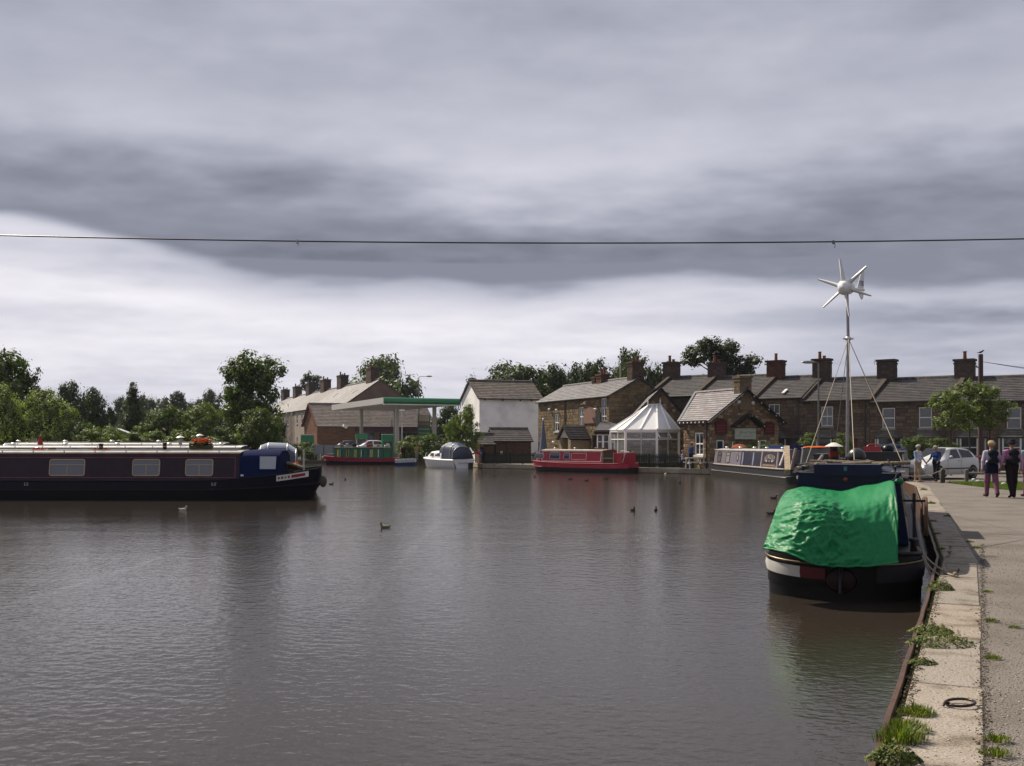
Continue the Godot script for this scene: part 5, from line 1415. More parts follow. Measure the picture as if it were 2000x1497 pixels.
func cruiser(called, label, at, turn, canopy_col, k = 1.0):
	var o = thing(called, label, "cabin cruiser", at, turn, "white cabin cruisers")
	var L = 5.6 * k; var b = 1.08
	var half = func(x): return b * sqrt(maxf(0.0, 1.0 - pow(clampf((x - L * 0.45) / (L * 0.55), 0.0, 1.0), 2.3))) * (0.93 + 0.07 * clampf(x / 1.0, 0.0, 1.0))
	var white = C(0.72, 0.71, 0.70)
	for c in [[white, "hull"], [white, "topsides"]]:
		var m = mb(c[0])
		for s in [1.0, -1.0]:
			var rows = []
			for i in 25:
				var x = L * (1.0 - pow(1.0 - i / 24.0, 1.3))
				var h = half.call(x); var g = 0.72 + 0.16 * pow(x / L, 2.0); var t = clampf((x - L * 0.5) / (L * 0.5), 0.0, 1.0)
				if c[1] == "hull": rows.append(PackedVector3Array([Vector3(x - 0.5 * t, -0.25, s * h * 0.6), Vector3(x - 0.35 * t, 0.06, s * h * 0.86), Vector3(x - 0.1 * t, g - 0.14, s * h)]))
				else: rows.append(PackedVector3Array([Vector3(x - 0.1 * t, g - 0.14, s * h), Vector3(x, g - 0.11, s * (h + 0.04)), Vector3(x, g - 0.02, s * (h + 0.03)), Vector3(x, g, s * maxf(h - 0.08, 0.0)), Vector3(x, g + 0.02, 0.0)]))
			m.grid(rows, false, s < 0)
		if c[1] == "hull":
			var h = half.call(0.0)
			m.quad(Vector3(0, -0.25, -h * 0.6), Vector3(0, -0.25, h * 0.6), Vector3(0, 0.58, h), Vector3(0, 0.58, -h)); m.quad(Vector3(0.0, 0.58, -h), Vector3(0.0, 0.58, h), Vector3(0.0, 0.72, h), Vector3(0.0, 0.72, -h))
		part(o, c[1], m, "plastic")
	# coach roof
	var m = mb(white)
	var rows = []
	for f in [[2.0, 1.30, 0.86], [2.9, 1.42, 0.84], [3.9, 1.34, 0.72], [4.5, 1.12, 0.55], [4.75, 0.86, 0.4]]:
		var row = PackedVector3Array()
		for i in 11:
			var t = lerpf(-1.0, 1.0, i / 10.0)
			var y = f[1] if absf(t) < 0.75 else lerpf(f[1], 0.72, (absf(t) - 0.75) / 0.25)
			row.append(Vector3(f[0] * k, y - 0.05 * t * t, signf(t) * f[2] * minf(absf(t) / 0.75, 1.0) if absf(t) < 0.75 else signf(t) * lerpf(f[2], f[2] + 0.1, (absf(t) - 0.75) / 0.25)))
		rows.append(row)
	m.grid(rows)
	for i in 10: m.tri(Vector3(2.0 * k, 0.72, 0), rows[0][i], rows[0][i + 1])
	part(o, "coach_roof", m, "plastic")
	for s in [1.0, -1.0]:
		for w in [[2.15, 2.95, 0.87], [3.15, 3.75, 0.84]]:
			m = mb(C(0.02, 0.022, 0.026)); var z = s * (w[2] + 0.035)
			var A = Vector3(w[0] * k, 0.95, z + s * 0.02); var B = Vector3(w[1] * k, 0.97, z + s * 0.0); var D = Vector3((w[1] - 0.08) * k, 1.22, z - s * 0.045); var E = Vector3((w[0] + 0.03) * k, 1.22, z - s * 0.03)
			if s > 0: m.quad(A, B, D, E)
			else: m.quad(B, A, E, D)
			part(o, "window", m, "dark_glass")
	# folding canopy over the cockpit: hoops, dark glazed sides
	var hoops = [[0.12, 0.95, 0.92], [0.22, 1.75, 0.86], [0.75, 2.06, 0.80], [1.9, 2.10, 0.78], [2.35, 1.95, 0.74], [2.85, 1.42, 0.72]]
	rows = []
	for f in hoops:
		var row = PackedVector3Array()
		for i in 13:
			var a = PI * i / 12.0
			row.append(Vector3(f[0] * k, 0.74 + (f[1] - 0.74) * pow(sin(a), 0.55), cos(a) * f[2] * (1.0 + 0.15 * (1.0 - sin(a)))))
		rows.append(row)
	m = mb(canopy_col); m.grid(rows, false, true)
	for i in 12: m.tri(rows[0][i], rows[0][i + 1], Vector3(0.12 * k, 0.74, 0))
	var cn = part(o, "canopy", m, "plastic")
	m = mb(C(0.36, 0.39, 0.47))
	var r2 = []
	for f in hoops.slice(1, 5):
		var row = PackedVector3Array()
		for i in 9:
			var a = lerpf(PI * 0.14, PI * 0.86, i / 8.0)
			row.append(Vector3(f[0] * k, 0.755 + (f[1] - 0.74) * pow(sin(a), 0.55) + 0.012, cos(a) * f[2] * 1.01))
		r2.append(row)
	m.grid(r2, false, true); part(cn, "canopy_top", m, "cloth")
	for f in hoops.slice(1, 5):
		m = mb(C(0.66, 0.66, 0.68)); var ps = []
		for i in 13:
			var a = PI * i / 12.0
			ps.append(Vector3(f[0] * k, 0.74 + (f[1] - 0.72) * pow(sin(a), 0.55), cos(a) * f[2] * 1.02 * (1.0 + 0.15 * (1.0 - sin(a)))))
		m.tube(ps, 0.022, 5); part(cn, "hoop", m, "metal")
	m = mb(C(0.5, 0.5, 0.5))
	for s in [1.0, -1.0]: m.tube([Vector3(L - 0.3, 0.9, s * 0.3), Vector3(L - 0.2, 1.2, s * 0.25), Vector3(L - 1.2, 1.2, s * 0.75), Vector3(L - 1.25, 0.88, s * 0.78)], 0.015, 5)
	part(o, "bow_rail", m, "metal")
	return o

func cruisers():
	var navy = C(0.022, 0.026, 0.05)
	# heading away to the left: x axis points from stern to bow
	var c = cruiser("cabin_cruiser", "white cabin cruiser with navy canopy and black fenders moored at the quay", corner(906.0, 82.6, 0.0), atan2(0.80, -0.60), navy)
	for f in [[1.1, 0.0], [2.5, 0.0], [3.8, 0.0]]:
		var m = mb(C(0.015, 0.017, 0.03)); m.lathe(Vector3(f[0], 0.08, 1.16 - 0.04 * f[0]), [Vector2(0, 0), Vector2(0.09, 0.05), Vector2(0.1, 0.2), Vector2(0.09, 0.42), Vector2(0.02, 0.48), Vector2(0.012, 0.75)], 9); part(c, "fender", m, "plastic")
	var m = mb(C(0.02, 0.02, 0.025)); m.box(Vector3(-0.16, 0.2, 0.55), Vector3(0.25, 0.5, 0.3)); m.box(Vector3(-0.15, -0.1, 0.55), Vector3(0.14, 0.4, 0.1)); part(c, "outboard_motor", m, "plastic")
	text(c, "Amaryllis", Vector3(-0.012, 0.42, -0.1), 0.2, C(0.2, 0.2, 0.25), Basis(Vector3.UP, -PI / 2), "Droid Serif")
	for q in [[158.0, 51.0, "white cruiser with dark canopy behind the raft, by the round bush", 0.4], [212.0, 52.0, "white cruiser with dark canopy, second of those behind the raft", -0.2], [262.0, 50.0, "white cruiser with sloping windscreen, third of those behind the raft", 2.7], [532.0, 57.0, "white topped cruiser behind the raft, close to the tall tree's foot", 3.3], [45.0, 53.0, "white cruiser half hidden behind the raft under the bank trees", 0.2]]:
		copy_cruiser(q)

func copy_cruiser(q):
	cruiser("cabin_cruiser", q[2], corner(q[0], q[1], -0.08) - Vector3(1.5 * cos(q[3]), 0, -1.5 * sin(q[3])), q[3], C(0.03, 0.032, 0.045), 0.9)

func red_boat():
	var q = Boat.new()
	q.L = 8.6; q.c0 = 1.9; q.c1 = 7.4; q.gun = 0.64; q.top = 1.50; q.rise = 0.18; q.bow = 2.2
	var S = corner(1234.0, 67.5, 0.0); var E = corner(1046.0, 73.0, 0.0)
	var ax = (E - S).normalized()
	var turn = atan2(-ax.z, ax.x)
	var o = thing("narrowboat", "bright red narrowboat with white coachlines moored below the conservatory", "narrowboat", S + Vector3(0.2, 0, -0.9), turn)
	var red = C(0.42, 0.04, 0.06)
	boat_body(o, q, C(0.30, 0.03, 0.045), red, tone(red, 0.95), C(0.56, 0.50, 0.42), C(0.02, 0.018, 0.02))
	var s = -1.0
	# port side shows
	coachline(o, q, s, q.c0 + 0.15, 0.76, q.c1 - 0.2, 1.46, C(0.78, 0.70, 0.66), 0.055)
	coachline(o, q, s, q.c0 + 1.4, 0.9, q.c0 + 2.7, 1.32, C(0.7, 0.45, 0.44), 0.045)
	boat_window(o, q, s, q.c0 + 3.1, 1.12, 0.55, 0.46, C(0.5, 0.5, 0.52), "h", C(0.025, 0.025, 0.05))
	boat_window(o, q, s, q.c0 + 4.15, 1.12, 0.95, 0.46, C(0.5, 0.5, 0.52), "h", C(0.025, 0.025, 0.05))
	boat_window(o, q, s, q.c0 + 5.55, 1.12, 0.8, 0.40, C(0.5, 0.5, 0.52), "h", C(0.12, 0.11, 0.12))
	boat_window(o, q, s, q.c0 + 4.85, 1.12, 0.18, 0.4, C(0.25, 0.04, 0.05), "x", C(0.2, 0.03, 0.04))
	# sloping glazed front of the cabin
	var m = mb(C(0.30, 0.27, 0.28))
	m.quad(q.side(s, q.c1, 0), q.side(s, q.c1, 1), Vector3(q.c1 + 0.05, q.top, 0), Vector3(q.c1 + 0.9, q.gun, 0)); m.quad(q.side(1, q.c1, 1), q.side(1, q.c1, 0), Vector3(q.c1 + 0.9, q.gun, 0), Vector3(q.c1 + 0.05, q.top, 0))
	part(o, "cratch_board", m, "dark_glass")
	for x in [q.c1 + 0.02]:
		m = mb(red); m.bar(q.side(s, x, 1), Vector3(x + 0.9, q.gun, 0), 0.05, 0.05); part(o, "cratch_rib", m, "paint")
	# brown door screen and white rails at the stern
	m = mb(C(0.12, 0.055, 0.025)); m.span(Vector3(q.c0 - 0.9, q.gun, -0.86), Vector3(q.c0 - 0.05, q.top + 0.05, -0.80)); part(o, "side_door", m, "wood")
	m = mb(red); m.span(Vector3(q.c0 - 1.55, q.gun, -0.80), Vector3(q.c0 - 0.02, q.top - 0.15, 0.80)); part(o, "aft_cabin", m, "paint")
	for x in [q.c0 - 0.95, q.c0 - 0.08]:
		m = mb(C(0.5, 0.42, 0.32)); m.bar(Vector3(x, q.gun, -0.92), Vector3(x, q.top - 0.1, -0.92), 0.05, 0.05, Vector3.RIGHT); part(o, "rail_post", m, "wood")
	m = mb(C(0.5, 0.42, 0.32)); m.bar(Vector3(q.c0 - 1.0, 1.0, -0.925), Vector3(q.c0 - 0.03, 1.0, -0.925), 0.05, 0.06); part(o, "rail", m, "wood")
	m = mb(C(0.62, 0.6, 0.56)); m.tube([Vector3(0.35, 0.7, -0.75), Vector3(0.15, 1.35, -0.7), Vector3(0.5, 1.5, -0.7), Vector3(0.75, 0.7, -0.75)], 0.03, 6); m.tube([Vector3(0.2, 1.3, -0.7), Vector3(0.72, 0.75, -0.75)], 0.025, 6); part(o, "taff_rail", m, "metal")
	m = mb(C(0.6, 0.58, 0.55)); m.tube([Vector3(0.3, 1.4, 0.0), Vector3(0.9, 1.5, 0.0)], 0.03, 6); part(o, "tiller", m, "metal")
	for i in 3: roof_vent(o, q, q.c0 + 1.2 + i * 1.8, 0.0, C(0.6, 0.55, 0.48))
	m = mb(C(0.2, 0.12, 0.07)); m.span(Vector3(q.c0 + 0.4, q.top + 0.05, -0.3), Vector3(q.c0 + 1.1, q.top + 0.2, 0.2)); part(o, "roof_box", m, "wood")
	m = mb(C(0.6, 0.5, 0.38)); m.bar(Vector3(q.c1 - 0.1, q.top + 0.10, -0.3), Vector3(q.c1 - 1.2, q.top + 0.14, -0.25), 0.1, 0.08); part(o, "rolled_awning", m, "cloth")

func grey_boat():
	var q = Boat.new()
	q.L = 18.2; q.c0 = 2.2; q.c1 = 15.6; q.gun = 0.70; q.top = 1.60; q.rise = 0.2; q.bow = 2.6
	var S = corner(1537.0, 49.2, 0.0); var E = corner(1372.0, 67.2, 0.0)
	var ax = (E - S).normalized()
	var o = thing("narrowboat", "grey narrowboat with lilac panels and lettered cabin side by the inn gable", "narrowboat", S + Vector3(1.0, 0, 0.3), atan2(-ax.z, ax.x))
	boat_body(o, q, C(0.02, 0.02, 0.026), C(0.026, 0.026, 0.034), C(0.17, 0.15, 0.185), C(0.5, 0.48, 0.5), C(0.035, 0.032, 0.028))
	var s = -1.0
	var trim = C(0.56, 0.49, 0.41)
	var m = mb(trim); m.bar(q.side(s, q.c0 - 1.2, 0.98) + Vector3(0, 0.02, s * 0.02), q.side(s, q.c1, 0.98) + Vector3(0, 0.02, s * 0.02), 0.05, 0.05); part(o, "roof_trim", m, "paint")
	m = mb(trim); m.bar(q.side(s, q.c0 - 1.2, 0.04) + Vector3(0, 0, s * 0.02), q.side(s, q.c1, 0.04) + Vector3(0, 0, s * 0.02), 0.04, 0.05); part(o, "gunwale_trim", m, "paint")
	m = mb(C(0.5, 0.47, 0.45)); m.bar(Vector3(0.3, 0.34, s * (q.b + 0.005)), Vector3(q.L - 2.6, 0.34, s * (q.b + 0.005)), 0.04, 0.03); part(o, "rubbing_strip", m, "steel_hull")
	# from the bow end: two tall windows, a porthole, dark doors with curtains, the lettered panel
	for x in [q.c1 - 1.3, q.c1 - 3.4]: boat_window(o, q, s, x, 1.17, 0.95, 0.66, C(0.03, 0.03, 0.035), "h", C(0.22, 0.22, 0.2) if x < q.c1 - 2 else C(0.10, 0.10, 0.10))
	boat_window(o, q, s, q.c1 - 5.6, 1.17, 0.4, 0.4, C(0.06, 0.06, 0.07), "o", C(0.3, 0.3, 0.3))
	on_side(o, q, s, q.c1 - 8.3, 1.15, rect(4.0, 0.74), C(0.022, 0.022, 0.045), "dark_panel")
	for x in [q.c1 - 6.75, q.c1 - 8.9]: on_side(o, q, s, x, 1.15, [Vector2(-0.12, -0.36), Vector2(0.08, -0.36), Vector2(0.16, 0), Vector2(0.05, 0.36), Vector2(-0.16, 0.36)], C(0.22, 0.24, 0.32), "curtain", 0.013, "cloth")
	on_side(o, q, s, q.c0 + 1.5, 1.15, rect(2.5, 0.74), C(0.035, 0.022, 0.028), "name_panel")
	for x in [q.c0 + 0.15, q.c0 + 2.9]:
		m = mb(trim); m.bar(q.frame(s, x, 0.74, 0.012).origin, q.frame(s, x, 1.56, 0.012).origin, 0.03, 0.06, Vector3.RIGHT); part(o, "panel_post", m, "paint")
	var word = "AINSLEY"
	for i in word.length():
		var a = (i - 3.0) / 3.0
		var t = text(o, word[i], Vector3.ZERO, 0.30, C(0.48, 0.46, 0.42), Basis.IDENTITY, "Droid Serif")
		t.transform = q.frame(s, q.c0 + 1.5 - a * 0.78, 1.30 - 0.10 * a * a, 0.014) * Transform3D(Basis(Vector3(0, 0, 1), -a * 0.35), Vector3.ZERO)
	for i in 3: on_side(o, q, s, q.c0 + 1.5 + (i - 1) * 0.5, 1.08, rect(0.28 if i != 1 else 0.12, 0.07), C(0.5, 0.48, 0.46), "painted_scroll", 0.012)
	on_side(o, q, s, q.c0 + 1.5, 0.86, rect(2.2, 0.10), C(0.22, 0.17, 0.12), "painted_scroll", 0.012)
	# raked front
	m = mb(C(0.10, 0.10, 0.13)); m.quad(q.side(s, q.c1, 0), q.side(s, q.c1, 1), Vector3(q.c1 + 0.02, q.top, 0), Vector3(q.c1 + 1.0, q.gun, 0)); m.quad(q.side(1, q.c1, 1), q.side(1, q.c1, 0), Vector3(q.c1 + 1.0, q.gun, 0), Vector3(q.c1 + 0.02, q.top, 0)); part(o, "cratch_cover", m, "cloth")
	for x in [q.c1 - 1.0, q.c1 - 4.2, q.c1 - 7.2, q.c1 - 9.6, q.c0 + 1.0]: roof_vent(o, q, x, -0.3, C(0.8, 0.79, 0.76))
	roof_chimney(o, q, q.c1 - 7.8, -0.2, 0.42, C(0.55, 0.54, 0.52))
	m = mb(C(0.55, 0.52, 0.45)); m.tube([Vector3(q.c1 - 0.8, q.top + 0.05, 0.2), Vector3(q.c1 - 0.8, q.top + 0.1, 0.1), Vector3(q.c1 - 0.85, q.top + 0.5, 0.1)], 0.03, 6); part(o, "horn", m, "metal")
	var t = thing("roof_tarp", "low orange and brown tarpaulin heap on the grey narrowboat's roof", "tarpaulin", o.transform * Vector3(q.c1 - 2.4, q.top + 0.06, 0.1), o.rotation.y)
	m = mb(C(0.22, 0.07, 0.03)); m.lathe(Vector3.ZERO, [Vector2(1.0, 0), Vector2(0.9, 0.35), Vector2(0.6, 0.8), Vector2(0.3, 0.95), Vector2(0, 1.0)], 11, Basis.from_scale(Vector3(1.1, 0.3, 0.45))); part(t, "sheet", m, "cloth")
	m = mb(C(0.03, 0.02, 0.02)); m.lathe(Vector3.ZERO, [Vector2(1.08, 0), Vector2(1.06, 0.1), Vector2(0.9, 0.14)], 11, Basis.from_scale(Vector3(1.2, 0.5, 0.5))); part(t, "tie_edge", m, "cloth")
	# timber prop leaning at the stern end
	m = mb(C(0.42, 0.34, 0.25)); m.tube([Vector3(0.9, 0.75, s * 0.6), Vector3(0.95, 1.75, s * 0.35)], 0.07, 8); part(o, "timber_prop", m, "wood")

func turbine_boat():
	var q = Boat.new()
	q.L = 16.5; q.c0 = 1.75; q.c1 = 12.5; q.gun = 0.56; q.top = 1.53; q.rise = 0.3; q.b = 0.93; q.stern = 0.55; q.blunt = 0.03
	var ax = Vector3(0.355, 0, -0.935)
	var turn = atan2(-ax.z, ax.x)
	var base = Vector3(4.10, 0, -12.75)
	var o = thing("narrowboat", "navy narrowboat with green tarpaulin over its stern, moored along the towpath", "narrowboat", base, turn)
	boat_body(o, q, C(0.012, 0.012, 0.015), C(0.010, 0.010, 0.013), C(0.007, 0.013, 0.045), C(0.014, 0.018, 0.04))
	# starboard side of the cabin is brown red with a navy end
	var m = mb(C(0.10, 0.035, 0.03)); m.quad(q.side(1, q.c0 + 0.35, 0.03) + Vector3(0, 0, 0.006), q.side(1, q.c1 - 0.1, 0.03) + Vector3(0, 0, 0.006), q.side(1, q.c1 - 0.1, 0.97) + Vector3(0, 0, 0.006), q.side(1, q.c0 + 0.35, 0.97) + Vector3(0, 0, 0.006)); part(o, "side_panel", m, "paint")
	for x in [3.6, 6.2, 8.8]: boat_window(o, q, 1.0, x, 1.1, 0.9, 0.5, C(0.35, 0.3, 0.2))
	boat_rail(o, q, C(0.02, 0.024, 0.04))
	# counter: white and red painted band round the stern with a brass strip
	var bands = [[C(0.02, 0.02, 0.024), 0.30, 0.50, PI * 0.52, PI * 0.86], [C(0.12, 0.014, 0.016), 0.33, 0.47, PI * 1.06, PI * 1.17], [C(0.6, 0.58, 0.54), 0.33, 0.47, PI * 1.17, PI * 1.48]]
	var cb = holder(o, "counter_band")
	for c in bands:
		m = mb(c[0])
		var rows = []
		for i in 13:
			var a = lerpf(c[3], c[4], i / 12.0)
			var w = Vector3(q.stern + cos(a) * (q.stern + 0.085), 0, sin(a) * (q.b + 0.055))
			var sag = -0.07 * absf(cos(a))
			rows.append(PackedVector3Array([Vector3(w.x, c[1] + sag, w.z * 0.985), Vector3(w.x, (c[1] + c[2]) / 2 + sag, w.z), Vector3(w.x, c[2] + sag, w.z * 0.99)]))
		m.grid(rows, false, false); part(cb, "painted_band", m, "paint")
	m = mb(C(0.16, 0.12, 0.07))
	var ps = []
	for i in 21:
		var a = lerpf(PI * 0.5, PI * 1.5, i / 20.0)
		ps.append(Vector3(q.stern + cos(a) * (q.stern + 0.085), 0.52 - 0.07 * absf(cos(a)), sin(a) * (q.b + 0.055)))
	m.tube(ps, 0.014, 6); part(cb, "brass_strip", m, "metal")
	m = mb(C(0.009, 0.009, 0.011))
	ps = []
	var rows = []
	for i in 21:
		var a = lerpf(PI * 0.5, PI * 1.5, i / 20.0)
		rows.append(PackedVector3Array([Vector3(q.stern + cos(a) * (q.stern + 0.03), -0.3, sin(a) * (q.b + 0.0)), Vector3(q.stern + cos(a) * (q.stern + 0.03), 0.16, sin(a) * (q.b + 0.01)), Vector3(q.stern + cos(a) * (q.stern + 0.055), 0.17, sin(a) * (q.b + 0.025)), Vector3(q.stern + cos(a) * (q.stern + 0.055), 0.30, sin(a) * (q.b + 0.025)), Vector3(q.stern + cos(a) * (q.stern + 0.05), 0.55, sin(a) * (q.b + 0.02))]))
	m.grid(rows, false, false); part(o, "counter", m, "steel_hull")
	m = mb(C(0.026, 0.011, 0.008)); m.lathe(Vector3(-0.06, 0.26, 0.0), [Vector2(0, 0), Vector2(0.19, 0.0), Vector2(0.17, 0.03), Vector2(0, 0.05)], 14, Basis(Vector3(0, 0, 1), PI / 2) * Basis.from_scale(Vector3(0.8, 1, 1))); part(o, "rudder_plate", m, "steel_hull")
	m = mb(C(0.02, 0.02, 0.022)); m.tube([Vector3(-0.12, 0.1, 0), Vector3(-0.1, 0.5, 0), Vector3(0.3, 0.9, 0), Vector3(0.9, 0.95, 0)], 0.028, 8); part(o, "tiller", m, "metal")
	# back of the cabin: doors, hatch with teal and red lamps
	m = mb(C(0.008, 0.011, 0.032)); m.span(Vector3(q.c0 - 0.03, q.gun, -0.33), Vector3(q.c0 - 0.005, q.top - 0.02, 0.33)); part(o, "doors", m, "paint")
	m = mb(C(0.010, 0.014, 0.045)); m.span(Vector3(q.c0 - 0.06, q.top + 0.04, -0.42), Vector3(q.c0 + 1.0, q.top + 0.13, 0.42)); m.span(Vector3(q.c0 - 0.07, q.top - 0.02, -0.45), Vector3(q.c0 - 0.04, q.top + 0.135, 0.45)); part(o, "sliding_hatch", m, "paint")
	m = mb(C(0.01, 0.13, 0.17)); m.box(Vector3(q.c0 - 0.078, q.top + 0.075, -0.03), Vector3(0.012, 0.06, 0.04)); part(o, "teal_badge", m, "plastic")
	m = mb(C(0.17, 0.02, 0.015)); m.lathe(Vector3(q.c0 - 0.045, q.top - 0.075, -0.03), [Vector2(0, 0.02), Vector2(0.03, 0.015), Vector2(0.03, 0)], 10, Basis(Vector3(0, 0, 1), PI / 2)); part(o, "red_lamp", m, "plastic")
	for s in [-1, 1]:
		m = mb(C(0.26, 0.25, 0.25)); m.span(Vector3(q.c0 - 0.02, q.top + 0.01, s * 0.60 - 0.15), Vector3(q.c0 + 0.8, q.top + 0.035, s * 0.60 + 0.15)); part(o, "hatch_runner", m, "metal")
	make_tarpaulin(base, turn, q)
	# things on the roof
	var at = func(x, z, y = 0.06): return o.transform * Vector3(x, q.top + y, z)
	var b = thing("round_buoy", "large black ball fender sitting on the navy boat's roof", "fender", at.call(4.3, 0.02), turn)
	m = mb(C(0.012, 0.012, 0.014)); m.ball(Vector3(0, 0.15, 0), Vector3(0.15, 0.15, 0.15), 18); part(b, "ball", m, "plastic")
	m = mb(C(0.05, 0.05, 0.05)); m.lathe(Vector3(-0.12, 0.05, 0), [Vector2(0.035, 0), Vector2(0.03, 0.06), Vector2(0.015, 0.08)], 8); part(b, "lug", m, "plastic")
	b = thing("stove_chimney", "black and red stove chimney with pale conical hat on the navy boat", "chimney", at.call(5.4, -0.40), turn)
	m = mb(C(0.018, 0.016, 0.016)); m.lathe(Vector3.ZERO, [Vector2(0.11, 0), Vector2(0.11, 0.06), Vector2(0.085, 0.08), Vector2(0.085, 0.14)], 14); part(b, "flue", m, "metal")
	m = mb(C(0.16, 0.025, 0.015)); m.lathe(Vector3.ZERO, [Vector2(0.088, 0.14), Vector2(0.09, 0.24)], 14); part(b, "red_collar", m, "paint")
	m = mb(C(0.02, 0.018, 0.017)); m.lathe(Vector3.ZERO, [Vector2(0.07, 0.24), Vector2(0.07, 0.33)], 12); part(b, "neck", m, "metal")
	m = mb(C(0.62, 0.58, 0.52)); m.lathe(Vector3.ZERO, [Vector2(0, 0.39), Vector2(0.04, 0.385), Vector2(0.16, 0.32), Vector2(0.15, 0.312), Vector2(0, 0.34)], 16); part(b, "hat", m, "plastic")
	b = thing("black_locker", "long black roof locker behind the ball fender on the navy boat", "locker", at.call(6.6, 0.42), turn)
	m = mb(C(0.012, 0.012, 0.013)); m.span(Vector3(-0.8, 0, -0.33), Vector3(0.8, 0.19, 0.30)); part(b, "box", m, "plastic")
	m = mb(C(0.015, 0.015, 0.016)); m.span(Vector3(-0.83, 0.19, -0.36), Vector3(0.83, 0.225, 0.33)); part(b, "lid", m, "plastic")
	b = thing("black_locker", "low black roof box beside the stove chimney", "locker", at.call(6.3, -0.62, 0.02), turn)
	m = mb(C(0.014, 0.013, 0.013)); m.span(Vector3(-0.6, 0, -0.14), Vector3(0.6, 0.2, 0.2)); part(b, "box", m, "plastic")
	m = mb(C(0.015, 0.015, 0.016)); m.span(Vector3(-0.62, 0.2, -0.16), Vector3(0.62, 0.225, 0.22)); part(b, "lid", m, "plastic")
	var poles = [[Vector3(2.3, 0.10, -0.75), Vector3(9.0, 0.13, -0.2), 0.028, C(0.04, 0.04, 0.045), "long dark boat pole lying across the navy boat's roof"], [Vector3(2.2, 0.12, 0.45), Vector3(8.6, 0.13, -0.1), 0.026, C(0.03, 0.035, 0.05), "navy boat pole lying along the roof toward the locker"], [Vector3(2.5, 0.09, -0.5), Vector3(4.8, 0.22, -0.55), 0.03, C(0.14, 0.13, 0.12), "grey pipe propped against the stove chimney"], [Vector3(1.9, 0.06, -0.72), Vector3(4.0, 0.08, -0.62), 0.035, C(0.42, 0.33, 0.22), "pale timber length on the roof edge"]]
	for p in poles:
		m = mb(p[3]); m.tube([p[0] + Vector3(0, q.top, 0), p[1] + Vector3(0, q.top, 0)], p[2], 8)
		one("roof_pole", p[4], "pole", m, "wood", base, turn, "poles on the navy boat's roof")
	m = mb(C(0.46, 0.35, 0.23)); m.bar(Vector3(1.72, q.top + 0.02, -0.82), Vector3(2.6, q.top + 0.36, -0.92), 0.08, 0.08); one("timber_prop", "tan timber post leaning at the cabin's rear corner", "timber", m, "wood", base, turn)
	m = mb(C(0.62, 0.6, 0.58)); m.tube([Vector3(2.55, q.top + 0.34, -0.93), Vector3(1.9, q.top + 0.1, -0.95)], 0.016, 6); one("white_stay", "thin white stay beside the tan timber post", "stay", m, "metal", base, turn)
	# firewood and sacking behind the hatch
	for i in 9:
		var len = rf(0.3, 0.6)
		m = mb(vary(C(0.30, 0.23, 0.13), 0.25)); var c0 = Vector3(2.85 + rf(-0.1, 0.3), q.top + 0.11 + rf(0, 0.05), -0.22 + i * 0.09)
		m.tube([c0, c0 + Vector3(rf(-0.1, 0.1), rf(0, 0.04), len * (1 if i % 2 else -0.7))], rf(0.02, 0.035), 6)
		one("log", "short split log in the heap behind the sliding hatch", "log", m, "wood", base, turn, "firewood heaped behind the hatch")
	m = mb(C(0.45, 0.39, 0.28)); m.prism([Vector2(-0.3, 0), Vector2(0.25, 0), Vector2(0.12, 0.12), Vector2(-0.1, 0.1)], Vector3(2.75, q.top + 0.03, -0.5), Vector3(0, 0, 1), Vector3.UP, Vector3(0.35, 0, 0)); one("sacking", "crumpled tan sack beside the sliding hatch", "sack", m, "cloth", base, turn)
	b = thing("petrol_can", "red petrol can on the roof locker", "can", at.call(6.5, 0.22, 0.285), turn)
	m = mb(C(0.35, 0.02, 0.03)); m.span(Vector3(-0.12, 0, -0.16), Vector3(0.12, 0.09, 0.14)); part(b, "body", m, "plastic")
	m = mb(C(0.3, 0.02, 0.025)); m.tube([Vector3(0, 0.09, -0.1), Vector3(0, 0.13, -0.06), Vector3(0, 0.13, 0.06), Vector3(0, 0.09, 0.1)], 0.014, 6); part(b, "handle", m, "plastic")
	m = mb(C(0.02, 0.02, 0.02)); m.lathe(Vector3(0, 0.09, 0.17), [Vector2(0.03, -0.05), Vector2(0.03, 0.03), Vector2(0, 0.03)], 8); part(b, "cap", m, "plastic")
	m = mb(C(0.015, 0.015, 0.016)); m.lathe(Vector3.ZERO, [Vector2(0.1, 0), Vector2(0.11, 0.04), Vector2(0.09, 0.1), Vector2(0.03, 0.125), Vector2(0, 0.125)], 12); one("black_kettle", "small black rounded pot on the roof locker beside the red can", "pot", m, "metal", at.call(6.4, 0.48, 0.285), turn)
	# coiled hose hung at the rear corner of the cabin, and mooring lines
	m = mb(C(0.17, 0.10, 0.065))
	ps = []
	for i in 41:
		var a = TAU * i / 20.0
		ps.append(Vector3(1.45 + 0.24 * cos(a), 0.98 + 0.25 * sin(a), 0.98 + 0.012 * i / 10.0))
	m.tube(ps, 0.02, 7); one("hose_coil", "brown coiled hose hung on the boat's side by the tarpaulin", "hose", m, "rope", base, turn)
	m = mb(C(0.02, 0.022, 0.03)); m.bar(Vector3(1.2, q.gun, 0.86), Vector3(1.2, 1.3, 0.86), 0.04, 0.04, Vector3.RIGHT); m.bar(Vector3(1.2, 1.2, 0.72), Vector3(1.2, 1.2, 1.0), 0.04, 0.03); part(o, "stanchion", m, "metal")
	m = mb(C(0.03, 0.03, 0.032)); m.lathe(Vector3(0.65, q.gun, 0.85), [Vector2(0.05, 0), Vector2(0.045, 0.14), Vector2(0.07, 0.16), Vector2(0.06, 0.19), Vector2(0, 0.19)], 10); part(o, "dolly", m, "metal")
	var from = o.transform * Vector3(0.65, q.gun + 0.1, 0.88)
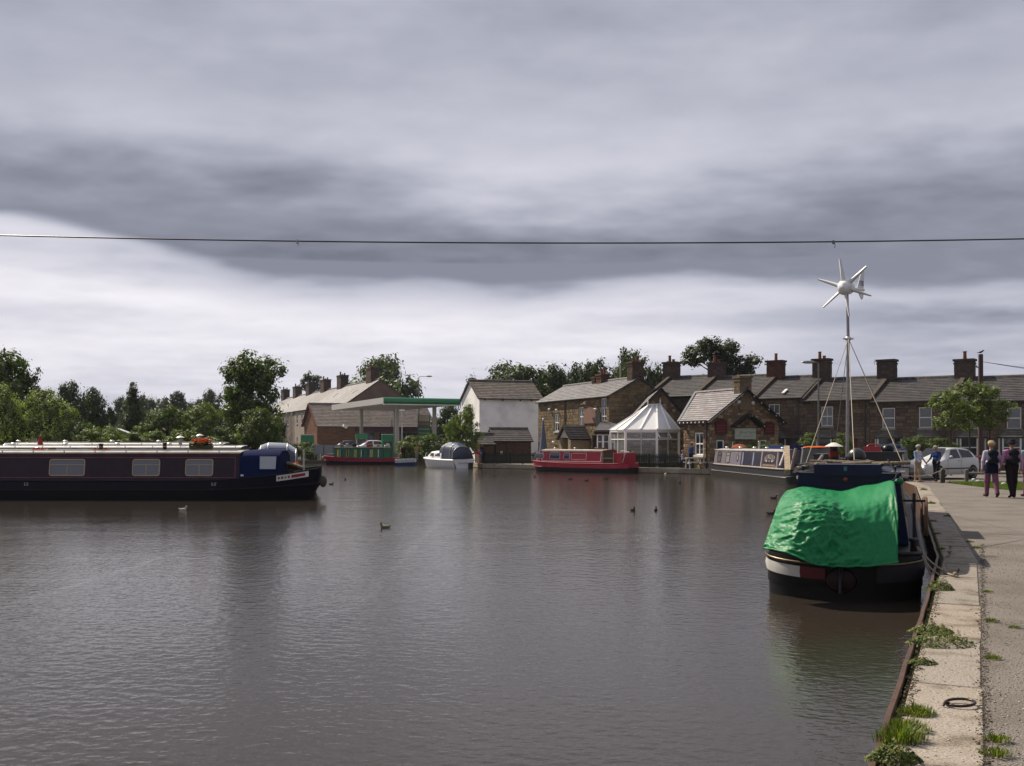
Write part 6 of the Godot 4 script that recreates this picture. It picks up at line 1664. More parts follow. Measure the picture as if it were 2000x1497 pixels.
	for e in [[pt(1862, 1137, 12.0), 0.14, "slack pale mooring rope from stern to towpath pin"], [pt(1852, 1128, 12.3), 0.05, "tauter pale mooring rope beside the slack one"], [pt(1870, 1140, 11.9), 0.22, "lowest looping mooring rope to the towpath pin"]]:
		m = mb(C(0.36, 0.29, 0.21))
		ps = []
		for i in 15:
			var t = i / 14.0
			var p = from.lerp(Vector3(e[0].x, PATH + 0.03, e[0].z), t)
			p.y -= e[1] * 4 * t * (1 - t)
			p.y = maxf(p.y, PATH + 0.035 if t > 0.75 else 0.1)
			ps.append(p)
		m.tube(ps, 0.011, 6); one("mooring_rope", e[2], "rope", m, "rope", Vector3.ZERO, 0.0, "mooring ropes of the navy boat")
	b = thing("mooring_pin", "rusty mooring pin in the coping with rope tied to it", "mooring pin", Vector3(pt(1862, 1137, 12.0).x, PATH, -11.95))
	m = mb(C(0.10, 0.06, 0.04)); m.tube([Vector3(0, 0, 0), Vector3(0.04, 0.12, 0.02)], 0.014, 7); part(b, "stake", m, "metal")
	m = mb(C(0.3, 0.24, 0.18)); m.lathe(Vector3(0.01, 0.02, 0), [Vector2(0.02, 0), Vector2(0.035, 0.02), Vector2(0.03, 0.05), Vector2(0.015, 0.06)], 8); part(b, "knot", m, "rope")
	make_turbine(o, q, turn)

func make_tarpaulin(base, turn, q):
	# rows from the top edge at the cabin down over the tiller to the hem; photo columns and rows with the depth of what lies beneath
	var keys = [
		[[1538, 958, 14.5], [1570, 951, 14.4], [1605, 955, 14.3], [1640, 959, 14.25], [1675, 951, 14.2], [1712, 944, 14.15], [1742, 938, 14.05], [1748, 941, 13.9]],
		[[1528, 970, 14.1], [1563, 963, 13.75], [1602, 968, 13.6], [1640, 974, 13.6], [1678, 967, 13.6], [1714, 957, 13.6], [1743, 947, 13.55], [1750, 954, 13.4]],
		[[1518, 990, 13.6], [1556, 981, 13.1], [1600, 979, 12.95], [1640, 986, 12.95], [1680, 984, 12.95], [1716, 974, 12.95], [1744, 964, 12.95], [1752, 974, 12.85]],
		[[1508, 1018, 13.3], [1550, 1011, 12.8], [1598, 1006, 12.66], [1640, 1013, 12.68], [1682, 1012, 12.68], [1718, 1006, 12.68], [1746, 1000, 12.68], [1754, 1008, 12.62]],
		[[1498, 1050, 13.1], [1545, 1047, 12.62], [1592, 1046, 12.5], [1638, 1054, 12.54], [1684, 1054, 12.55], [1720, 1050, 12.52], [1748, 1048, 12.5], [1754, 1052, 12.46]],
		[[1490, 1071, 12.95], [1540, 1081, 12.5], [1586, 1101, 12.38], [1636, 1107, 12.42], [1685, 1107, 12.42], [1722, 1103, 12.38], [1749, 1100, 12.36], [1755, 1096, 12.35]]]
	var ctrl = []
	for r in keys:
		var row = []
		for k in r: row.append(pt(k[0], k[1], k[2]))
		ctrl.append(row)
	var crumple = noise(1.0, 4, 201)
	crumple.fractal_type = FastNoiseLite.FRACTAL_RIDGED
	var soft = noise(1.0, 3, 202)
	var H := 90; var W := 120
	var rows := []
	var cr = func(a, b, c, d, t): return 0.5 * (2 * b + (c - a) * t + (2 * a - 5 * b + 4 * c - d) * t * t + (3 * b - a - 3 * c + d) * t * t * t)
	for j in H + 1:
		var fj = float(j) / H * (ctrl.size() - 1)
		var j1 = mini(int(fj), ctrl.size() - 2); var tj = fj - j1
		var line = []
		for i in ctrl[0].size():
			line.append(cr.call(ctrl[maxi(j1 - 1, 0)][i], ctrl[j1][i], ctrl[j1 + 1][i], ctrl[mini(j1 + 2, ctrl.size() - 1)][i], tj))
		var row := PackedVector3Array()
		for i in W + 1:
			var fi = float(i) / W * (line.size() - 1)
			var i1 = mini(int(fi), line.size() - 2); var ti = fi - i1
			var p = cr.call(line[maxi(i1 - 1, 0)], line[i1], line[i1 + 1], line[mini(i1 + 2, line.size() - 1)], ti)
			var u = float(i) / W; var v = float(j) / H
			var amt = lerpf(1.0, 0.12, smoothstep(0.36, 0.5, u + 0.25 * (0.35 - v))) * smoothstep(0.0, 0.1, v)
			var w = 0.045 * amt * crumple.get_noise_2d(u * 7.0 + 1.5 * v, v * 7.5) + 0.03 * soft.get_noise_2d(u * 5.0, v * 2.2)
			w += 0.028 * exp(-pow((u - 0.40 + 0.03 * v) / 0.018, 2.0)) * smoothstep(0.3, 0.5, v)      # the seam fold down the middle
			w += 0.03 * sin((u * 6.0 - v * 3.5) * 2.2) * smoothstep(0.4, 0.6, u) * (1.0 - v * v) * 0.5
			w += 0.02 * sin((u * 9.0 - v * 3.0) * 2.0) * smoothstep(0.55, 0.8, u) * (1.0 - v)             # pulls towards the tied corner
			p += Vector3(-0.25, 0.35, 0.9) * w
			row.append(p)
		rows.append(row)
	var t = thing("tarpaulin", "bright green tarpaulin draped over the navy boat's stern and tied at one corner", "tarpaulin", base)
	var m = mb(C(0.005, 0.19, 0.060), Transform3D(Basis.IDENTITY, -base))
	m.grid(rows, false, true)
	part(t, "sheet", m, "tarpaulin")
	var hem = mb(C(0.014, 0.22, 0.085), Transform3D(Basis.IDENTITY, -base))
	var ps = []
	for i in range(0, W + 1, 2): ps.append(rows[H][i])
	hem.tube(ps, 0.012, 6); part(t, "hem", hem, "tarpaulin")
	m = mb(C(0.012, 0.016, 0.03), Transform3D(Basis.IDENTITY, -base)); var c = rows[0][W - 4]
	m.tube([c + Vector3(-0.1, -0.03, 0.02), c + Vector3(0, 0.04, 0.03), c + Vector3(0.05, 0.1, -0.05), c + Vector3(0.02, 0.3, -0.3)], 0.012, 6); part(t, "tie_cord", m, "rope")
	m = mb(C(0.01, 0.13, 0.05), Transform3D(Basis.IDENTITY, -base)); m.ball(c + Vector3(0.07, 0.0, -0.02), Vector3(0.07, 0.05, 0.06), 8); part(t, "bunched_corner", m, "tarpaulin")

func make_turbine(boat, q, turn):
	var foot = Vector3(6.55, q.top + 0.05, -20.0)
	var o = thing("wind_turbine", "small white six bladed wind turbine on a guyed steel mast on the navy boat", "wind turbine", foot)
	var hub = Vector3(6.53, 5.01, -20.0) - foot
	var m = mb(C(0.34, 0.31, 0.31)); m.tube([Vector3.ZERO, Vector3(0.02, 2.45, 0), Vector3(0.0, hub.y - 0.1, 0)], [0.033, 0.030, 0.026], 12); part(o, "mast", m, "metal")
	m = mb(C(0.03, 0.03, 0.03)); m.lathe(Vector3.ZERO, [Vector2(0.1, 0), Vector2(0.1, 0.02), Vector2(0.05, 0.03), Vector2(0.05, 0.12), Vector2(0.04, 0.12)], 12); part(o, "mast_foot", m, "metal")
	var col = Vector3(0.02, 4.01 - foot.y, 0)
	m = mb(C(0.66, 0.65, 0.64)); m.lathe(col + Vector3(0, -0.04, 0), [Vector2(0.035, 0), Vector2(0.06, 0.02), Vector2(0.06, 0.06), Vector2(0.035, 0.08)], 10); m.box(col, Vector3(0.2, 0.03, 0.03)); part(o, "guy_collar", m, "metal")
	# body: egg shaped, the spinner to the left and towards us, the tail behind to the right
	var fwd = Vector3(-0.66, -0.06, 0.75).normalized()
	var side = fwd.cross(Vector3.UP).normalized(); var up = side.cross(fwd).normalized()
	var B = Basis(side, fwd, side.cross(fwd))
	var white = C(0.70, 0.69, 0.69)
	m = mb(white); m.lathe(hub, [Vector2(0.0, 0.20), Vector2(0.07, 0.18), Vector2(0.12, 0.13), Vector2(0.14, 0.06), Vector2(0.145, 0.0), Vector2(0.128, -0.12), Vector2(0.085, -0.22), Vector2(0.04, -0.27), Vector2(0.03, -0.28)], 20, B); part(o, "nacelle", m, "plastic")
	m = mb(C(0.62, 0.61, 0.62)); m.lathe(hub, [Vector2(0.143, 0.05), Vector2(0.151, 0.07), Vector2(0.149, 0.085), Vector2(0.13, 0.10)], 20, B); part(o, "hub_ring", m, "plastic")
	for i in 6:
		var a = TAU * i / 6.0 + 0.38
		var d = (side * cos(a) + up * sin(a))
		var e = fwd.cross(d).normalized()
		m = mb(C(0.62, 0.60, 0.61))
		var rows = []
		for j in 6:
			var t = j / 5.0
			var r = lerpf(0.13, 0.57, t); var w = lerpf(0.042, 0.018, t); var tw = lerpf(0.5, 0.15, t)
			var cd = e * cos(tw) + fwd * sin(tw); var nd = cd.cross(d).normalized()
			var c = hub + fwd * 0.08 + d * r
			rows.append(PackedVector3Array([c - cd * w, c + nd * 0.008, c + cd * w, c - nd * 0.008]))
		m.grid(rows, true); var tip = rows[5]; m.quad(tip[0], tip[1], tip[2], tip[3])
		part(o, "blade", m, "plastic")
	m = mb(C(0.72, 0.71, 0.71)); m.tube([hub - fwd * 0.24, hub - fwd * 0.86], [0.028, 0.024], 8); part(o, "tail_boom", m, "plastic")
	var tv = [Vector2(0.52, 0.03), Vector2(0.84, 0.02), Vector2(0.87, 0.36), Vector2(0.81, 0.40), Vector2(0.74, 0.38)]
	m = mb(C(0.62, 0.62, 0.64)); m.prism(tv, hub - side * 0.006, -fwd, Vector3.UP, side * 0.012); var fin = part(o, "tail_fin", m, "plastic")
	tv = [Vector2(0.54, -0.02), Vector2(0.84, -0.02), Vector2(0.83, -0.13), Vector2(0.79, -0.19), Vector2(0.74, -0.20), Vector2(0.66, -0.14)]
	m = mb(C(0.62, 0.62, 0.64)); m.prism(tv, hub - side * 0.006, -fwd, Vector3.UP, side * 0.012); part(o, "tail_fin", m, "plastic")
	var sgn = 1.0 if side.z > 0 else -1.0
	var tb = Basis(-fwd, Vector3.UP, (-fwd).cross(Vector3.UP))
	text(fin, "FTX", hub - fwd * 0.73 + Vector3(0, 0.12, 0) + (-fwd).cross(Vector3.UP) * 0.010, 0.13, C(0.04, 0.04, 0.14), tb)
	# guys to the roof edges
	for g in [[boat.transform * Vector3(3.6, q.top + 0.09, -0.73), C(0.42, 0.36, 0.26)], [boat.transform * Vector3(4.2, q.top + 0.09, 0.73), C(0.42, 0.36, 0.26)], [boat.transform * Vector3(10.9, q.top + 0.09, -0.72), C(0.3, 0.3, 0.3)], [boat.transform * Vector3(11.2, q.top + 0.09, 0.72), C(0.3, 0.3, 0.3)], [boat.transform * Vector3(2.7, q.top + 0.12, 0.05), C(0.45, 0.4, 0.32)]]:
		m = mb(g[1]); m.tube([col + Vector3(0.0, 0.0, 0.02), g[0] - foot], 0.007, 5); part(o, "guy_rope", m, "rope")

func boats_by_car_park():
	# boats moored beyond the navy one, only their tops in view
	var specs = [[1668.0, 1752.0, 44.5, "white cruiser with blue topsides and grey canopy beyond the navy boat's roof", C(0.55, 0.55, 0.54), C(0.02, 0.022, 0.10), 2.05]]
	var q = Boat.new()
	q.L = 12.0; q.c0 = 1.2; q.c1 = 9.5; q.top = 1.72; q.gun = 0.95; q.b = 0.85
	var o = thing("cabin_boat", "cream sided cabin boat with navy roof edge moored beside the car park", "cabin boat", Vector3(15.7, 0, -43.0), atan2(0.92, 0.38))
	boat_body(o, q, C(0.03, 0.03, 0.08), C(0.40, 0.38, 0.36), C(0.42, 0.40, 0.39), C(0.018, 0.02, 0.09))
	for i in 3: boat_window(o, q, 1.0, 2.5 + i * 2.2, 1.4, 0.9, 0.4, C(0.4, 0.4, 0.4))
	var m = mb(C(0.035, 0.04, 0.08)); m.lathe(Vector3(2.6, q.top + 0.05, 0.2), [Vector2(1, 0), Vector2(0.9, 0.5), Vector2(0.5, 0.9), Vector2(0, 1)], 10, Basis.from_scale(Vector3(0.5, 0.22, 0.35))); part(o, "roof_cover", m, "cloth")
	m = mb(C(0.25, 0.29, 0.34)); m.span(Vector3(3.2, q.top + 0.06, -0.5), Vector3(6.4, q.top + 0.24, 0.5)); part(o, "wheelhouse_top", m, "cloth")
	q = Boat.new()
	q.L = 10.0; q.c0 = 1.0; q.c1 = 7.5; q.top = 1.76; q.gun = 0.8; q.b = 0.85
	o = thing("cabin_boat", "grey cabin boat with orange canvas on top beyond the stove chimney", "cabin boat", Vector3(13.3, 0, -44.5), atan2(0.92, 0.25))
	boat_body(o, q, C(0.1, 0.1, 0.1), C(0.12, 0.115, 0.11), C(0.16, 0.155, 0.155), C(0.22, 0.21, 0.2))
	m = mb(C(0.55, 0.11, 0.03)); m.lathe(Vector3(1.6, q.top + 0.04, 0.0), [Vector2(1, 0), Vector2(0.95, 0.5), Vector2(0.6, 0.9), Vector2(0, 1)], 12, Basis.from_scale(Vector3(0.8, 0.07, 0.62))); part(o, "orange_canvas", m, "cloth")
	q = Boat.new()
	q.L = 5.6; q.c0 = 0.6; q.c1 = 4.2; q.top = 1.72; q.gun = 0.8; q.bow = 1.4
	o = thing("cabin_boat", "blue topped boat between the grey narrowboat and the inn wall", "cabin boat", Vector3(15.0, 0, -52.5), atan2(0.98, -0.1))
	boat_body(o, q, C(0.02, 0.03, 0.09), C(0.02, 0.03, 0.10), C(0.018, 0.03, 0.11), C(0.016, 0.03, 0.12))
	m = mb(C(0.016, 0.028, 0.12)); m.span(Vector3(0.8, q.top + 0.02, -0.75), Vector3(3.4, q.top + 0.16, 0.75)); part(o, "canvas_top", m, "cloth")

# ---------------------------------------------------------------- plants
func leaf_cloud(parent, called, c, r, n, size, a, b):
	var m = mb()
	for i in n:
		var d = Vector3(rng.randfn(), rng.randfn(), rng.randfn()).normalized() * pow(rng.randf(), 0.45)
		leaf_quad(m, c + d * r, (d + Vector3(0, 0.6, 0) + Vector3(rf(-1, 1), rf(-1, 1), rf(-1, 1)) * 0.9).normalized(), size * rf(0.6, 1.3), a.lerp(b, rng.randf()))
	return part(parent, called, m, "leaf", "stuff" if called != "crown" else "")

func leaf_quad(m, p: Vector3, nn: Vector3, s: float, col):
	var t := nn.cross(Vector3(rng.randf() - 0.5, rng.randf() - 0.5, rng.randf() - 0.5)).normalized()
	var k := nn.cross(t)
	m.col = col
	var i = m.v.size()
	m.v.append(p - t * s); m.v.append(p - k * s * 0.55); m.v.append(p + t * s); m.v.append(p + k * s * 0.55)
	for z in 4: m.n.append(nn); m.c.append(col); m.uv.append(Vector2.ZERO)
	m.ix.append_array([i, i + 2, i + 1, i, i + 3, i + 2])

# a crown of unit size built of leaf clumps in lobes [x, y, z, rx, ry, rz]; shared by the trees of a kind
func crown_mesh(key, seed_, lobes, n, leaf, a, b, per_clump = 26, spread = 0.17):
	if cache.has(key): return cache[key]
	rng.seed = seed_
	var m = mb()
	var total = 0.0
	for l in lobes: total += pow(l[3] * l[4] * l[5], 0.67)
	for l in lobes:
		var c = Vector3(l[0], l[1], l[2]); var r = Vector3(l[3], l[4], l[5])
		var clumps = int(n * pow(l[3] * l[4] * l[5], 0.67) / total / per_clump)
		for k in clumps:
			var d = Vector3(rng.randfn(), rng.randfn(), rng.randfn()).normalized()
			var q = c + d * r * pow(rng.randf(), 0.28)
			var tint = a.lerp(b, pow(rng.randf(), 1.6))
			tint = tone(tint, rf(0.75, 1.2))
			var sp = spread * rf(0.6, 1.25)
			for i in per_clump:
				var e = Vector3(rng.randfn(), rng.randfn() * 0.8, rng.randfn()) * 0.42
				leaf_quad(m, q + e * sp, (d * 0.8 + e + Vector3(0, 0.5, 0) + Vector3(rf(-1, 1), rf(-1, 1), rf(-1, 1)) * 0.8).normalized(), leaf * rf(0.6, 1.35), tone(tint, rf(0.75, 1.25)).lerp(b, 0.8 if rng.randf() < 0.12 else 0.0))
	cache[key] = m.done()
	return cache[key]

func lobes_of(seed_, kind):
	rng.seed = seed_
	var out = []
	if kind == "broad":
		out.append([0, -0.05, 0, 0.78, 0.74, 0.78])
		for i in 9:
			var a = TAU * i / 9.0 + rf(-0.3, 0.3); var y = rf(-0.5, 0.6); var k = sqrt(1.0 - y * y * 0.8)
			var s = rf(0.26, 0.42)
			out.append([cos(a) * 0.62 * k, y * 0.8, sin(a) * 0.62 * k, s, s * 0.85, s])
		for i in 3: out.append([rf(-0.3, 0.3), rf(0.55, 0.72), rf(-0.3, 0.3), 0.34, 0.28, 0.34])
	elif kind == "tall":
		for i in 16:
			var y = lerpf(-0.9, 0.75, i / 15.0); var w = 0.66 * sqrt(maxf(0.05, 1.0 - pow((y + 0.25) / 1.15, 2.0)))
			var a = i * 2.4
			var s = rf(0.26, 0.40)
			out.append([cos(a) * w * 0.62, y, sin(a) * w * 0.62, s * 1.05, s * 0.75, s])
		for i in 8:
			var a = rf(0, TAU)
			out.append([cos(a) * rf(0.3, 0.75), rf(-0.3, 0.85), sin(a) * 0.5, 0.13, 0.24, 0.13])
	elif kind == "cone":
		for i in 12:
			var y = lerpf(-0.95, 0.95, i / 11.0); var w = 0.62 * (1.0 - (y + 1.0) / 2.05)
			for k in 3:
				var a = i * 1.9 + k * 2.1
				out.append([cos(a) * w * 0.6, y, sin(a) * w * 0.6, w * 0.6 + 0.06, 0.11, w * 0.6 + 0.06])
	elif kind == "bush":
		out.append([0, -0.1, 0, 0.8, 0.82, 0.8])
		for i in 11:
			var a = TAU * i / 11.0 + rf(-0.3, 0.3); var y = rf(-0.8, 0.55)
			var s = rf(0.22, 0.36)
			out.append([cos(a) * 0.7 * sqrt(1.0 - y * y * 0.7), y, sin(a) * 0.7 * sqrt(1.0 - y * y * 0.7), s, s, s])
		for i in 4: out.append([rf(-0.4, 0.4), rf(0.5, 0.75), rf(-0.4, 0.4), 0.26, 0.24, 0.26])
	elif kind == "open":
		for q in [[-0.62, 0.42, 0, 0.34, 0.36, 0.32], [-0.38, 0.68, 0.1, 0.28, 0.26, 0.3], [-0.78, 0.15, -0.1, 0.2, 0.16, 0.2], [0.05, 0.38, 0, 0.34, 0.36, 0.34], [0.2, 0.6, 0.1, 0.26, 0.2, 0.26], [0.5, 0.02, 0, 0.32, 0.3, 0.3], [0.8, 0.12, 0.1, 0.2, 0.2, 0.22], [0.45, -0.42, 0, 0.3, 0.26, 0.3], [0.1, -0.25, 0, 0.26, 0.3, 0.28], [-0.5, -0.55, 0, 0.34, 0.24, 0.3], [-0.1, -0.7, 0, 0.4, 0.24, 0.34], [0.72, -0.2, 0, 0.2, 0.18, 0.2]]: out.append(q)
	elif kind == "round":
		out.append([0, -0.1, 0, 0.8, 0.75, 0.8])
		for i in 14:
			var a = rf(0, TAU); var y = rf(-0.5, 0.75); var k = sqrt(1.0 - y * y * 0.9)
			var s = rf(0.2, 0.3)
			out.append([cos(a) * 0.74 * k, y * 0.85, sin(a) * 0.74 * k, s, s * 0.8, s])
	return out

const GREENS := {
	dark = [Color(0.033, 0.048, 0.018), Color(0.063, 0.084, 0.028)],
	mid = [Color(0.061, 0.087, 0.026), Color(0.113, 0.145, 0.043)],
	light = [Color(0.098, 0.130, 0.036), Color(0.182, 0.215, 0.072)],
	pale = [Color(0.044, 0.063, 0.018), Color(0.391, 0.437, 0.196)]}  # last pair: sunlit leaf tips put into the leaf colour, light among dark

# a tree whose crown fills the photograph's box px0..px1, top..low at distance d; the trunk goes to the ground
func tree(called, label, group, px0, px1, top, low, d, kind, green, variant = 1, n = 9000, leaf = 0.045, trunk = 0.0, ground = LAND):
	var gs = GREENS[green]
	var x0 = (px0 - 1000.0) / LENS * d; var x1 = (px1 - 1000.0) / LENS * d
	var yt = EYE + (HORIZON - top) / LENS * d; var yl = maxf(EYE + (HORIZON - low) / LENS * d, ground)
	var w = (x1 - x0) / 2; var h = (yt - yl) / 2
	var o = thing(called, label, "bush" if called.contains("bush") or called.contains("hedge") else "tree", Vector3((x0 + x1) / 2, ground, -d), 0.0, group)
	var mesh = crown_mesh("%s %s %d" % [kind, green, variant], 300 + variant * 17 + kind.length() * 5, lobes_of(variant * 7 + kind.length(), kind), n, leaf, gs[0], gs[1])
	var bark = C(0.055, 0.042, 0.03)
	var tr = trunk if trunk > 0.0 else clampf(h * 0.07, 0.06, 0.4)
	var m = mb(bark)
	var hc = (yt + yl) / 2 - ground
	m.tube([Vector3(0, -0.1, 0), Vector3(tr * 0.3, hc * 0.35, 0), Vector3(-tr * 0.3, hc * 0.8, 0.0), Vector3(0, hc + h * 0.45, 0)], [tr * 1.25, tr, tr * 0.75, tr * 0.25], 8)
	rng.seed = int(px0) + 5
	for i in 7:
		var a = TAU * i / 7.0 + rf(-0.4, 0.4)
		var y0 = lerpf(hc - h * 0.75, hc + h * 0.2, i / 6.0)
		var e = Vector3(cos(a) * w * 0.62, y0 + h * rf(0.25, 0.55), sin(a) * w * 0.62)
		m.tube([Vector3(0, maxf(y0, 0.1), 0), Vector3(e.x * 0.45, maxf(y0, 0.1) + (e.y - y0) * 0.35, e.z * 0.45), e], [tr * 0.5, tr * 0.33, tr * 0.1], 6)
	part(o, "trunk", m, "wood")
	var cr = part(o, "crown", mesh, "leaf")
	cr.position = Vector3(0, hc, 0)
	var bb: AABB = mesh.get_aabb()
	cr.scale = Vector3(w, h, w) * 1.13 / (bb.size / 2)
	cr.position -= cr.scale * bb.get_center() * Vector3(0, 1, 0)
	cr.rotation.y = 0.0 if kind == "open" else float(int(px0 * 7) % 60) / 10.0
	return o

func make_trees():
	var bank = "trees on the bank behind the raft of boats"
	var back = "trees behind the buildings"
	tree("tree", "big dark tree leaning over the bank above two bushes with painted sunlit leaf tips", bank, -95, 78, 676, 872, 82, "broad", "mid", 1)
	tree("tree", "dark ragged tree beside the big one at the head of the bank", bank, 15, 80, 722, 872, 84, "tall", "dark", 2)
	tree("bush", "bush with painted sunlit leaf tips under the big dark tree", bank, -32, 50, 746, 876, 62.5, "bush", "pale", 1, 14000, 0.035)
	tree("bush", "round bush with painted sunlit leaf tips standing clear on the bank", bank, 47, 148, 762, 876, 62, "bush", "pale", 2, 14000, 0.035)
	tree("tree", "dark tree behind the round bush", bank, 98, 172, 748, 868, 112, "broad", "dark", 3)
	tree("tree", "dark tree close beside the conifer on the far bank", bank, 155, 228, 757, 868, 118, "broad", "dark", 4)
	tree("conifer", "dark pointed conifer standing on the far bank", bank, 226, 292, 752, 856, 104, "cone", "dark", 1)
	tree("tree", "small far tree with a flat top on the skyline", "far trees on the skyline", 330, 364, 764, 812, 230, "tall", "dark", 3, 7000, 0.055)
	tree("tree", "smooth domed far tree on the skyline beside the tall tree", "far trees on the skyline", 382, 436, 762, 840, 240, "round", "dark", 1, 8000, 0.05)
	for q in [[268, 330, 772, 250, "low dark far tree just beside the conifer"], [296, 352, 782, 245, "low dark far tree below the flat topped one"], [350, 396, 780, 245, "low far tree between flat topped and domed trees"], [225, 290, 776, 260, "far tree showing behind the conifer's flanks"], [60, 120, 770, 250, "far tree between the big dark tree and the round bush"], [425, 470, 785, 240, "low far tree behind the tall ash's edge"]]:
		tree("tree", q[4], "far trees on the skyline", q[0], q[1], q[2], 850, q[3], "round", "dark", 1, 8000, 0.05)
	tree("bush", "wide mid green bush on the bank below the skyline", bank, 285, 372, 797, 876, 78, "bush", "mid", 3)
	tree("bush", "mid green bush at the foot of the domed far tree", bank, 350, 436, 788, 876, 82, "bush", "light", 4)
	tree("tree", "tall leafy ash tree beside the slate roofed row", bank, 424, 556, 677, 874, 74, "tall", "mid", 5, 13000, 0.04)
	tree("bush", "dense bush at the tall tree's foot", bank, 470, 548, 799, 880, 66, "bush", "mid", 6)
	tree("bush", "grey green bush beside the short lamp post", bank, 520, 560, 815, 880, 70, "bush", "light", 4)
	var i = 0
	for q in [[-20, 60, 838, 64], [70, 160, 842, 64], [150, 222, 836, 65], [205, 285, 846, 64], [262, 345, 842, 65], [320, 400, 838, 63], [392, 470, 836, 65], [440, 510, 830, 66], [120, 195, 825, 74], [240, 310, 828, 76], [180, 250, 832, 78], [536, 582, 860, 107], [566, 612, 864, 108], [594, 640, 868, 106.2]]:
		tree("bush", ["low bramble below the big dark tree, behind the raft", "low shrub at the round bush's foot", "low bramble behind the first small cruiser", "low shrub behind the third small cruiser", "low bramble behind the roof flues", "low shrub below the domed far tree", "low bramble just before the tall ash tree", "low shrub between the tall tree and the dense bush", "taller bramble behind the round bush", "bramble in front of the pointed conifer", "bramble between the dark trees and the conifer"][i] if i < 11 else ["low bush on the grassy bank near the short lamp post", "low bush on the grassy bank by the green cabinet", "low bush above the green narrowboat's bow"][i - 11], "low bushes along the bank", q[0], q[1], q[2], 905, q[3], "bush", ["light", "mid", "light", "mid", "light"][i % 5], 7 + i % 3, 7000, 0.055, 0.05)
		i += 1
	tree("tree", "dark tree filling the gap under the canopy's edge", back, 836, 912, 792, 880, 135, "broad", "dark", 3)
	tree("tree", "small wind bent tree showing above the row's chimneys", back, 588, 642, 728, 800, 230, "open", "dark", 2, 6000, 0.05)
	tree("tree", "broad tree rising behind the gable of the slate roofed row", back, 655, 824, 697, 862, 190, "broad", "mid", 6, 12000, 0.04)
	tree("tree", "broad dark tree behind the white house's roof", back, 912, 1080, 705, 862, 118, "round", "dark", 7, 12000, 0.04)
	tree("tree", "dark tree between the white house and the pub chimneys", back, 900, 960, 728, 862, 120, "broad", "dark", 8)
	tree("tree", "leafy tree behind the pub's roof ridge", back, 1040, 1150, 712, 862, 116, "broad", "dark", 9)
	tree("tree", "dense tree behind the pub's gable chimney", back, 1110, 1215, 702, 862, 120, "broad", "dark", 1)
	tree("tree", "tall dark tree between the pub and the first terrace chimney", back, 1186, 1292, 686, 862, 117, "round", "dark", 3, 12000, 0.04)
	tree("tree", "tree tucked beside the first terrace chimney", back, 1255, 1332, 708, 862, 116, "broad", "dark", 4)
	tree("tree", "low dark tree filling in behind the white house's ridge end", back, 990, 1092, 716, 862, 124, "round", "dark", 7)
	tree("tree", "low dark tree filling in behind the pub's middle chimney", back, 1078, 1182, 718, 862, 125, "round", "dark", 3)
	tree("tree", "low dark tree filling in behind the pub's vent pipe", back, 1160, 1258, 712, 862, 126, "round", "dark", 7)
	tree("tree", "open crowned tree with sky showing between its limbs above the terrace", back, 1336, 1478, 664, 772, 112, "open", "dark", 1, 10000, 0.045, 0.28)
	tree("tree", "young tree in front of the white house's corner", "young trees", 866, 942, 794, 884, 84.6, "bush", "light", 5, 9000, 0.045, 0.08)
	tree("hedge_bush", "clipped hedge bush beside the white forecourt lamp", "hedges", 772, 832, 851, 900, 103, "bush", "light", 2, 7000, 0.055, 0.04)
	tree("hedge_bush", "dark hedge bush between the lamp and the young tree", "hedges", 818, 880, 848, 900, 99.5, "bush", "mid", 5, 7000, 0.055, 0.04)
	tree("hedge_bush", "low hedge bush in front of the terrace beside the couple", "hedges", 1752, 1815, 853, 905, 58, "bush", "mid", 3, 7000, 0.055, 0.04)
	tree("hedge_bush", "low hedge bush behind the parked car", "hedges", 1800, 1870, 856, 905, 57, "bush", "mid", 6, 7000, 0.055, 0.04)
	for q in [[1560, 1600, "yellow green shrub at the terrace wall under the street lamp"], [1625, 1668, "yellow green shrub at the terrace wall behind the turbine mast"]]: tree("bush", q[2], "shrubs at the terrace", q[0], q[1], 846, 890, 60, "bush", "light", 7, 7000, 0.055, 0.04)
	tree("bush", "yellow flowered shrub below the inn gable's sign", "shrubs at the terrace", 1440, 1530, 862, 900, 65.5, "bush", "light", 8, 7000, 0.055, 0.04)
	tree("sapling", "young street tree, first of three by the car park", "young trees by the car park", 1818, 1898, 760, 838, 51, "open", "light", 3, 3600, 0.045, 0.045, PATH)
	tree("sapling", "young street tree, second of three by the car park, darkest crown", "young trees by the car park", 1850, 1938, 744, 842, 52, "broad", "light", 2, 3600, 0.045, 0.045, PATH)
	tree("sapling", "young street tree, third of three, beside the telegraph pole", "young trees by the car park", 1896, 1972, 750, 836, 51.5, "open", "light", 3, 3600, 0.045, 0.045, PATH)
	# low wooded hills far off
	var hill = mb(C(0.016, 0.023, 0.014))
	var rows = []
	for j in 7:
		var row = PackedVector3Array()
		for k in 41:
			var x = lerpf(-420.0, 520.0, k / 40.0)
			var y = (6.0 + 7.5 * smoothstep(-40.0, -110.0, x) + 2.0 * sin(x * 0.041)) * sin(PI * j / 6.0)
			row.append(Vector3(x, y - 0.5, -300.0 - j * 30.0))
		rows.append(row)
	hill.grid(rows, false, false)
	structure("hill", hill, "earth")
	# nodding plants at the water's edge of the towpath
	rng.seed = 91
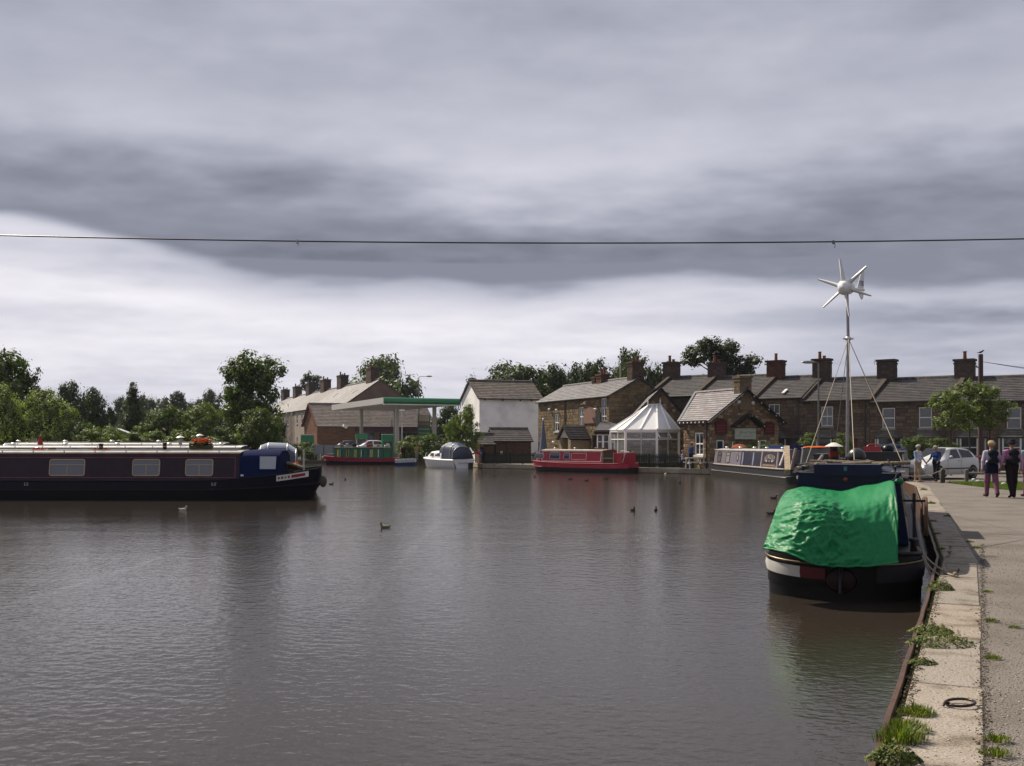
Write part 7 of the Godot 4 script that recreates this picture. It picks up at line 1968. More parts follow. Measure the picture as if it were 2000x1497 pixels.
	var tufts = [[1825, 1155, 0.16, "leafy weed growing from the coping by the mooring pin"], [1826, 1262, 0.20, "broad cushion of yellow green weed spreading over the coping edge"], [1808, 1238, 0.13, "upright weed behind the yellow green cushion"], [1790, 1300, 0.07, "small weed below the cushion at the piling rail"], [1790, 1400, 0.10, "short grass tuft leaning from the coping edge"], [1757, 1452, 0.14, "thick grass tuft at the water's edge"], [1772, 1432, 0.12, "grass tuft growing against the thick one"], [1735, 1490, 0.13, "broad leaved weed in the corner of the coping"], [1938, 1216, 0.05, "small grass tuft in the joint between coping and tarmac"], [1940, 1288, 0.05, "flat grass tuft beyond the iron ring"], [1930, 1158, 0.03, "tiny grass tuft in the joint by the boat's shadow"], [1950, 1450, 0.06, "grass tuft in the grit beside the iron ring"], [1945, 1478, 0.07, "larger grass tuft in the grit, almost under the tiny one"], [1982, 1228, 0.03, "tiny tuft alone on the tarmac"], [1908, 1072, 0.06, "grass tuft at the end of the boat's shadow"], [1895, 1060, 0.05, "grass tuft in the joint alongside the shadow"], [1850, 1010, 0.08, "grass tuft by the pale patch of the path"], [1820, 985, 0.10, "grass along the edge by the far end of the navy boat"], [1805, 958, 0.12, "long grass at the edge beyond the navy boat"], [1838, 1075, 0.07, "moss and grass along the coping beside the hull"], [1830, 1045, 0.07, "grass strip along the coping beside the hull"], [1822, 1020, 0.08, "grass clump at the coping beside the side panel"]]
	for q in tufts:
		var d = (EYE - PATH) * LENS / (q[1] - HORIZON)
		var m = mb()
		var s = q[2] * 1.05
		var broad = q[3].contains("weed") or q[3].contains("cushion")
		var wide = s * (1.15 if q[3].contains("cushion") else 0.8) + 0.03
		for blade in (420 if s > 0.09 else 160):
			var a = rf(0, TAU); var r = wide * sqrt(rng.randf())
			var p = Vector3(cos(a) * r, 0.0, sin(a) * r * 0.7)
			var dome = (1.0 - pow(r / wide, 2.0)) * (0.55 + 0.45 * sin(a * 3.0 + s * 90.0) * cos(a * 2.0))
			var hgt = s * rf(0.5, 1.1) * (0.35 + 0.65 * dome)
			m.col = C(0.045, 0.075, 0.016).lerp(C(0.17, 0.195, 0.05), rng.randf())
			if rng.randf() < 0.1: m.col = C(0.32, 0.26, 0.12)
			var lean = Vector3(cos(a) * rf(0.1, 0.6), 0, sin(a) * rf(0.1, 0.6)) * hgt
			if broad:
				for z in 3: leaf_quad(m, p + Vector3(0, s * 0.9 * dome * sqrt(rng.randf()) + 0.006, 0), (Vector3(cos(a) * 0.6, 1.0, sin(a) * 0.6) + Vector3(rf(-1, 1), rf(-0.3, 0.6), rf(-1, 1)) * 0.7).normalized(), rf(0.007, 0.016), m.col)
			else:
				var side = Vector3(-sin(a), 0, cos(a)) * 0.003
				var q1 = p + lean * 0.35 + Vector3(0, hgt * 0.65, 0)
				m.quad(p - side, p + side, q1 + side * 0.8, q1 - side * 0.8); m.tri(q1 - side * 0.8, q1 + side * 0.8, p + lean + Vector3(0, hgt * 0.92, 0))
		one("weed_plant" if broad else "grass_tuft", q[3], "plant", m, "leaf", corner(q[0] + (10 if broad else 0), d, PATH + 0.008), 0.0, "weeds and grass of the towpath")

# ---------------------------------------------------------------- people, birds, vehicles
# bones [a, b, ra, rb, colour] joined with a smooth minimum and meshed as surface nets
func flesh(bones, cell: float, k: float = 0.012):
	var lo := Vector3.ONE * 1e9; var hi := -lo
	for b in bones:
		var r: float = maxf(b[2], b[3]) + cell * 2.0 + k * 2.0
		lo = lo.min(b[0].min(b[1]) - Vector3.ONE * r); hi = hi.max(b[0].max(b[1]) + Vector3.ONE * r)
	var nx := int((hi.x - lo.x) / cell) + 2; var ny := int((hi.y - lo.y) / cell) + 2; var nz := int((hi.z - lo.z) / cell) + 2
	var acc := PackedFloat32Array(); acc.resize(nx * ny * nz)
	var best := PackedFloat32Array(); best.resize(nx * ny * nz); best.fill(1e9)
	var who := PackedInt32Array(); who.resize(nx * ny * nz)
	for bi in bones.size():
		var b = bones[bi]
		var a: Vector3 = b[0]; var c: Vector3 = b[1]; var ra: float = b[2]; var rb: float = b[3]
		var ab := c - a; var l2 := maxf(ab.length_squared(), 1e-9)
		var r := maxf(ra, rb) + cell * 1.6 + k * 2.0
		var l := ((a.min(c) - Vector3.ONE * r - lo) / cell).max(Vector3.ZERO); var h := (a.max(c) + Vector3.ONE * r - lo) / cell
		for z in range(int(l.z), mini(int(h.z) + 1, nz)):
			for y in range(int(l.y), mini(int(h.y) + 1, ny)):
				for x in range(int(l.x), mini(int(h.x) + 1, nx)):
					var p := lo + Vector3(x, y, z) * cell
					var t := clampf((p - a).dot(ab) / l2, 0.0, 1.0)
					var d := p.distance_to(a + ab * t) - lerpf(ra, rb, t)
					var i := (z * ny + y) * nx + x
					acc[i] += exp(-maxf(d, -0.4) / k)
					if d < best[i]: best[i] = d; who[i] = bi
	var f := PackedFloat32Array(); f.resize(acc.size())
	for i in acc.size(): f[i] = -k * log(acc[i]) if acc[i] > 1e-30 else 1.0
	var vid := PackedInt32Array(); vid.resize(acc.size()); vid.fill(-1)
	var m = MB.new()
	var off := [0, 1, nx, nx + 1, nx * ny, nx * ny + 1, nx * ny + nx, nx * ny + nx + 1]
	var edges := [[0, 1], [2, 3], [4, 5], [6, 7], [0, 2], [1, 3], [4, 6], [5, 7], [0, 4], [1, 5], [2, 6], [3, 7]]
	for z in nz - 1:
		for y in ny - 1:
			for x in nx - 1:
				var i := (z * ny + y) * nx + x
				var s := 0
				for q in 8: if f[i + off[q]] < 0.0: s += 1
				if s == 0 or s == 8: continue
				var sum := Vector3.ZERO; var cnt := 0
				for e in edges:
					var fa: float = f[i + off[e[0]]]; var fb: float = f[i + off[e[1]]]
					if (fa < 0.0) != (fb < 0.0):
						var t: float = fa / (fa - fb)
						var pa := Vector3(e[0] & 1, (e[0] >> 1) & 1, e[0] >> 2); var pb := Vector3(e[1] & 1, (e[1] >> 1) & 1, e[1] >> 2)
						sum += pa.lerp(pb, t); cnt += 1
				var g := Vector3(f[i + 1] - f[i] + f[i + off[7]] - f[i + off[6]], f[i + nx] - f[i] + f[i + off[7]] - f[i + off[5]], f[i + nx * ny] - f[i] + f[i + off[7]] - f[i + off[3]])
				m.col = bones[who[i]][4]
				vid[i] = m.vert(lo + (Vector3(x, y, z) + sum / cnt) * cell, g.normalized())
	for z in range(1, nz - 1):
		for y in range(1, ny - 1):
			for x in range(1, nx - 1):
				var i := (z * ny + y) * nx + x
				for ax in 3:
					var st: int = [1, nx, nx * ny][ax]; var u: int = [nx, nx * ny, 1][ax]; var w: int = [nx * ny, 1, nx][ax]
					var ia := f[i] < 0.0; var ib := f[i + st] < 0.0
					if ia == ib: continue
					var q := [vid[i - u - w], vid[i - w], vid[i], vid[i - u]]
					if q.min() < 0: continue
					if ia: m.ix.append_array([q[0], q[2], q[1], q[0], q[3], q[2]])
					else: m.ix.append_array([q[0], q[1], q[2], q[0], q[2], q[3]])
	return m

# a person in local axes: x to their left, y up, facing +z; pose in degrees
func person(label, at, turn, H, w, pose = {}):
	var o = thing("person", label, "person", at, turn)
	var s: float = H / 1.72
	var P := func(k, d = 0.0): return deg_to_rad(pose.get(k, d))
	var lean: float = P.call("lean")
	var up := Vector3(0, cos(lean), sin(lean)); var fw := Vector3(0, -sin(lean), cos(lean))
	var pel := Vector3.ZERO
	var bones := []
	var feet := 1e9
	var legs := []
	for q in [[1.0, "L"], [-1.0, "R"]]:
		var hip: Vector3 = pel + Vector3(q[0] * 0.088, -0.03, 0) * s
		var th: float = P.call("hip" + q[1]); var kn: float = P.call("knee" + q[1])
		var knee := hip + Vector3(q[0] * 0.01, -cos(th), sin(th)) * 0.41 * s
		var sa := th - kn
		var ank := knee + Vector3(0, -cos(sa), sin(sa)) * 0.41 * s
		var pitch: float = P.call("foot" + q[1])
		var toe := ank + Vector3(q[0] * 0.03, -sin(pitch) * 0.17 - 0.05, cos(pitch) * 0.17) * s
		var heel := ank + Vector3(0, -0.05 + sin(pitch) * 0.03, -0.05) * s
		feet = minf(feet, minf(toe.y - 0.035 * s, heel.y - 0.038 * s))
		legs.append([hip, knee, ank, toe, heel])
	var sh_w: float = w.get("broad", 1.0)
	for l in legs:
		var bg: float = w.get("baggy", 1.0)
		bones.append([l[0], l[1], 0.094 * s, 0.066 * s * bg, w.legs]); bones.append([l[1], l[2], 0.064 * s * bg, 0.046 * s * bg, w.get("shins", w.legs)])
		bones.append([l[2], l[2] - Vector3(0, 0.03 * s, 0), 0.042 * s, 0.045 * s, w.get("shins", w.legs)]); bones.append([l[4], l[3], 0.040 * s, 0.036 * s, w.shoes])
	bones.append([pel + Vector3(0.075, 0.0, 0) * s, pel + Vector3(-0.075, 0.0, 0) * s, 0.118 * s, 0.118 * s, w.get("hips", w.legs)])
	var bel: float = w.get("belly", 1.0)
	bones.append([pel + up * 0.12 * s + Vector3(0.05, 0, 0) * s + fw * 0.02 * s * bel, pel + up * 0.12 * s - Vector3(0.05, 0, 0) * s + fw * 0.02 * s * bel, 0.115 * s * bel, 0.115 * s * bel, w.get("waist", w.top)])
	bones.append([pel + up * 0.30 * s + Vector3(0.07, 0, 0) * s * sh_w, pel + up * 0.30 * s - Vector3(0.07, 0, 0) * s * sh_w, 0.115 * s, 0.115 * s, w.top])
	bones.append([pel + up * 0.42 * s + Vector3(0.11, 0, 0) * s * sh_w, pel + up * 0.42 * s - Vector3(0.11, 0, 0) * s * sh_w, 0.085 * s, 0.085 * s, w.top])
	var neck: Vector3 = pel + up * 0.50 * s
	var nod: float = lean * 0.45 + P.call("nod")
	var hu := Vector3(0, cos(nod), sin(nod)); var hf := Vector3(0, -sin(nod), cos(nod))
	bones.append([neck - up * 0.04 * s, neck + hu * 0.07 * s, 0.052 * s, 0.048 * s, w.skin])
	var head: Vector3 = neck + hu * 0.165 * s
	bones.append([head + hu * 0.025 * s - hf * 0.012 * s, head + hu * 0.02 * s + hf * 0.012 * s, 0.083 * s, 0.08 * s, w.skin])
	bones.append([head - hu * 0.04 * s + hf * 0.03 * s, head - hu * 0.075 * s + hf * 0.045 * s, 0.06 * s, 0.042 * s, w.skin])
	bones.append([head + hf * 0.088 * s, head - hu * 0.028 * s + hf * 0.102 * s, 0.009 * s, 0.014 * s, w.skin])
	for e in [1.0, -1.0]:
		bones.append([head + Vector3(e * 0.082 * s, 0, 0) - hu * 0.02 * s, head + Vector3(e * 0.086 * s, 0, 0) + hu * 0.015 * s, 0.014 * s, 0.017 * s, w.skin])
		bones.append([head + Vector3(e * 0.031 * s, 0, 0) + hf * 0.083 * s + hu * 0.004 * s, head + Vector3(e * 0.035 * s, 0, 0) + hf * 0.083 * s + hu * 0.004 * s, 0.011 * s, 0.011 * s, C(0.06, 0.045, 0.04)])
	bones.append([head - hu * 0.062 * s + hf * 0.086 * s + Vector3(0.016 * s, 0, 0), head - hu * 0.062 * s + hf * 0.086 * s - Vector3(0.016 * s, 0, 0), 0.008 * s, 0.008 * s, C(0.25, 0.09, 0.08)])
	var hands := []
	for q in [[1.0, "L"], [-1.0, "R"]]:
		var sh: Vector3 = pel + up * 0.435 * s + Vector3(q[0] * 0.185 * sh_w, 0, 0) * s
		var fl: float = P.call("arm" + q[1]); var ab: float = P.call("out" + q[1], 9.0); var el: float = P.call("bend" + q[1], 18.0)
		var d1 := Vector3(q[0] * sin(ab), -cos(ab) * cos(fl), cos(ab) * sin(fl))
		var elb := sh + d1 * 0.28 * s
		var d2 := Vector3(q[0] * sin(ab) * 0.35, -cos(fl + el), sin(fl + el)).normalized()
		var wr := elb + d2 * 0.245 * s
		bones.append([sh, elb, 0.058 * s, 0.046 * s, w.get("sleeves", w.top)]); bones.append([elb, wr, 0.043 * s, 0.030 * s, w.get("cuffs", w.get("sleeves", w.top))])
		bones.append([wr, wr + d2 * 0.075 * s, 0.026 * s, 0.034 * s, w.skin])
		hands.append([wr + d2 * 0.07 * s, d2, q[0]])
	var body = flesh(bones, 0.024 * s, 0.014 * s)
	body.col = w.skin
	for h in hands:
		var dd: Vector3 = h[1]; var sd := Vector3(0, 0, 1) - dd * dd.z; sd = sd.normalized(); var inn: Vector3 = dd.cross(sd) * h[2]
		for i in 4:
			var b0: Vector3 = h[0] + sd * (0.024 - 0.016 * i) * s + dd * 0.015 * s
			var ln: float = [0.062, 0.072, 0.068, 0.052][i] * s
			body.tube([b0, b0 + dd * ln * 0.55 + inn * 0.006 * s, b0 + dd * ln + inn * 0.022 * s], [0.0095 * s, 0.009 * s, 0.007 * s], 6)
		var t0: Vector3 = h[0] - dd * 0.035 * s + sd * 0.03 * s
		body.tube([t0, t0 + (dd * 0.6 + sd * 0.7) * 0.035 * s, t0 + (dd * 0.9 + sd * 0.45) * 0.062 * s], [0.012 * s, 0.0105 * s, 0.008 * s], 6)
	var b = part(o, "body", body, "cloth")
	b.position.y = -feet
	var top := Vector3(0, -feet, 0)
	# hair or hat
	if w.has("hair"):
		var hb = []
		for e in [Vector3(0, 0.055, -0.01), Vector3(0.045, 0.03, -0.03), Vector3(-0.045, 0.03, -0.03), Vector3(0, 0.01, -0.055), Vector3(0.03, 0.07, 0.03), Vector3(-0.03, 0.07, 0.03)]:
			var c: Vector3 = head + (Vector3(e.x, 0, 0) + hu * e.y + hf * e.z) * s
			hb.append([c, c + Vector3(0.001, 0, 0), w.get("hair_r", 0.062) * s, w.get("hair_r", 0.062) * s, w.hair])
		part(o, "hair", flesh(hb, 0.018, 0.01), "cloth").position = top
	if w.has("hat"):
		var m = mb(w.hat, Transform3D(Basis(Vector3.RIGHT, hu, Vector3.RIGHT.cross(hu)), top + head + hu * 0.045 * s))
		m.lathe(Vector3.ZERO, [Vector2(0.15 * s, -0.012), Vector2(0.152 * s, 0.0), Vector2(0.1 * s, 0.018), Vector2(0.094 * s, 0.075 * s), Vector2(0.07 * s, 0.095 * s), Vector2(0, 0.1 * s)], 14); part(o, "hat", m, "cloth")
	if w.has("pack"):
		var bp = []
		var c: Vector3 = pel + up * 0.27 * s - fw * 0.19 * s
		for e in [Vector3(0.07, 0.13, 0), Vector3(-0.07, 0.13, 0), Vector3(0.08, -0.10, -0.02), Vector3(-0.08, -0.10, -0.02), Vector3(0, 0, -0.03), Vector3(0, 0.18, 0)]:
			var q: Vector3 = c + (Vector3(e.x, 0, 0) + up * e.y + fw * e.z) * s
			bp.append([q, q + Vector3(0.002, 0, 0), 0.082 * s, 0.082 * s, w.pack])
		var pk = part(o, "backpack", flesh(bp, 0.022, 0.03), "cloth")
		pk.position = top
		for e in [1.0, -1.0]:
			var m = mb(tone(w.pack, 0.8))
			var S: Vector3 = pel + Vector3(e * 0.10, 0, 0) * s
			m.tube([S + up * 0.42 * s - fw * 0.14 * s, S + up * 0.515 * s - fw * 0.03 * s, S + up * 0.49 * s + fw * 0.07 * s, S + up * 0.33 * s + fw * 0.135 * s, S + up * 0.18 * s + fw * 0.10 * s, S + up * 0.14 * s - fw * 0.12 * s], 0.016 * s, 6); part(pk, "strap", m, "cloth").position = Vector3.ZERO
	if w.has("skirt"):
		var m = mb(w.skirt)
		m.lathe(top + pel + Vector3(0, -0.20 * s, 0), [Vector2(0.20 * s, 0), Vector2(0.21 * s, 0.08 * s), Vector2(0.19 * s, 0.2 * s), Vector2(0.16 * s, 0.34 * s)], 16, Basis.from_scale(Vector3(1, 1, 0.85))); part(o, "tied_jacket", m, "cloth")
	return o

func make_people():
	var skin = C(0.42, 0.24, 0.17)
	# two walkers going away, a third half out of sight
	var away = func(px, d): return atan2(-0.45, -0.9)
	var A = person("walker with fair hair, lilac top, small dark rucksack and jacket tied at the waist", corner(1937, 30.2, PATH), PI - 0.15, 1.66, {skin = skin, top = C(0.55, 0.50, 0.64), legs = C(0.20, 0.09, 0.14), shoes = C(0.06, 0.02, 0.02), hips = C(0.012, 0.014, 0.035), hair = C(0.42, 0.32, 0.19), hair_r = 0.066, pack = C(0.018, 0.02, 0.03), skirt = C(0.011, 0.013, 0.032), broad = 1.02, baggy = 1.3}, {hipL = 14, kneeL = 6, hipR = -12, kneeR = 14, footR = 20, armL = -12, armR = 10, outL = 16, outR = 16, bendL = 12, bendR = 14})
	var B_ = person("walker in dark brimmed hat and trousers, pink shirt and black rucksack", corner(1977, 30.0, PATH), PI - 0.15, 1.70, {skin = skin, top = C(0.42, 0.16, 0.36), legs = C(0.02, 0.014, 0.018), shoes = C(0.035, 0.012, 0.012), sleeves = C(0.6, 0.32, 0.5), waist = C(0.014, 0.014, 0.03), hat = C(0.022, 0.022, 0.035), hair = C(0.05, 0.04, 0.035), hair_r = 0.05, pack = C(0.02, 0.02, 0.024), broad = 1.05, baggy = 1.3}, {hipL = -14, kneeL = 16, footL = 22, hipR = 12, kneeR = 4, armL = 10, armR = -10, outL = 14, outR = 14})
	person("walker in pale green and lilac, half hidden behind the hatted one", corner(2011, 30.6, PATH), PI - 0.1, 1.68, {skin = skin, top = C(0.26, 0.42, 0.40), legs = C(0.22, 0.08, 0.17), shoes = C(0.03, 0.02, 0.02), hair = C(0.08, 0.05, 0.03)}, {hipL = 8, hipR = -8, kneeR = 8, outR = 18})
	# couple by the rope post
	person("white haired person in pale blue cardigan, white shirt and khaki shorts", corner(1793, 42.3, PATH), 0.5, 1.55, {skin = skin, top = C(0.55, 0.52, 0.55), sleeves = C(0.24, 0.36, 0.58), waist = C(0.55, 0.52, 0.55), legs = C(0.38, 0.31, 0.23), shins = skin, shoes = C(0.4, 0.3, 0.24), hair = C(0.6, 0.56, 0.5), belly = 1.12}, {armL = 12, armR = 18, bendL = 30, bendR = 34, hipL = 4, hipR = -4, nod = 8})
	person("grey haired person in navy jacket and dark trousers beside the rope post", corner(1829, 43.0, PATH), -0.9, 1.52, {skin = skin, top = C(0.03, 0.055, 0.16), legs = C(0.02, 0.02, 0.03), shoes = C(0.12, 0.03, 0.025), hair = C(0.45, 0.40, 0.34)}, {armL = 15, armR = 20, bendL = 40, bendR = 36, hipL = 10, hipR = -8, kneeR = 8, nod = 14})
	# at the inn's terrace
	person("man in blue jacket and dark trousers standing by the white table", corner(1351, 68.2, LAND), 2.6, 1.74, {skin = skin, top = C(0.035, 0.07, 0.20), legs = C(0.02, 0.022, 0.032), shoes = C(0.015, 0.015, 0.015), hair = C(0.10, 0.07, 0.05), belly = 1.1}, {hipL = 3, hipR = -3, lean = 6, armL = 20, bendL = 40})
	person("seated person in pale top beside the man in blue", corner(1334, 68.8, LAND - 0.02), 0.9, 1.6, {skin = skin, top = C(0.44, 0.42, 0.52), legs = C(0.04, 0.045, 0.07), shoes = C(0.02, 0.02, 0.02), hair = C(0.32, 0.28, 0.24)}, {hipL = 85, kneeL = 88, hipR = 85, kneeR = 88, armL = 30, armR = 30, bendL = 40, bendR = 40})
	# by the cruiser
	person("person in bright pink top and grey shorts bending over the quay edge", corner(939, 84.0, LAND), -1.35, 1.62, {skin = skin, top = C(0.52, 0.07, 0.12), legs = C(0.20, 0.20, 0.27), shins = skin, shoes = C(0.35, 0.3, 0.3), hair = C(0.42, 0.36, 0.3)}, {lean = 78, hipL = 14, hipR = 4, kneeL = 8, armL = 60, armR = 62, bendL = 10, bendR = 10})
	person("person in dark blue shirt standing behind the one in pink", corner(944, 86.0, LAND), -1.0, 1.66, {skin = skin, top = C(0.05, 0.05, 0.10), legs = C(0.03, 0.03, 0.05), shoes = C(0.02, 0.02, 0.02), hair = C(0.25, 0.17, 0.10)}, {lean = 12, armL = 30, bendL = 50})
	person("person in dark red coat and grey cap standing behind the dinghy", corner(788, 101.7, 0.32), 0.2, 1.70, {skin = skin, top = C(0.10, 0.022, 0.02), legs = C(0.025, 0.02, 0.02), shoes = C(0.3, 0.3, 0.32), hat = C(0.2, 0.2, 0.21)}, {armL = 20, bendL = 50})
	person("person in yellow top between the dinghy and the white cruiser", corner(814, 101.2, 0.32), 0.4, 1.62, {skin = skin, top = C(0.40, 0.32, 0.10), legs = C(0.45, 0.44, 0.42), shoes = C(0.05, 0.05, 0.05), hair = C(0.3, 0.2, 0.1)}, {armL = 25, bendL = 60})

func make_ducks():
	var spots = [[357, 997, 1.6, "pale duck swimming beside the plum narrowboat", C(0.5, 0.47, 0.42)], [752, 1032, -1.2, "brown and white duck alone in the open middle of the basin", C(0.22, 0.18, 0.12)], [1236, 998, 0.4, "dark duck facing its companion, off the grey narrowboat", C(0.035, 0.03, 0.028)], [1281, 998, 2.9, "dark duck paired with the one off the grey narrowboat", C(0.05, 0.042, 0.035)], [1512, 974, 1.5, "mallard swimming close beside the navy boat", C(0.06, 0.05, 0.04)], [1506, 1005, 1.2, "small dark duck under the navy boat's tarpaulin corner", C(0.04, 0.035, 0.03)], [966, 931, 0.3, "dark duck off the paved quay by the white cruiser", C(0.05, 0.045, 0.04)], [1044, 933, 0.2, "small duck off the red narrowboat's bow", C(0.05, 0.045, 0.04)], [1114, 937, 1.8, "dark duck alongside the red narrowboat", C(0.045, 0.04, 0.035)], [1146, 940, 1.9, "duck following the one alongside the red boat", C(0.05, 0.04, 0.035)], [1184, 937, 1.6, "small duck near the red narrowboat's stern", C(0.05, 0.04, 0.035)], [1242, 937, 1.2, "duck below the conservatory's quay edge", C(0.06, 0.05, 0.04)], [1328, 944, 2.6, "mallard below the white table on the quay", C(0.06, 0.05, 0.04)], [1300, 927, 0.5, "white duck close under the quay kerb", C(0.55, 0.53, 0.5)], [674, 938, 0.3, "dark duck off the plum narrowboat's bow", C(0.04, 0.035, 0.03)], [647, 947, 1.4, "duck nearest the plum narrowboat's stem", C(0.05, 0.045, 0.04)], [719, 921, 0.3, "small duck off the green narrowboat", C(0.04, 0.035, 0.03)]]
	for q in spots:
		var d = EYE * LENS / (q[1] - HORIZON)
		var o = thing("duck", q[3], "duck", corner(q[0], d, -0.012), q[2], "ducks on the basin")
		o.scale = Vector3.ONE * 0.56
		var c = q[4]
		var hd = tone(c, 0.6) if c.r < 0.3 else c
		var body = flesh([[Vector3(0, 0.05, -0.10), Vector3(0, 0.06, 0.10), 0.075, 0.08, c], [Vector3(0, 0.08, -0.16), Vector3(0, 0.12, -0.26), 0.05, 0.012, tone(c, 0.8)], [Vector3(0, 0.08, 0.13), Vector3(0, 0.20, 0.17), 0.042, 0.03, c], [Vector3(0, 0.215, 0.165), Vector3(0, 0.22, 0.20), 0.042, 0.034, hd], [Vector3(0.05, 0.09, 0.05), Vector3(0.03, 0.10, -0.18), 0.035, 0.012, tone(c, 1.2)], [Vector3(-0.05, 0.09, 0.05), Vector3(-0.03, 0.10, -0.18), 0.035, 0.012, tone(c, 1.2)]], 0.018, 0.008)
		body.col = C(0.35, 0.22, 0.04); body.bar(Vector3(0, 0.205, 0.22), Vector3(0, 0.198, 0.275), 0.03, 0.012)
		part(o, "body", body, "cloth")

func make_car(label, at, turn, paint, L = 3.77):
	var o = thing("parked_car", label, "car", at, turn)
	var k = L / 3.77
	# stations from nose to tail: x, top, half width at the top, belt height, half width at the belt
	var st = [[0.0, 0.52, 0.52, 0.50, 0.55], [0.06, 0.64, 0.58, 0.56, 0.66], [0.3, 0.76, 0.62, 0.66, 0.76], [0.95, 0.90, 0.66, 0.82, 0.80], [1.05, 0.93, 0.66, 0.87, 0.81], [1.35, 1.16, 0.60, 0.90, 0.82], [1.68, 1.36, 0.55, 0.91, 0.82], [2.1, 1.415, 0.56, 0.92, 0.82], [2.7, 1.405, 0.56, 0.93, 0.82], [3.1, 1.36, 0.55, 0.95, 0.81], [3.38, 1.20, 0.57, 0.97, 0.79], [3.6, 0.98, 0.62, 0.93, 0.76], [3.72, 0.86, 0.60, 0.78, 0.72], [3.77, 0.55, 0.56, 0.50, 0.64]]
	var rows = []
	for q in st:
		var row = PackedVector3Array()
		var prof = [Vector2(q[4] * 0.92, 0.20), Vector2(q[4] * 0.985, 0.32), Vector2(q[4] + 0.01, 0.55 if q[3] > 0.6 else q[3] * 0.9), Vector2(q[4], q[3] - 0.03), Vector2(q[4] - 0.015, q[3]), Vector2(lerpf(q[4], q[2], 0.9), lerpf(q[3], q[1], 0.88)), Vector2(q[2] * 0.9, q[1] - 0.015), Vector2(q[2] * 0.5, q[1]), Vector2(0, q[1] + 0.008)]
		for p in prof: row.append(Vector3(q[0] * k, p.y, p.x))
		for i in range(prof.size() - 2, -1, -1): row.append(Vector3(q[0] * k, prof[i].y, -prof[i].x))
		rows.append(row)
	var m = mb(paint); m.grid(rows, false, false)
	for e in [0, rows.size() - 1]:
		for i in range(1, rows[e].size() - 1):
			if e == 0: m.tri(rows[e][0], rows[e][i + 1], rows[e][i])
			else: m.tri(rows[e][0], rows[e][i], rows[e][i + 1])
	var body = part(o, "body", m, "car_paint")
	var dark = C(0.012, 0.014, 0.016)
	for s in [1.0, -1.0]:
		var wins = [[[1.42, 0.93], [2.22, 0.955], [2.22, 1.33], [1.78, 1.31]], [[2.34, 0.96], [3.22, 0.985], [3.08, 1.27], [2.34, 1.33]]]
		for w in wins:
			m = mb(dark)
			var q = []
			for p in w:
				var z = lerpf(0.815, 0.58, clampf((p[1] - 0.92) / 0.42, 0.0, 1.0)) + 0.016
				q.append(Vector3(p[0] * k, p[1], s * z))
			if s > 0: m.quad(q[0], q[1], q[2], q[3])
			else: m.quad(q[1], q[0], q[3], q[2])
			part(o, "side_window", m, "dark_glass")
		m = mb(dark); m.bar(Vector3(0.75 * k, 0.48, s * 0.822), Vector3(3.1 * k, 0.48, s * 0.835), 0.02, 0.06); part(o, "rubbing_strip", m, "plastic")
		m = mb(tone(paint, 0.5)); m.bar(Vector3(2.0 * k, 0.82, s * 0.832), Vector3(2.16 * k, 0.82, s * 0.832), 0.02, 0.03); part(o, "door_handle", m, "plastic")
		m = mb(tone(paint, 0.12)); m.bar(Vector3(2.28 * k, 0.28, s * 0.826), Vector3(2.28 * k, 0.93, s * 0.828), 0.006, 0.012, Vector3.RIGHT); m.bar(Vector3(1.30 * k, 0.3, s * 0.826), Vector3(1.30 * k, 0.9, s * 0.826), 0.006, 0.012, Vector3.RIGHT); part(o, "door_gap", m, "plastic")
		m = mb(paint); m.ball(Vector3(1.42 * k, 1.0, s * 0.90), Vector3(0.06, 0.06, 0.08), 8); part(o, "door_mirror", m, "car_paint")
		m = mb(C(0.45, 0.47, 0.48)); m.ball(Vector3(0.16 * k, 0.62, s * 0.56), Vector3(0.14, 0.09, 0.12), 10); part(o, "headlight", m, "dark_glass")
		m = mb(C(0.25, 0.02, 0.015)); m.box(Vector3(3.70 * k, 0.85, s * 0.66), Vector3(0.09, 0.3, 0.12)); part(o, "tail_light", m, "plastic")
		for x in [0.70, 3.13]:
			var wh = holder(o, "wheel", Vector3(x * k, 0.285, s * 0.73))
			var ax = Basis(Vector3.RIGHT, s * PI / 2)
			m = mb(C(0.012, 0.012, 0.013)); m.lathe(Vector3.ZERO, [Vector2(0.19, -0.09), Vector2(0.27, -0.09), Vector2(0.285, -0.05), Vector2(0.285, 0.07), Vector2(0.27, 0.105), Vector2(0.20, 0.11)], 20, ax); part(wh, "tyre", m, "plastic")
			m = mb(C(0.32, 0.32, 0.33)); m.lathe(Vector3.ZERO, [Vector2(0.20, 0.105), Vector2(0.17, 0.085), Vector2(0.06, 0.10), Vector2(0, 0.105)], 16, ax); part(wh, "rim", m, "metal")
			m = mb(C(0.006, 0.006, 0.006)); m.lathe(Vector3(x * k, 0.30, s * 0.812), [Vector2(0, 0.012), Vector2(0.335, 0.012), Vector2(0.335, -0.05)], 22, ax); part(o, "wheel_arch", m, "matte")
	m = mb(dark); m.quad(Vector3(1.12 * k, 0.945, -0.64), Vector3(1.12 * k, 0.945, 0.64), Vector3(1.64 * k, 1.36, 0.50), Vector3(1.64 * k, 1.36, -0.50)); var ws = part(o, "windscreen", m, "dark_glass"); ws.position = Vector3(-0.02, 0.025, 0)
	m = mb(dark); m.quad(Vector3(3.56 * k, 1.02, 0.58), Vector3(3.56 * k, 1.02, -0.58), Vector3(3.16 * k, 1.335, -0.48), Vector3(3.16 * k, 1.335, 0.48)); var rw = part(o, "rear_window", m, "dark_glass"); rw.position = Vector3(0.03, 0.02, 0)
	m = mb(tone(paint, 0.8)); m.box(Vector3(-0.01, 0.38, 0), Vector3(0.08, 0.2, 1.2)); part(o, "front_bumper", m, "plastic")
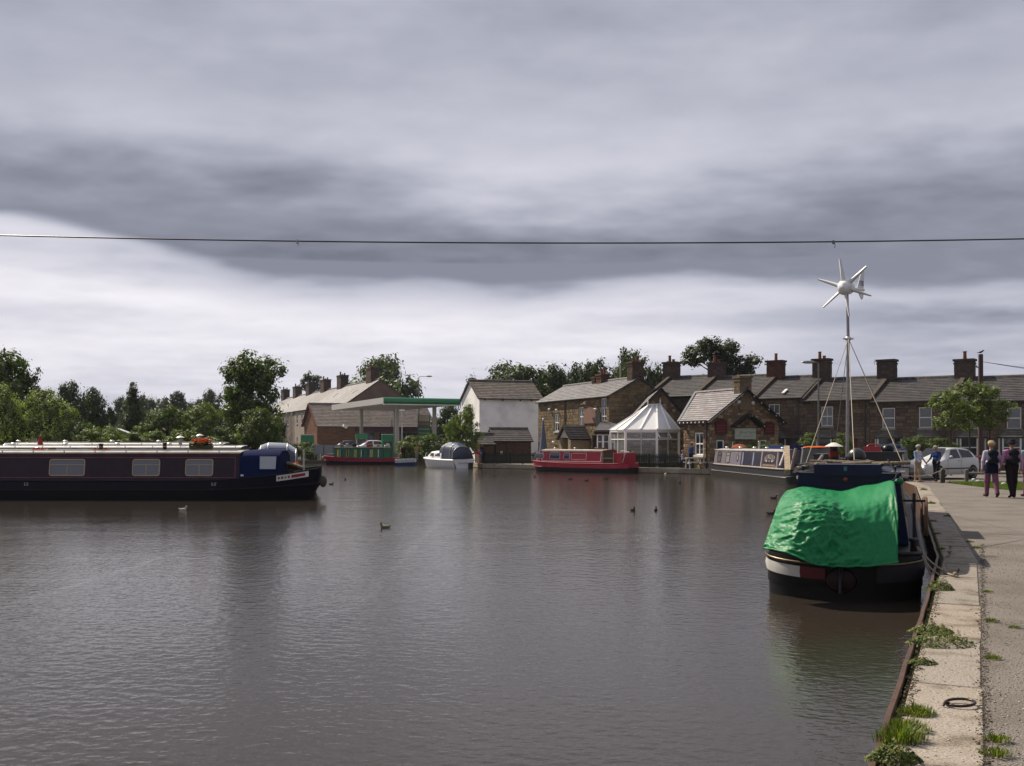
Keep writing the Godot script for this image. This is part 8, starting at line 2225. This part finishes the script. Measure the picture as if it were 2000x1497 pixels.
	m = mb(C(0.5, 0.5, 0.48)); m.box(Vector3(-0.055, 0.38, 0), Vector3(0.012, 0.1, 0.45)); part(o, "number_plate", m, "plastic")
	return o

func lamp_post(label, at, h, arm, col, head_col, style = "arm"):
	var o = thing("lamp_post", label, "lamp post", at, 0.0, "lamp posts")
	var m = mb(col); m.tube([Vector3.ZERO, Vector3(0, h * 0.25, 0), Vector3(0, h, 0)], [0.09, 0.07, 0.045], 8); part(o, "post", m, "metal")
	m = mb(col)
	if style == "arm":
		m.tube([Vector3(0, h - 0.02, 0), Vector3(arm * 0.2, h + 0.04, 0), Vector3(arm, h + 0.08, 0)], 0.035, 6); part(o, "arm", m, "metal")
		m = mb(head_col); m.ball(Vector3(arm * 1.22, h + 0.07, 0), Vector3(0.42, 0.1, 0.14), 10); part(o, "lamp_head", m, "plastic")
	else:
		m.box(Vector3(0, h, 0), Vector3(0.1, 0.1, 0.1)); part(o, "bracket", m, "metal")
		m = mb(head_col); m.prism([Vector2(-arm, 0), Vector2(arm, 0), Vector2(arm * 0.8, 0.16), Vector2(-arm * 0.8, 0.16)], Vector3(0, h + 0.02, -0.14), Vector3.RIGHT, Vector3.UP, Vector3(0, 0, 0.28)); part(o, "lamp_head", m, "plastic")

func make_details():
	rng.seed = 51
	make_car("silver three door hatchback parked behind the couple", Vector3(17.8, PATH + 0.01, -45.4), deg_to_rad(32), C(0.46, 0.46, 0.45))
	make_car("white hatchback on the forecourt behind the green narrowboat's roof", corner(686, 109.0, 0.955), deg_to_rad(10), C(0.66, 0.66, 0.66))
	make_car("dark blue hatchback beside the filling station shop", corner(640, 116.0, 0.955), deg_to_rad(14), C(0.03, 0.035, 0.06))
	lamp_post("tall street lamp with one arm rising behind the green canopy", corner(818, 124.0, 0.95), 9.15, 1.0, C(0.22, 0.22, 0.21), C(0.16, 0.16, 0.17))
	lamp_post("street lamp in front of the terrace with its head above the roofs", corner(1599, 61.0, LAND), 6.45, -0.5, C(0.20, 0.19, 0.18), C(0.2, 0.2, 0.2))
	lamp_post("white forecourt lamp with flat wide head beside the hedge", corner(785, 105.5, 0.95), 4.4, 0.28, C(0.62, 0.61, 0.58), C(0.72, 0.71, 0.68), "flat")
	lamp_post("pale forecourt lamp with flat head near the lattice mast", corner(541, 110.0, LAND), 5.2, 0.32, C(0.45, 0.44, 0.41), C(0.5, 0.49, 0.46), "flat")
	# lattice mast
	var o = thing("lattice_mast", "pale square lattice mast beside the slate roofed row", "mast", corner(564, 108.0, LAND))
	for s in [Vector2(-1, -1), Vector2(1, -1), Vector2(1, 1), Vector2(-1, 1)]:
		var m = mb(C(0.36, 0.35, 0.33)); m.bar(Vector3(s.x * 0.28, 0, s.y * 0.28), Vector3(s.x * 0.26, 5.0, s.y * 0.26), 0.06, 0.06, Vector3.RIGHT); part(o, "leg", m, "metal")
	for i in 8:
		var y = 0.3 + i * 0.6
		for s in [-1, 1]:
			var m = mb(C(0.36, 0.35, 0.33)); m.bar(Vector3(-0.28, y, s * 0.28), Vector3(0.28, y + 0.55, s * 0.28), 0.03, 0.03); m.bar(Vector3(s * 0.28, y, 0.28), Vector3(s * 0.28, y + 0.55, -0.28), 0.03, 0.03); part(o, "brace", m, "metal")
	# telegraph pole with bird
	o = thing("telegraph_pole", "brown wooden telegraph pole rising behind the young trees", "telegraph pole", corner(1916, 55.0, PATH))
	var m = mb(C(0.085, 0.04, 0.035)); m.tube([Vector3.ZERO, Vector3(0, 6.4, 0)], [0.16, 0.12], 10); part(o, "pole", m, "wood")
	m = mb(C(0.2, 0.2, 0.2)); m.bar(Vector3(-0.25, 5.7, 0.05), Vector3(0.0, 5.7, 0.05), 0.06, 0.06); m.lathe(Vector3(-0.25, 5.7, 0.05), [Vector2(0.04, 0), Vector2(0.05, 0.08), Vector2(0.02, 0.12)], 8); part(o, "insulator", m, "metal")
	for e in [Vector3(16, 5.1, -2), Vector3(16, 4.9, 1.5)]:
		m = mb(C(0.03, 0.03, 0.035)); var ps = []
		for i in 13:
			var t = i / 12.0
			ps.append(Vector3(0.1, 6.0, 0).lerp(e, t) - Vector3(0, 1.6 * t * (1 - t), 0))
		m.tube(ps, 0.012, 4); part(o, "wire", m, "plastic")
	o = thing("bird", "dark bird perched on the telegraph pole's top", "bird", corner(1916, 55.0, PATH + 6.4), 1.4)
	part(o, "body", flesh([[Vector3(0, 0.11, -0.02), Vector3(0, 0.15, 0.08), 0.05, 0.045, C(0.02, 0.02, 0.022)], [Vector3(0, 0.2, 0.12), Vector3(0, 0.205, 0.14), 0.035, 0.03, C(0.02, 0.02, 0.022)], [Vector3(0, 0.1, -0.06), Vector3(0, 0.08, -0.2), 0.03, 0.01, C(0.015, 0.015, 0.016)], [Vector3(0, 0.2, 0.16), Vector3(0, 0.195, 0.2), 0.012, 0.004, C(0.05, 0.04, 0.02)], [Vector3(0.015, 0.0, 0.02), Vector3(0.015, 0.08, 0.02), 0.009, 0.012, C(0.03, 0.025, 0.02)]], 0.012, 0.006), "cloth")
	# overhead cable spanning the basin between two poles
	o = thing("overhead_cable", "thick black overhead cable sagging across the whole sky above the basin", "cable", Vector3(0, 0, -22.0))
	m = mb(C(0.012, 0.012, 0.014))
	var ps = []
	var cy = func(x):
		var px = 1000.0 + x / 22.0 * LENS
		return EYE + (HORIZON - (475.0 - 15.0 * pow((px - 1150.0) / 1150.0, 2.0))) / LENS * 22.0
	var x = -46.5
	while x < 22.1: ps.append(Vector3(x, cy.call(x), 0)); x += 0.5
	m.tube(ps, 0.016, 6); part(o, "cable", m, "plastic")
	for q in [[580.0, 0.07], [1628.0, 0.09]]:
		var cx = (q[0] - 1000.0) / LENS * 22.0
		m = mb(C(0.35, 0.34, 0.3) if q[0] < 1000 else C(0.12, 0.12, 0.13)); m.lathe(Vector3(cx, cy.call(cx) - 0.02, 0), [Vector2(0.022, -0.03), Vector2(0.028, 0), Vector2(0.022, 0.05)], 8); m.tube([Vector3(cx + 0.02, cy.call(cx), 0), Vector3(cx + 0.035, cy.call(cx) - q[1], 0.01), Vector3(cx + 0.025, cy.call(cx) - q[1] * 1.5, 0.0)], 0.008, 5); part(o, "cable_tag", m, "plastic")
	for q in [[-46.6, "cable pole on the bank at the basin's far corner"], [22.1, "cable pole standing in the grass beside the towpath"]]:
		m = mb(C(0.08, 0.05, 0.04)); m.tube([Vector3(q[0], 0.2, -22.0), Vector3(q[0], cy.call(q[0]) + 0.3, -22.0)], [0.17, 0.12], 10)
		one("cable_pole", q[1], "pole", m, "wood", Vector3.ZERO, 0.0, "poles carrying the overhead cable")
	# picket fences on the quay
	for f in [[corner(948, 83.5), corner(1046, 80.5), "dark green picket fence on the quay by the brick outbuilding"], [corner(1238, 71.0), corner(1330, 69.0), "dark green picket fence in front of the conservatory"]]:
		var a: Vector3 = f[0]; var b: Vector3 = f[1]
		o = thing("picket_fence", f[2], "fence", a)
		var t = b - a
		var green = C(0.014, 0.024, 0.012)
		var n = int(t.length() / 1.6) + 1
		for i in n + 1:
			m = mb(green); m.box(t * (float(i) / n) + Vector3(0, 0.5, 0), Vector3(0.09, 1.0, 0.09)); part(o, "post", m, "wood")
		for y in [0.25, 0.75]:
			m = mb(green); m.bar(Vector3(0, y, 0), t + Vector3(0, y, 0), 0.04, 0.08); part(o, "rail", m, "wood")
		m = mb(green)
		var k = int(t.length() / 0.13)
		for i in k: m.box(t * ((i + 0.5) / k) + Vector3(0, 0.52, 0.03), Vector3(0.085, 0.84 + rf(-0.02, 0.02), 0.02), Basis(Vector3.UP, atan2(-t.z, t.x)))
		part(o, "pickets", m, "wood", "stuff")
	# folded parasol
	o = thing("folded_parasol", "tall folded blue grey parasol in front of the pub wall", "parasol", corner(1061, 79.6))
	m = mb(C(0.4, 0.4, 0.38)); m.tube([Vector3(0, 0, 0), Vector3(0, 3.55, 0)], 0.035, 7); part(o, "pole", m, "metal")
	m = mb(C(0.16, 0.19, 0.27))
	var rows = []
	for j in 10:
		var tj = j / 9.0
		var row = PackedVector3Array()
		for i in 20:
			var fa = TAU * i / 20.0
			var r = lerpf(0.42, 0.05, pow(tj, 0.8)) * (1.0 if i % 2 else 0.62)
			row.append(Vector3(cos(fa) * r, 0.75 + tj * 2.75, sin(fa) * r))
		rows.append(row)
	m.grid(rows, true, true); part(o, "folded_canopy", m, "cloth")
	m = mb(C(0.7, 0.69, 0.66)); m.ball(Vector3(0, 3.56, 0), Vector3(0.08, 0.1, 0.08), 8); part(o, "finial", m, "plastic")
	m = mb(C(0.2, 0.19, 0.18)); m.lathe(Vector3.ZERO, [Vector2(0.3, 0), Vector2(0.3, 0.06), Vector2(0.06, 0.1), Vector2(0.05, 0.3)], 12); part(o, "foot", m, "metal")
	# white table and bench where the man in blue stands
	o = thing("picnic_table", "white wooden picnic table on the quay by the man in blue", "table", corner(1358, 66.9), 0.1)
	m = mb(C(0.6, 0.58, 0.54)); m.span(Vector3(-0.6, 0.70, -0.35), Vector3(0.6, 0.75, 0.35)); part(o, "table_top", m, "wood")
	for s in [-1, 1]:
		m = mb(C(0.6, 0.58, 0.54)); m.span(Vector3(-0.6, 0.42, s * 0.62 - 0.13), Vector3(0.6, 0.46, s * 0.62 + 0.13)); part(o, "seat_plank", m, "wood")
		for z in [-1, 1]:
			m = mb(C(0.55, 0.53, 0.5)); m.bar(Vector3(s * 0.48, 0.0, z * 0.55), Vector3(s * 0.48, 0.7, z * 0.25), 0.06, 0.09, Vector3.RIGHT); part(o, "leg", m, "wood")
		m = mb(C(0.55, 0.53, 0.5)); m.bar(Vector3(s * 0.44, 0.385, -0.72), Vector3(s * 0.44, 0.385, 0.72), 0.05, 0.07); part(o, "brace", m, "wood")
	# rope post by the couple
	o = thing("rope_post", "dark mooring post with pale rope looped over its top beside the couple", "mooring post", corner(1842, 41.5, PATH))
	m = mb(C(0.06, 0.045, 0.035)); m.lathe(Vector3.ZERO, [Vector2(0.09, 0), Vector2(0.085, 0.45), Vector2(0.10, 0.5), Vector2(0.08, 0.56), Vector2(0, 0.57)], 10); part(o, "post", m, "wood")
	m = mb(C(0.42, 0.36, 0.28))
	ps = []
	for i in 21:
		var fa = PI * i / 20.0
		ps.append(Vector3(-0.02 + 0.11 * cos(fa), 0.42 + 0.16 * sin(fa), 0.08))
	ps.append(Vector3(-0.14, 0.2, 0.08)); ps.append(Vector3(-0.13, 0.02, 0.1)); m.tube(ps, 0.022, 7); part(o, "rope_loop", m, "rope")
	m = mb(C(0.42, 0.36, 0.28)); m.tube([Vector3(-0.1, 0.5, 0.05), Vector3(-0.5, 0.33, 0.0), Vector3(-0.95, 0.26, -0.05), Vector3(-1.5, 0.28, -0.15), Vector3(-2.6, 0.55, -0.6)], 0.018, 7); part(o, "rope", m, "rope")
	# rail fence along the lawn
	o = thing("rail_fence", "low grey post and rail fence behind the walkers", "fence", Vector3(18.3, PATH, -41.2))
	for i in 7:
		m = mb(vary(C(0.17, 0.15, 0.13), 0.15)); m.lathe(Vector3(i * 1.9, 0, i * -0.05), [Vector2(0.075, 0), Vector2(0.075, 0.52), Vector2(0.05, 0.55), Vector2(0, 0.56)], 9); part(o, "post", m, "wood")
	for i in 6:
		m = mb(vary(C(0.24, 0.22, 0.2), 0.12)); m.tube([Vector3(i * 1.9, 0.40, i * -0.05), Vector3(i * 1.9 + 1.9, 0.40, i * -0.05 - 0.05)], 0.05, 7); part(o, "rail", m, "wood")
	o = thing("garden_rail", "white topped two rail fence between the hedge and the terrace", "fence", Vector3(22.5, PATH, -53.5))
	for i in 8:
		m = mb(C(0.12, 0.10, 0.09)); m.box(Vector3(i * 1.6, 0.5, i * 0.25), Vector3(0.1, 1.0, 0.1)); part(o, "post", m, "wood")
	for y in [0.55, 0.95]:
		m = mb(C(0.4, 0.38, 0.35)); m.bar(Vector3(-0.2, y, 0), Vector3(11.4, y, 1.8), 0.05, 0.09); part(o, "rail", m, "wood")
	# stones and scraps by the lawn edge
	for q in [[1911, 944, 0.13, "white stone at the lawn's edge behind the walkers"], [1961, 949, 0.12, "pale stone at the lawn's edge between the walkers"], [1902, 939, 0.09, "small white stone at the foot of the rail fence"]]:
		var d = (EYE - PATH) * LENS / (q[1] - HORIZON)
		part_stone(q[3], corner(q[0], d, PATH + 0.01), q[2], C(0.55, 0.53, 0.5))
	# iron mooring ring lying on the coping
	o = thing("mooring_ring", "rusty iron ring lying on the concrete coping", "ring", corner(1876, (EYE - PATH) * LENS / (1384 - HORIZON), PATH + 0.022), 0.25)
	m = mb(C(0.05, 0.035, 0.028)); ps = []
	for i in 29: ps.append(Vector3(0.085 * cos(TAU * i / 28.0), 0.012 + 0.006 * cos(TAU * i / 28.0), 0.075 * sin(TAU * i / 28.0)))
	m.tube(ps, 0.0085, 7, false); part(o, "ring", m, "metal")
	m = mb(C(0.08, 0.05, 0.035)); m.tube([Vector3(-0.12, 0.0, 0), Vector3(-0.1, 0.022, 0.0), Vector3(-0.075, 0.012, 0.0)], 0.009, 6); part(o, "staple", m, "metal")
	# grit scattered beside the coping and twigs in the joint
	var peb = mb(C(0.3, 0.27, 0.23)); peb.ball(Vector3.ZERO, Vector3(1, 0.6, 0.8), 6)
	var mm := MultiMesh.new()
	mm.transform_format = MultiMesh.TRANSFORM_3D; mm.use_colors = true; mm.mesh = peb.done(); mm.instance_count = 8200
	for i in 8200:
		var d = 4.0 + 12.0 * pow(rng.randf(), 1.4)
		var ex = -0.5 + 0.458 * d
		var off = 0.52 + absf(rng.randfn()) * 0.42 if i % 3 else rf(0.5, 2.6)
		if i % 17 == 0: off = rf(0.06, 0.5)
		if i >= 4200: off = rf(0.0, 0.05) + absf(rng.randfn()) * 0.03 if i % 2 else 0.475 + rng.randfn() * 0.022
		var s = 0.0035 + 0.006 * pow(rng.randf(), 4.0)
		mm.set_instance_transform(i, Transform3D(Basis(Vector3.UP, rf(0, TAU)) * Basis.from_scale(Vector3(s * rf(0.8, 1.6), s, s)), Vector3(ex + off * 1.1, PATH + (0.002 if off > 0.5 else 0.015), -d)))
		mm.set_instance_color(i, (vary(Color(1, 1, 1), 0.5) if rng.randf() > 0.07 else Color(1.9, 1.9, 1.85)) if i < 4200 else vary(Color(0.32, 0.27, 0.2), 0.4))
	var gi := MultiMeshInstance3D.new()
	gi.multimesh = mm; gi.material_override = M.matte; gi.name = "gravel"
	gi.set_meta("kind", "stuff"); gi.set_meta("label", "loose grit along the joint of coping and tarmac"); gi.set_meta("category", "gravel")
	add_child(gi)
	# lawn blades
	var bl = mb(C(1, 1, 1))
	for i in 5:
		var a = TAU * i / 5.0
		bl.tri(Vector3(cos(a) * 0.02 - 0.006, 0, sin(a) * 0.02), Vector3(cos(a) * 0.02 + 0.006, 0, sin(a) * 0.02), Vector3(cos(a) * 0.06, 0.07, sin(a) * 0.05))
	var gm := MultiMesh.new()
	gm.transform_format = MultiMesh.TRANSFORM_3D; gm.use_colors = true; gm.mesh = bl.done(); gm.instance_count = 12000
	for i in 12000:
		var u = rng.randf(); var v = rng.randf()
		var p = Vector3(16.9, 0, -35).lerp(Vector3(30, 0, -30), u).lerp(Vector3(17.6, 0, -41.4).lerp(Vector3(34, 0, -41.0), u), v)
		gm.set_instance_transform(i, Transform3D(Basis(Vector3.UP, rf(0, TAU)) * Basis.from_scale(Vector3.ONE * rf(0.8, 1.8)), p + Vector3(0, PATH + 0.008, 0)))
		gm.set_instance_color(i, C(0.07, 0.11, 0.025).lerp(C(0.15, 0.19, 0.05), rng.randf()))
	gi = MultiMeshInstance3D.new()
	gi.multimesh = gm; gi.material_override = M.leaf; gi.name = "grass"
	gi.set_meta("kind", "stuff"); gi.set_meta("label", "mown grass of the lawn behind the walkers"); gi.set_meta("category", "grass")
	add_child(gi)
	# sheds among the bushes of the far bank
	for q in [[226, 96, 2.4, 2.0, 2.6, "small shed with pale roof among the far bank bushes", C(0.12, 0.09, 0.07), C(0.55, 0.6, 0.55)], [305, 92, 2.2, 1.9, 2.9, "brown wooden shed above the bank between two bushes", C(0.16, 0.10, 0.06), C(0.14, 0.10, 0.08)], [356, 90, 2.0, 2.2, 3.0, "small brown shed half hidden by the light green bush", C(0.17, 0.11, 0.07), C(0.13, 0.10, 0.09)]]:
		o = thing("shed", q[5], "shed", corner(q[0], q[1]), 0.2, "sheds on the far bank")
		m = mb(q[6]); m.prism([Vector2(-q[2] / 2, 0), Vector2(q[2] / 2, 0), Vector2(q[2] / 2, q[3] + 0.6), Vector2(0, q[4] + 0.4), Vector2(-q[2] / 2, q[3] + 0.6)], Vector3(0, 0, -2), Vector3.RIGHT, Vector3.UP, Vector3(0, 0, 2)); part(o, "wall", m, "wood")
		m = mb(q[7]); m.bar(Vector3(-q[2] / 2 - 0.15, q[3] + 0.55, -1), Vector3(0, q[4] + 0.5, -1), 2.4, 0.08, Vector3.UP); m.bar(Vector3(0, q[4] + 0.5, -1), Vector3(q[2] / 2 + 0.15, q[3] + 0.55, -1), 2.4, 0.08, Vector3.UP); part(o, "roof", m, "matte")
	# low grey barrier on the forecourt edge
	o = thing("barrier", "low grey blue barrier panels along the forecourt edge", "barrier", corner(622, 104.9, LAND))
	for i in 4:
		m = mb(vary(C(0.2, 0.21, 0.24), 0.1)); m.box(Vector3(i * 0.95, 1.1, -0.2 * i), Vector3(0.9, 0.9, 0.06)); part(o, "panel", m, "plastic")
		m = mb(C(0.15, 0.15, 0.16)); m.box(Vector3(i * 0.95 - 0.46, 0.8, -0.2 * i + 0.05), Vector3(0.06, 1.6, 0.06)); part(o, "post", m, "metal")

func part_stone(label, at, r, col):
	var m = mb(col)
	m.lathe(Vector3.ZERO, [Vector2(0, -0.02), Vector2(r * 0.95, 0.0), Vector2(r, r * 0.35), Vector2(r * 0.7, r * 0.75), Vector2(r * 0.25, r * 0.95), Vector2(0, r * 0.93)], 7, Basis.from_scale(Vector3(1.2, 1, 0.9)))
	one("stone", label, "stone", m, "stone", at, rf(0, 3), "stones by the lawn")

func _ready():
	set_the_stage()
	make_materials()
	make_water()
	make_ground()
	make_buildings()
	make_boats()
	make_trees()
	make_people()
	make_ducks()
	make_details()
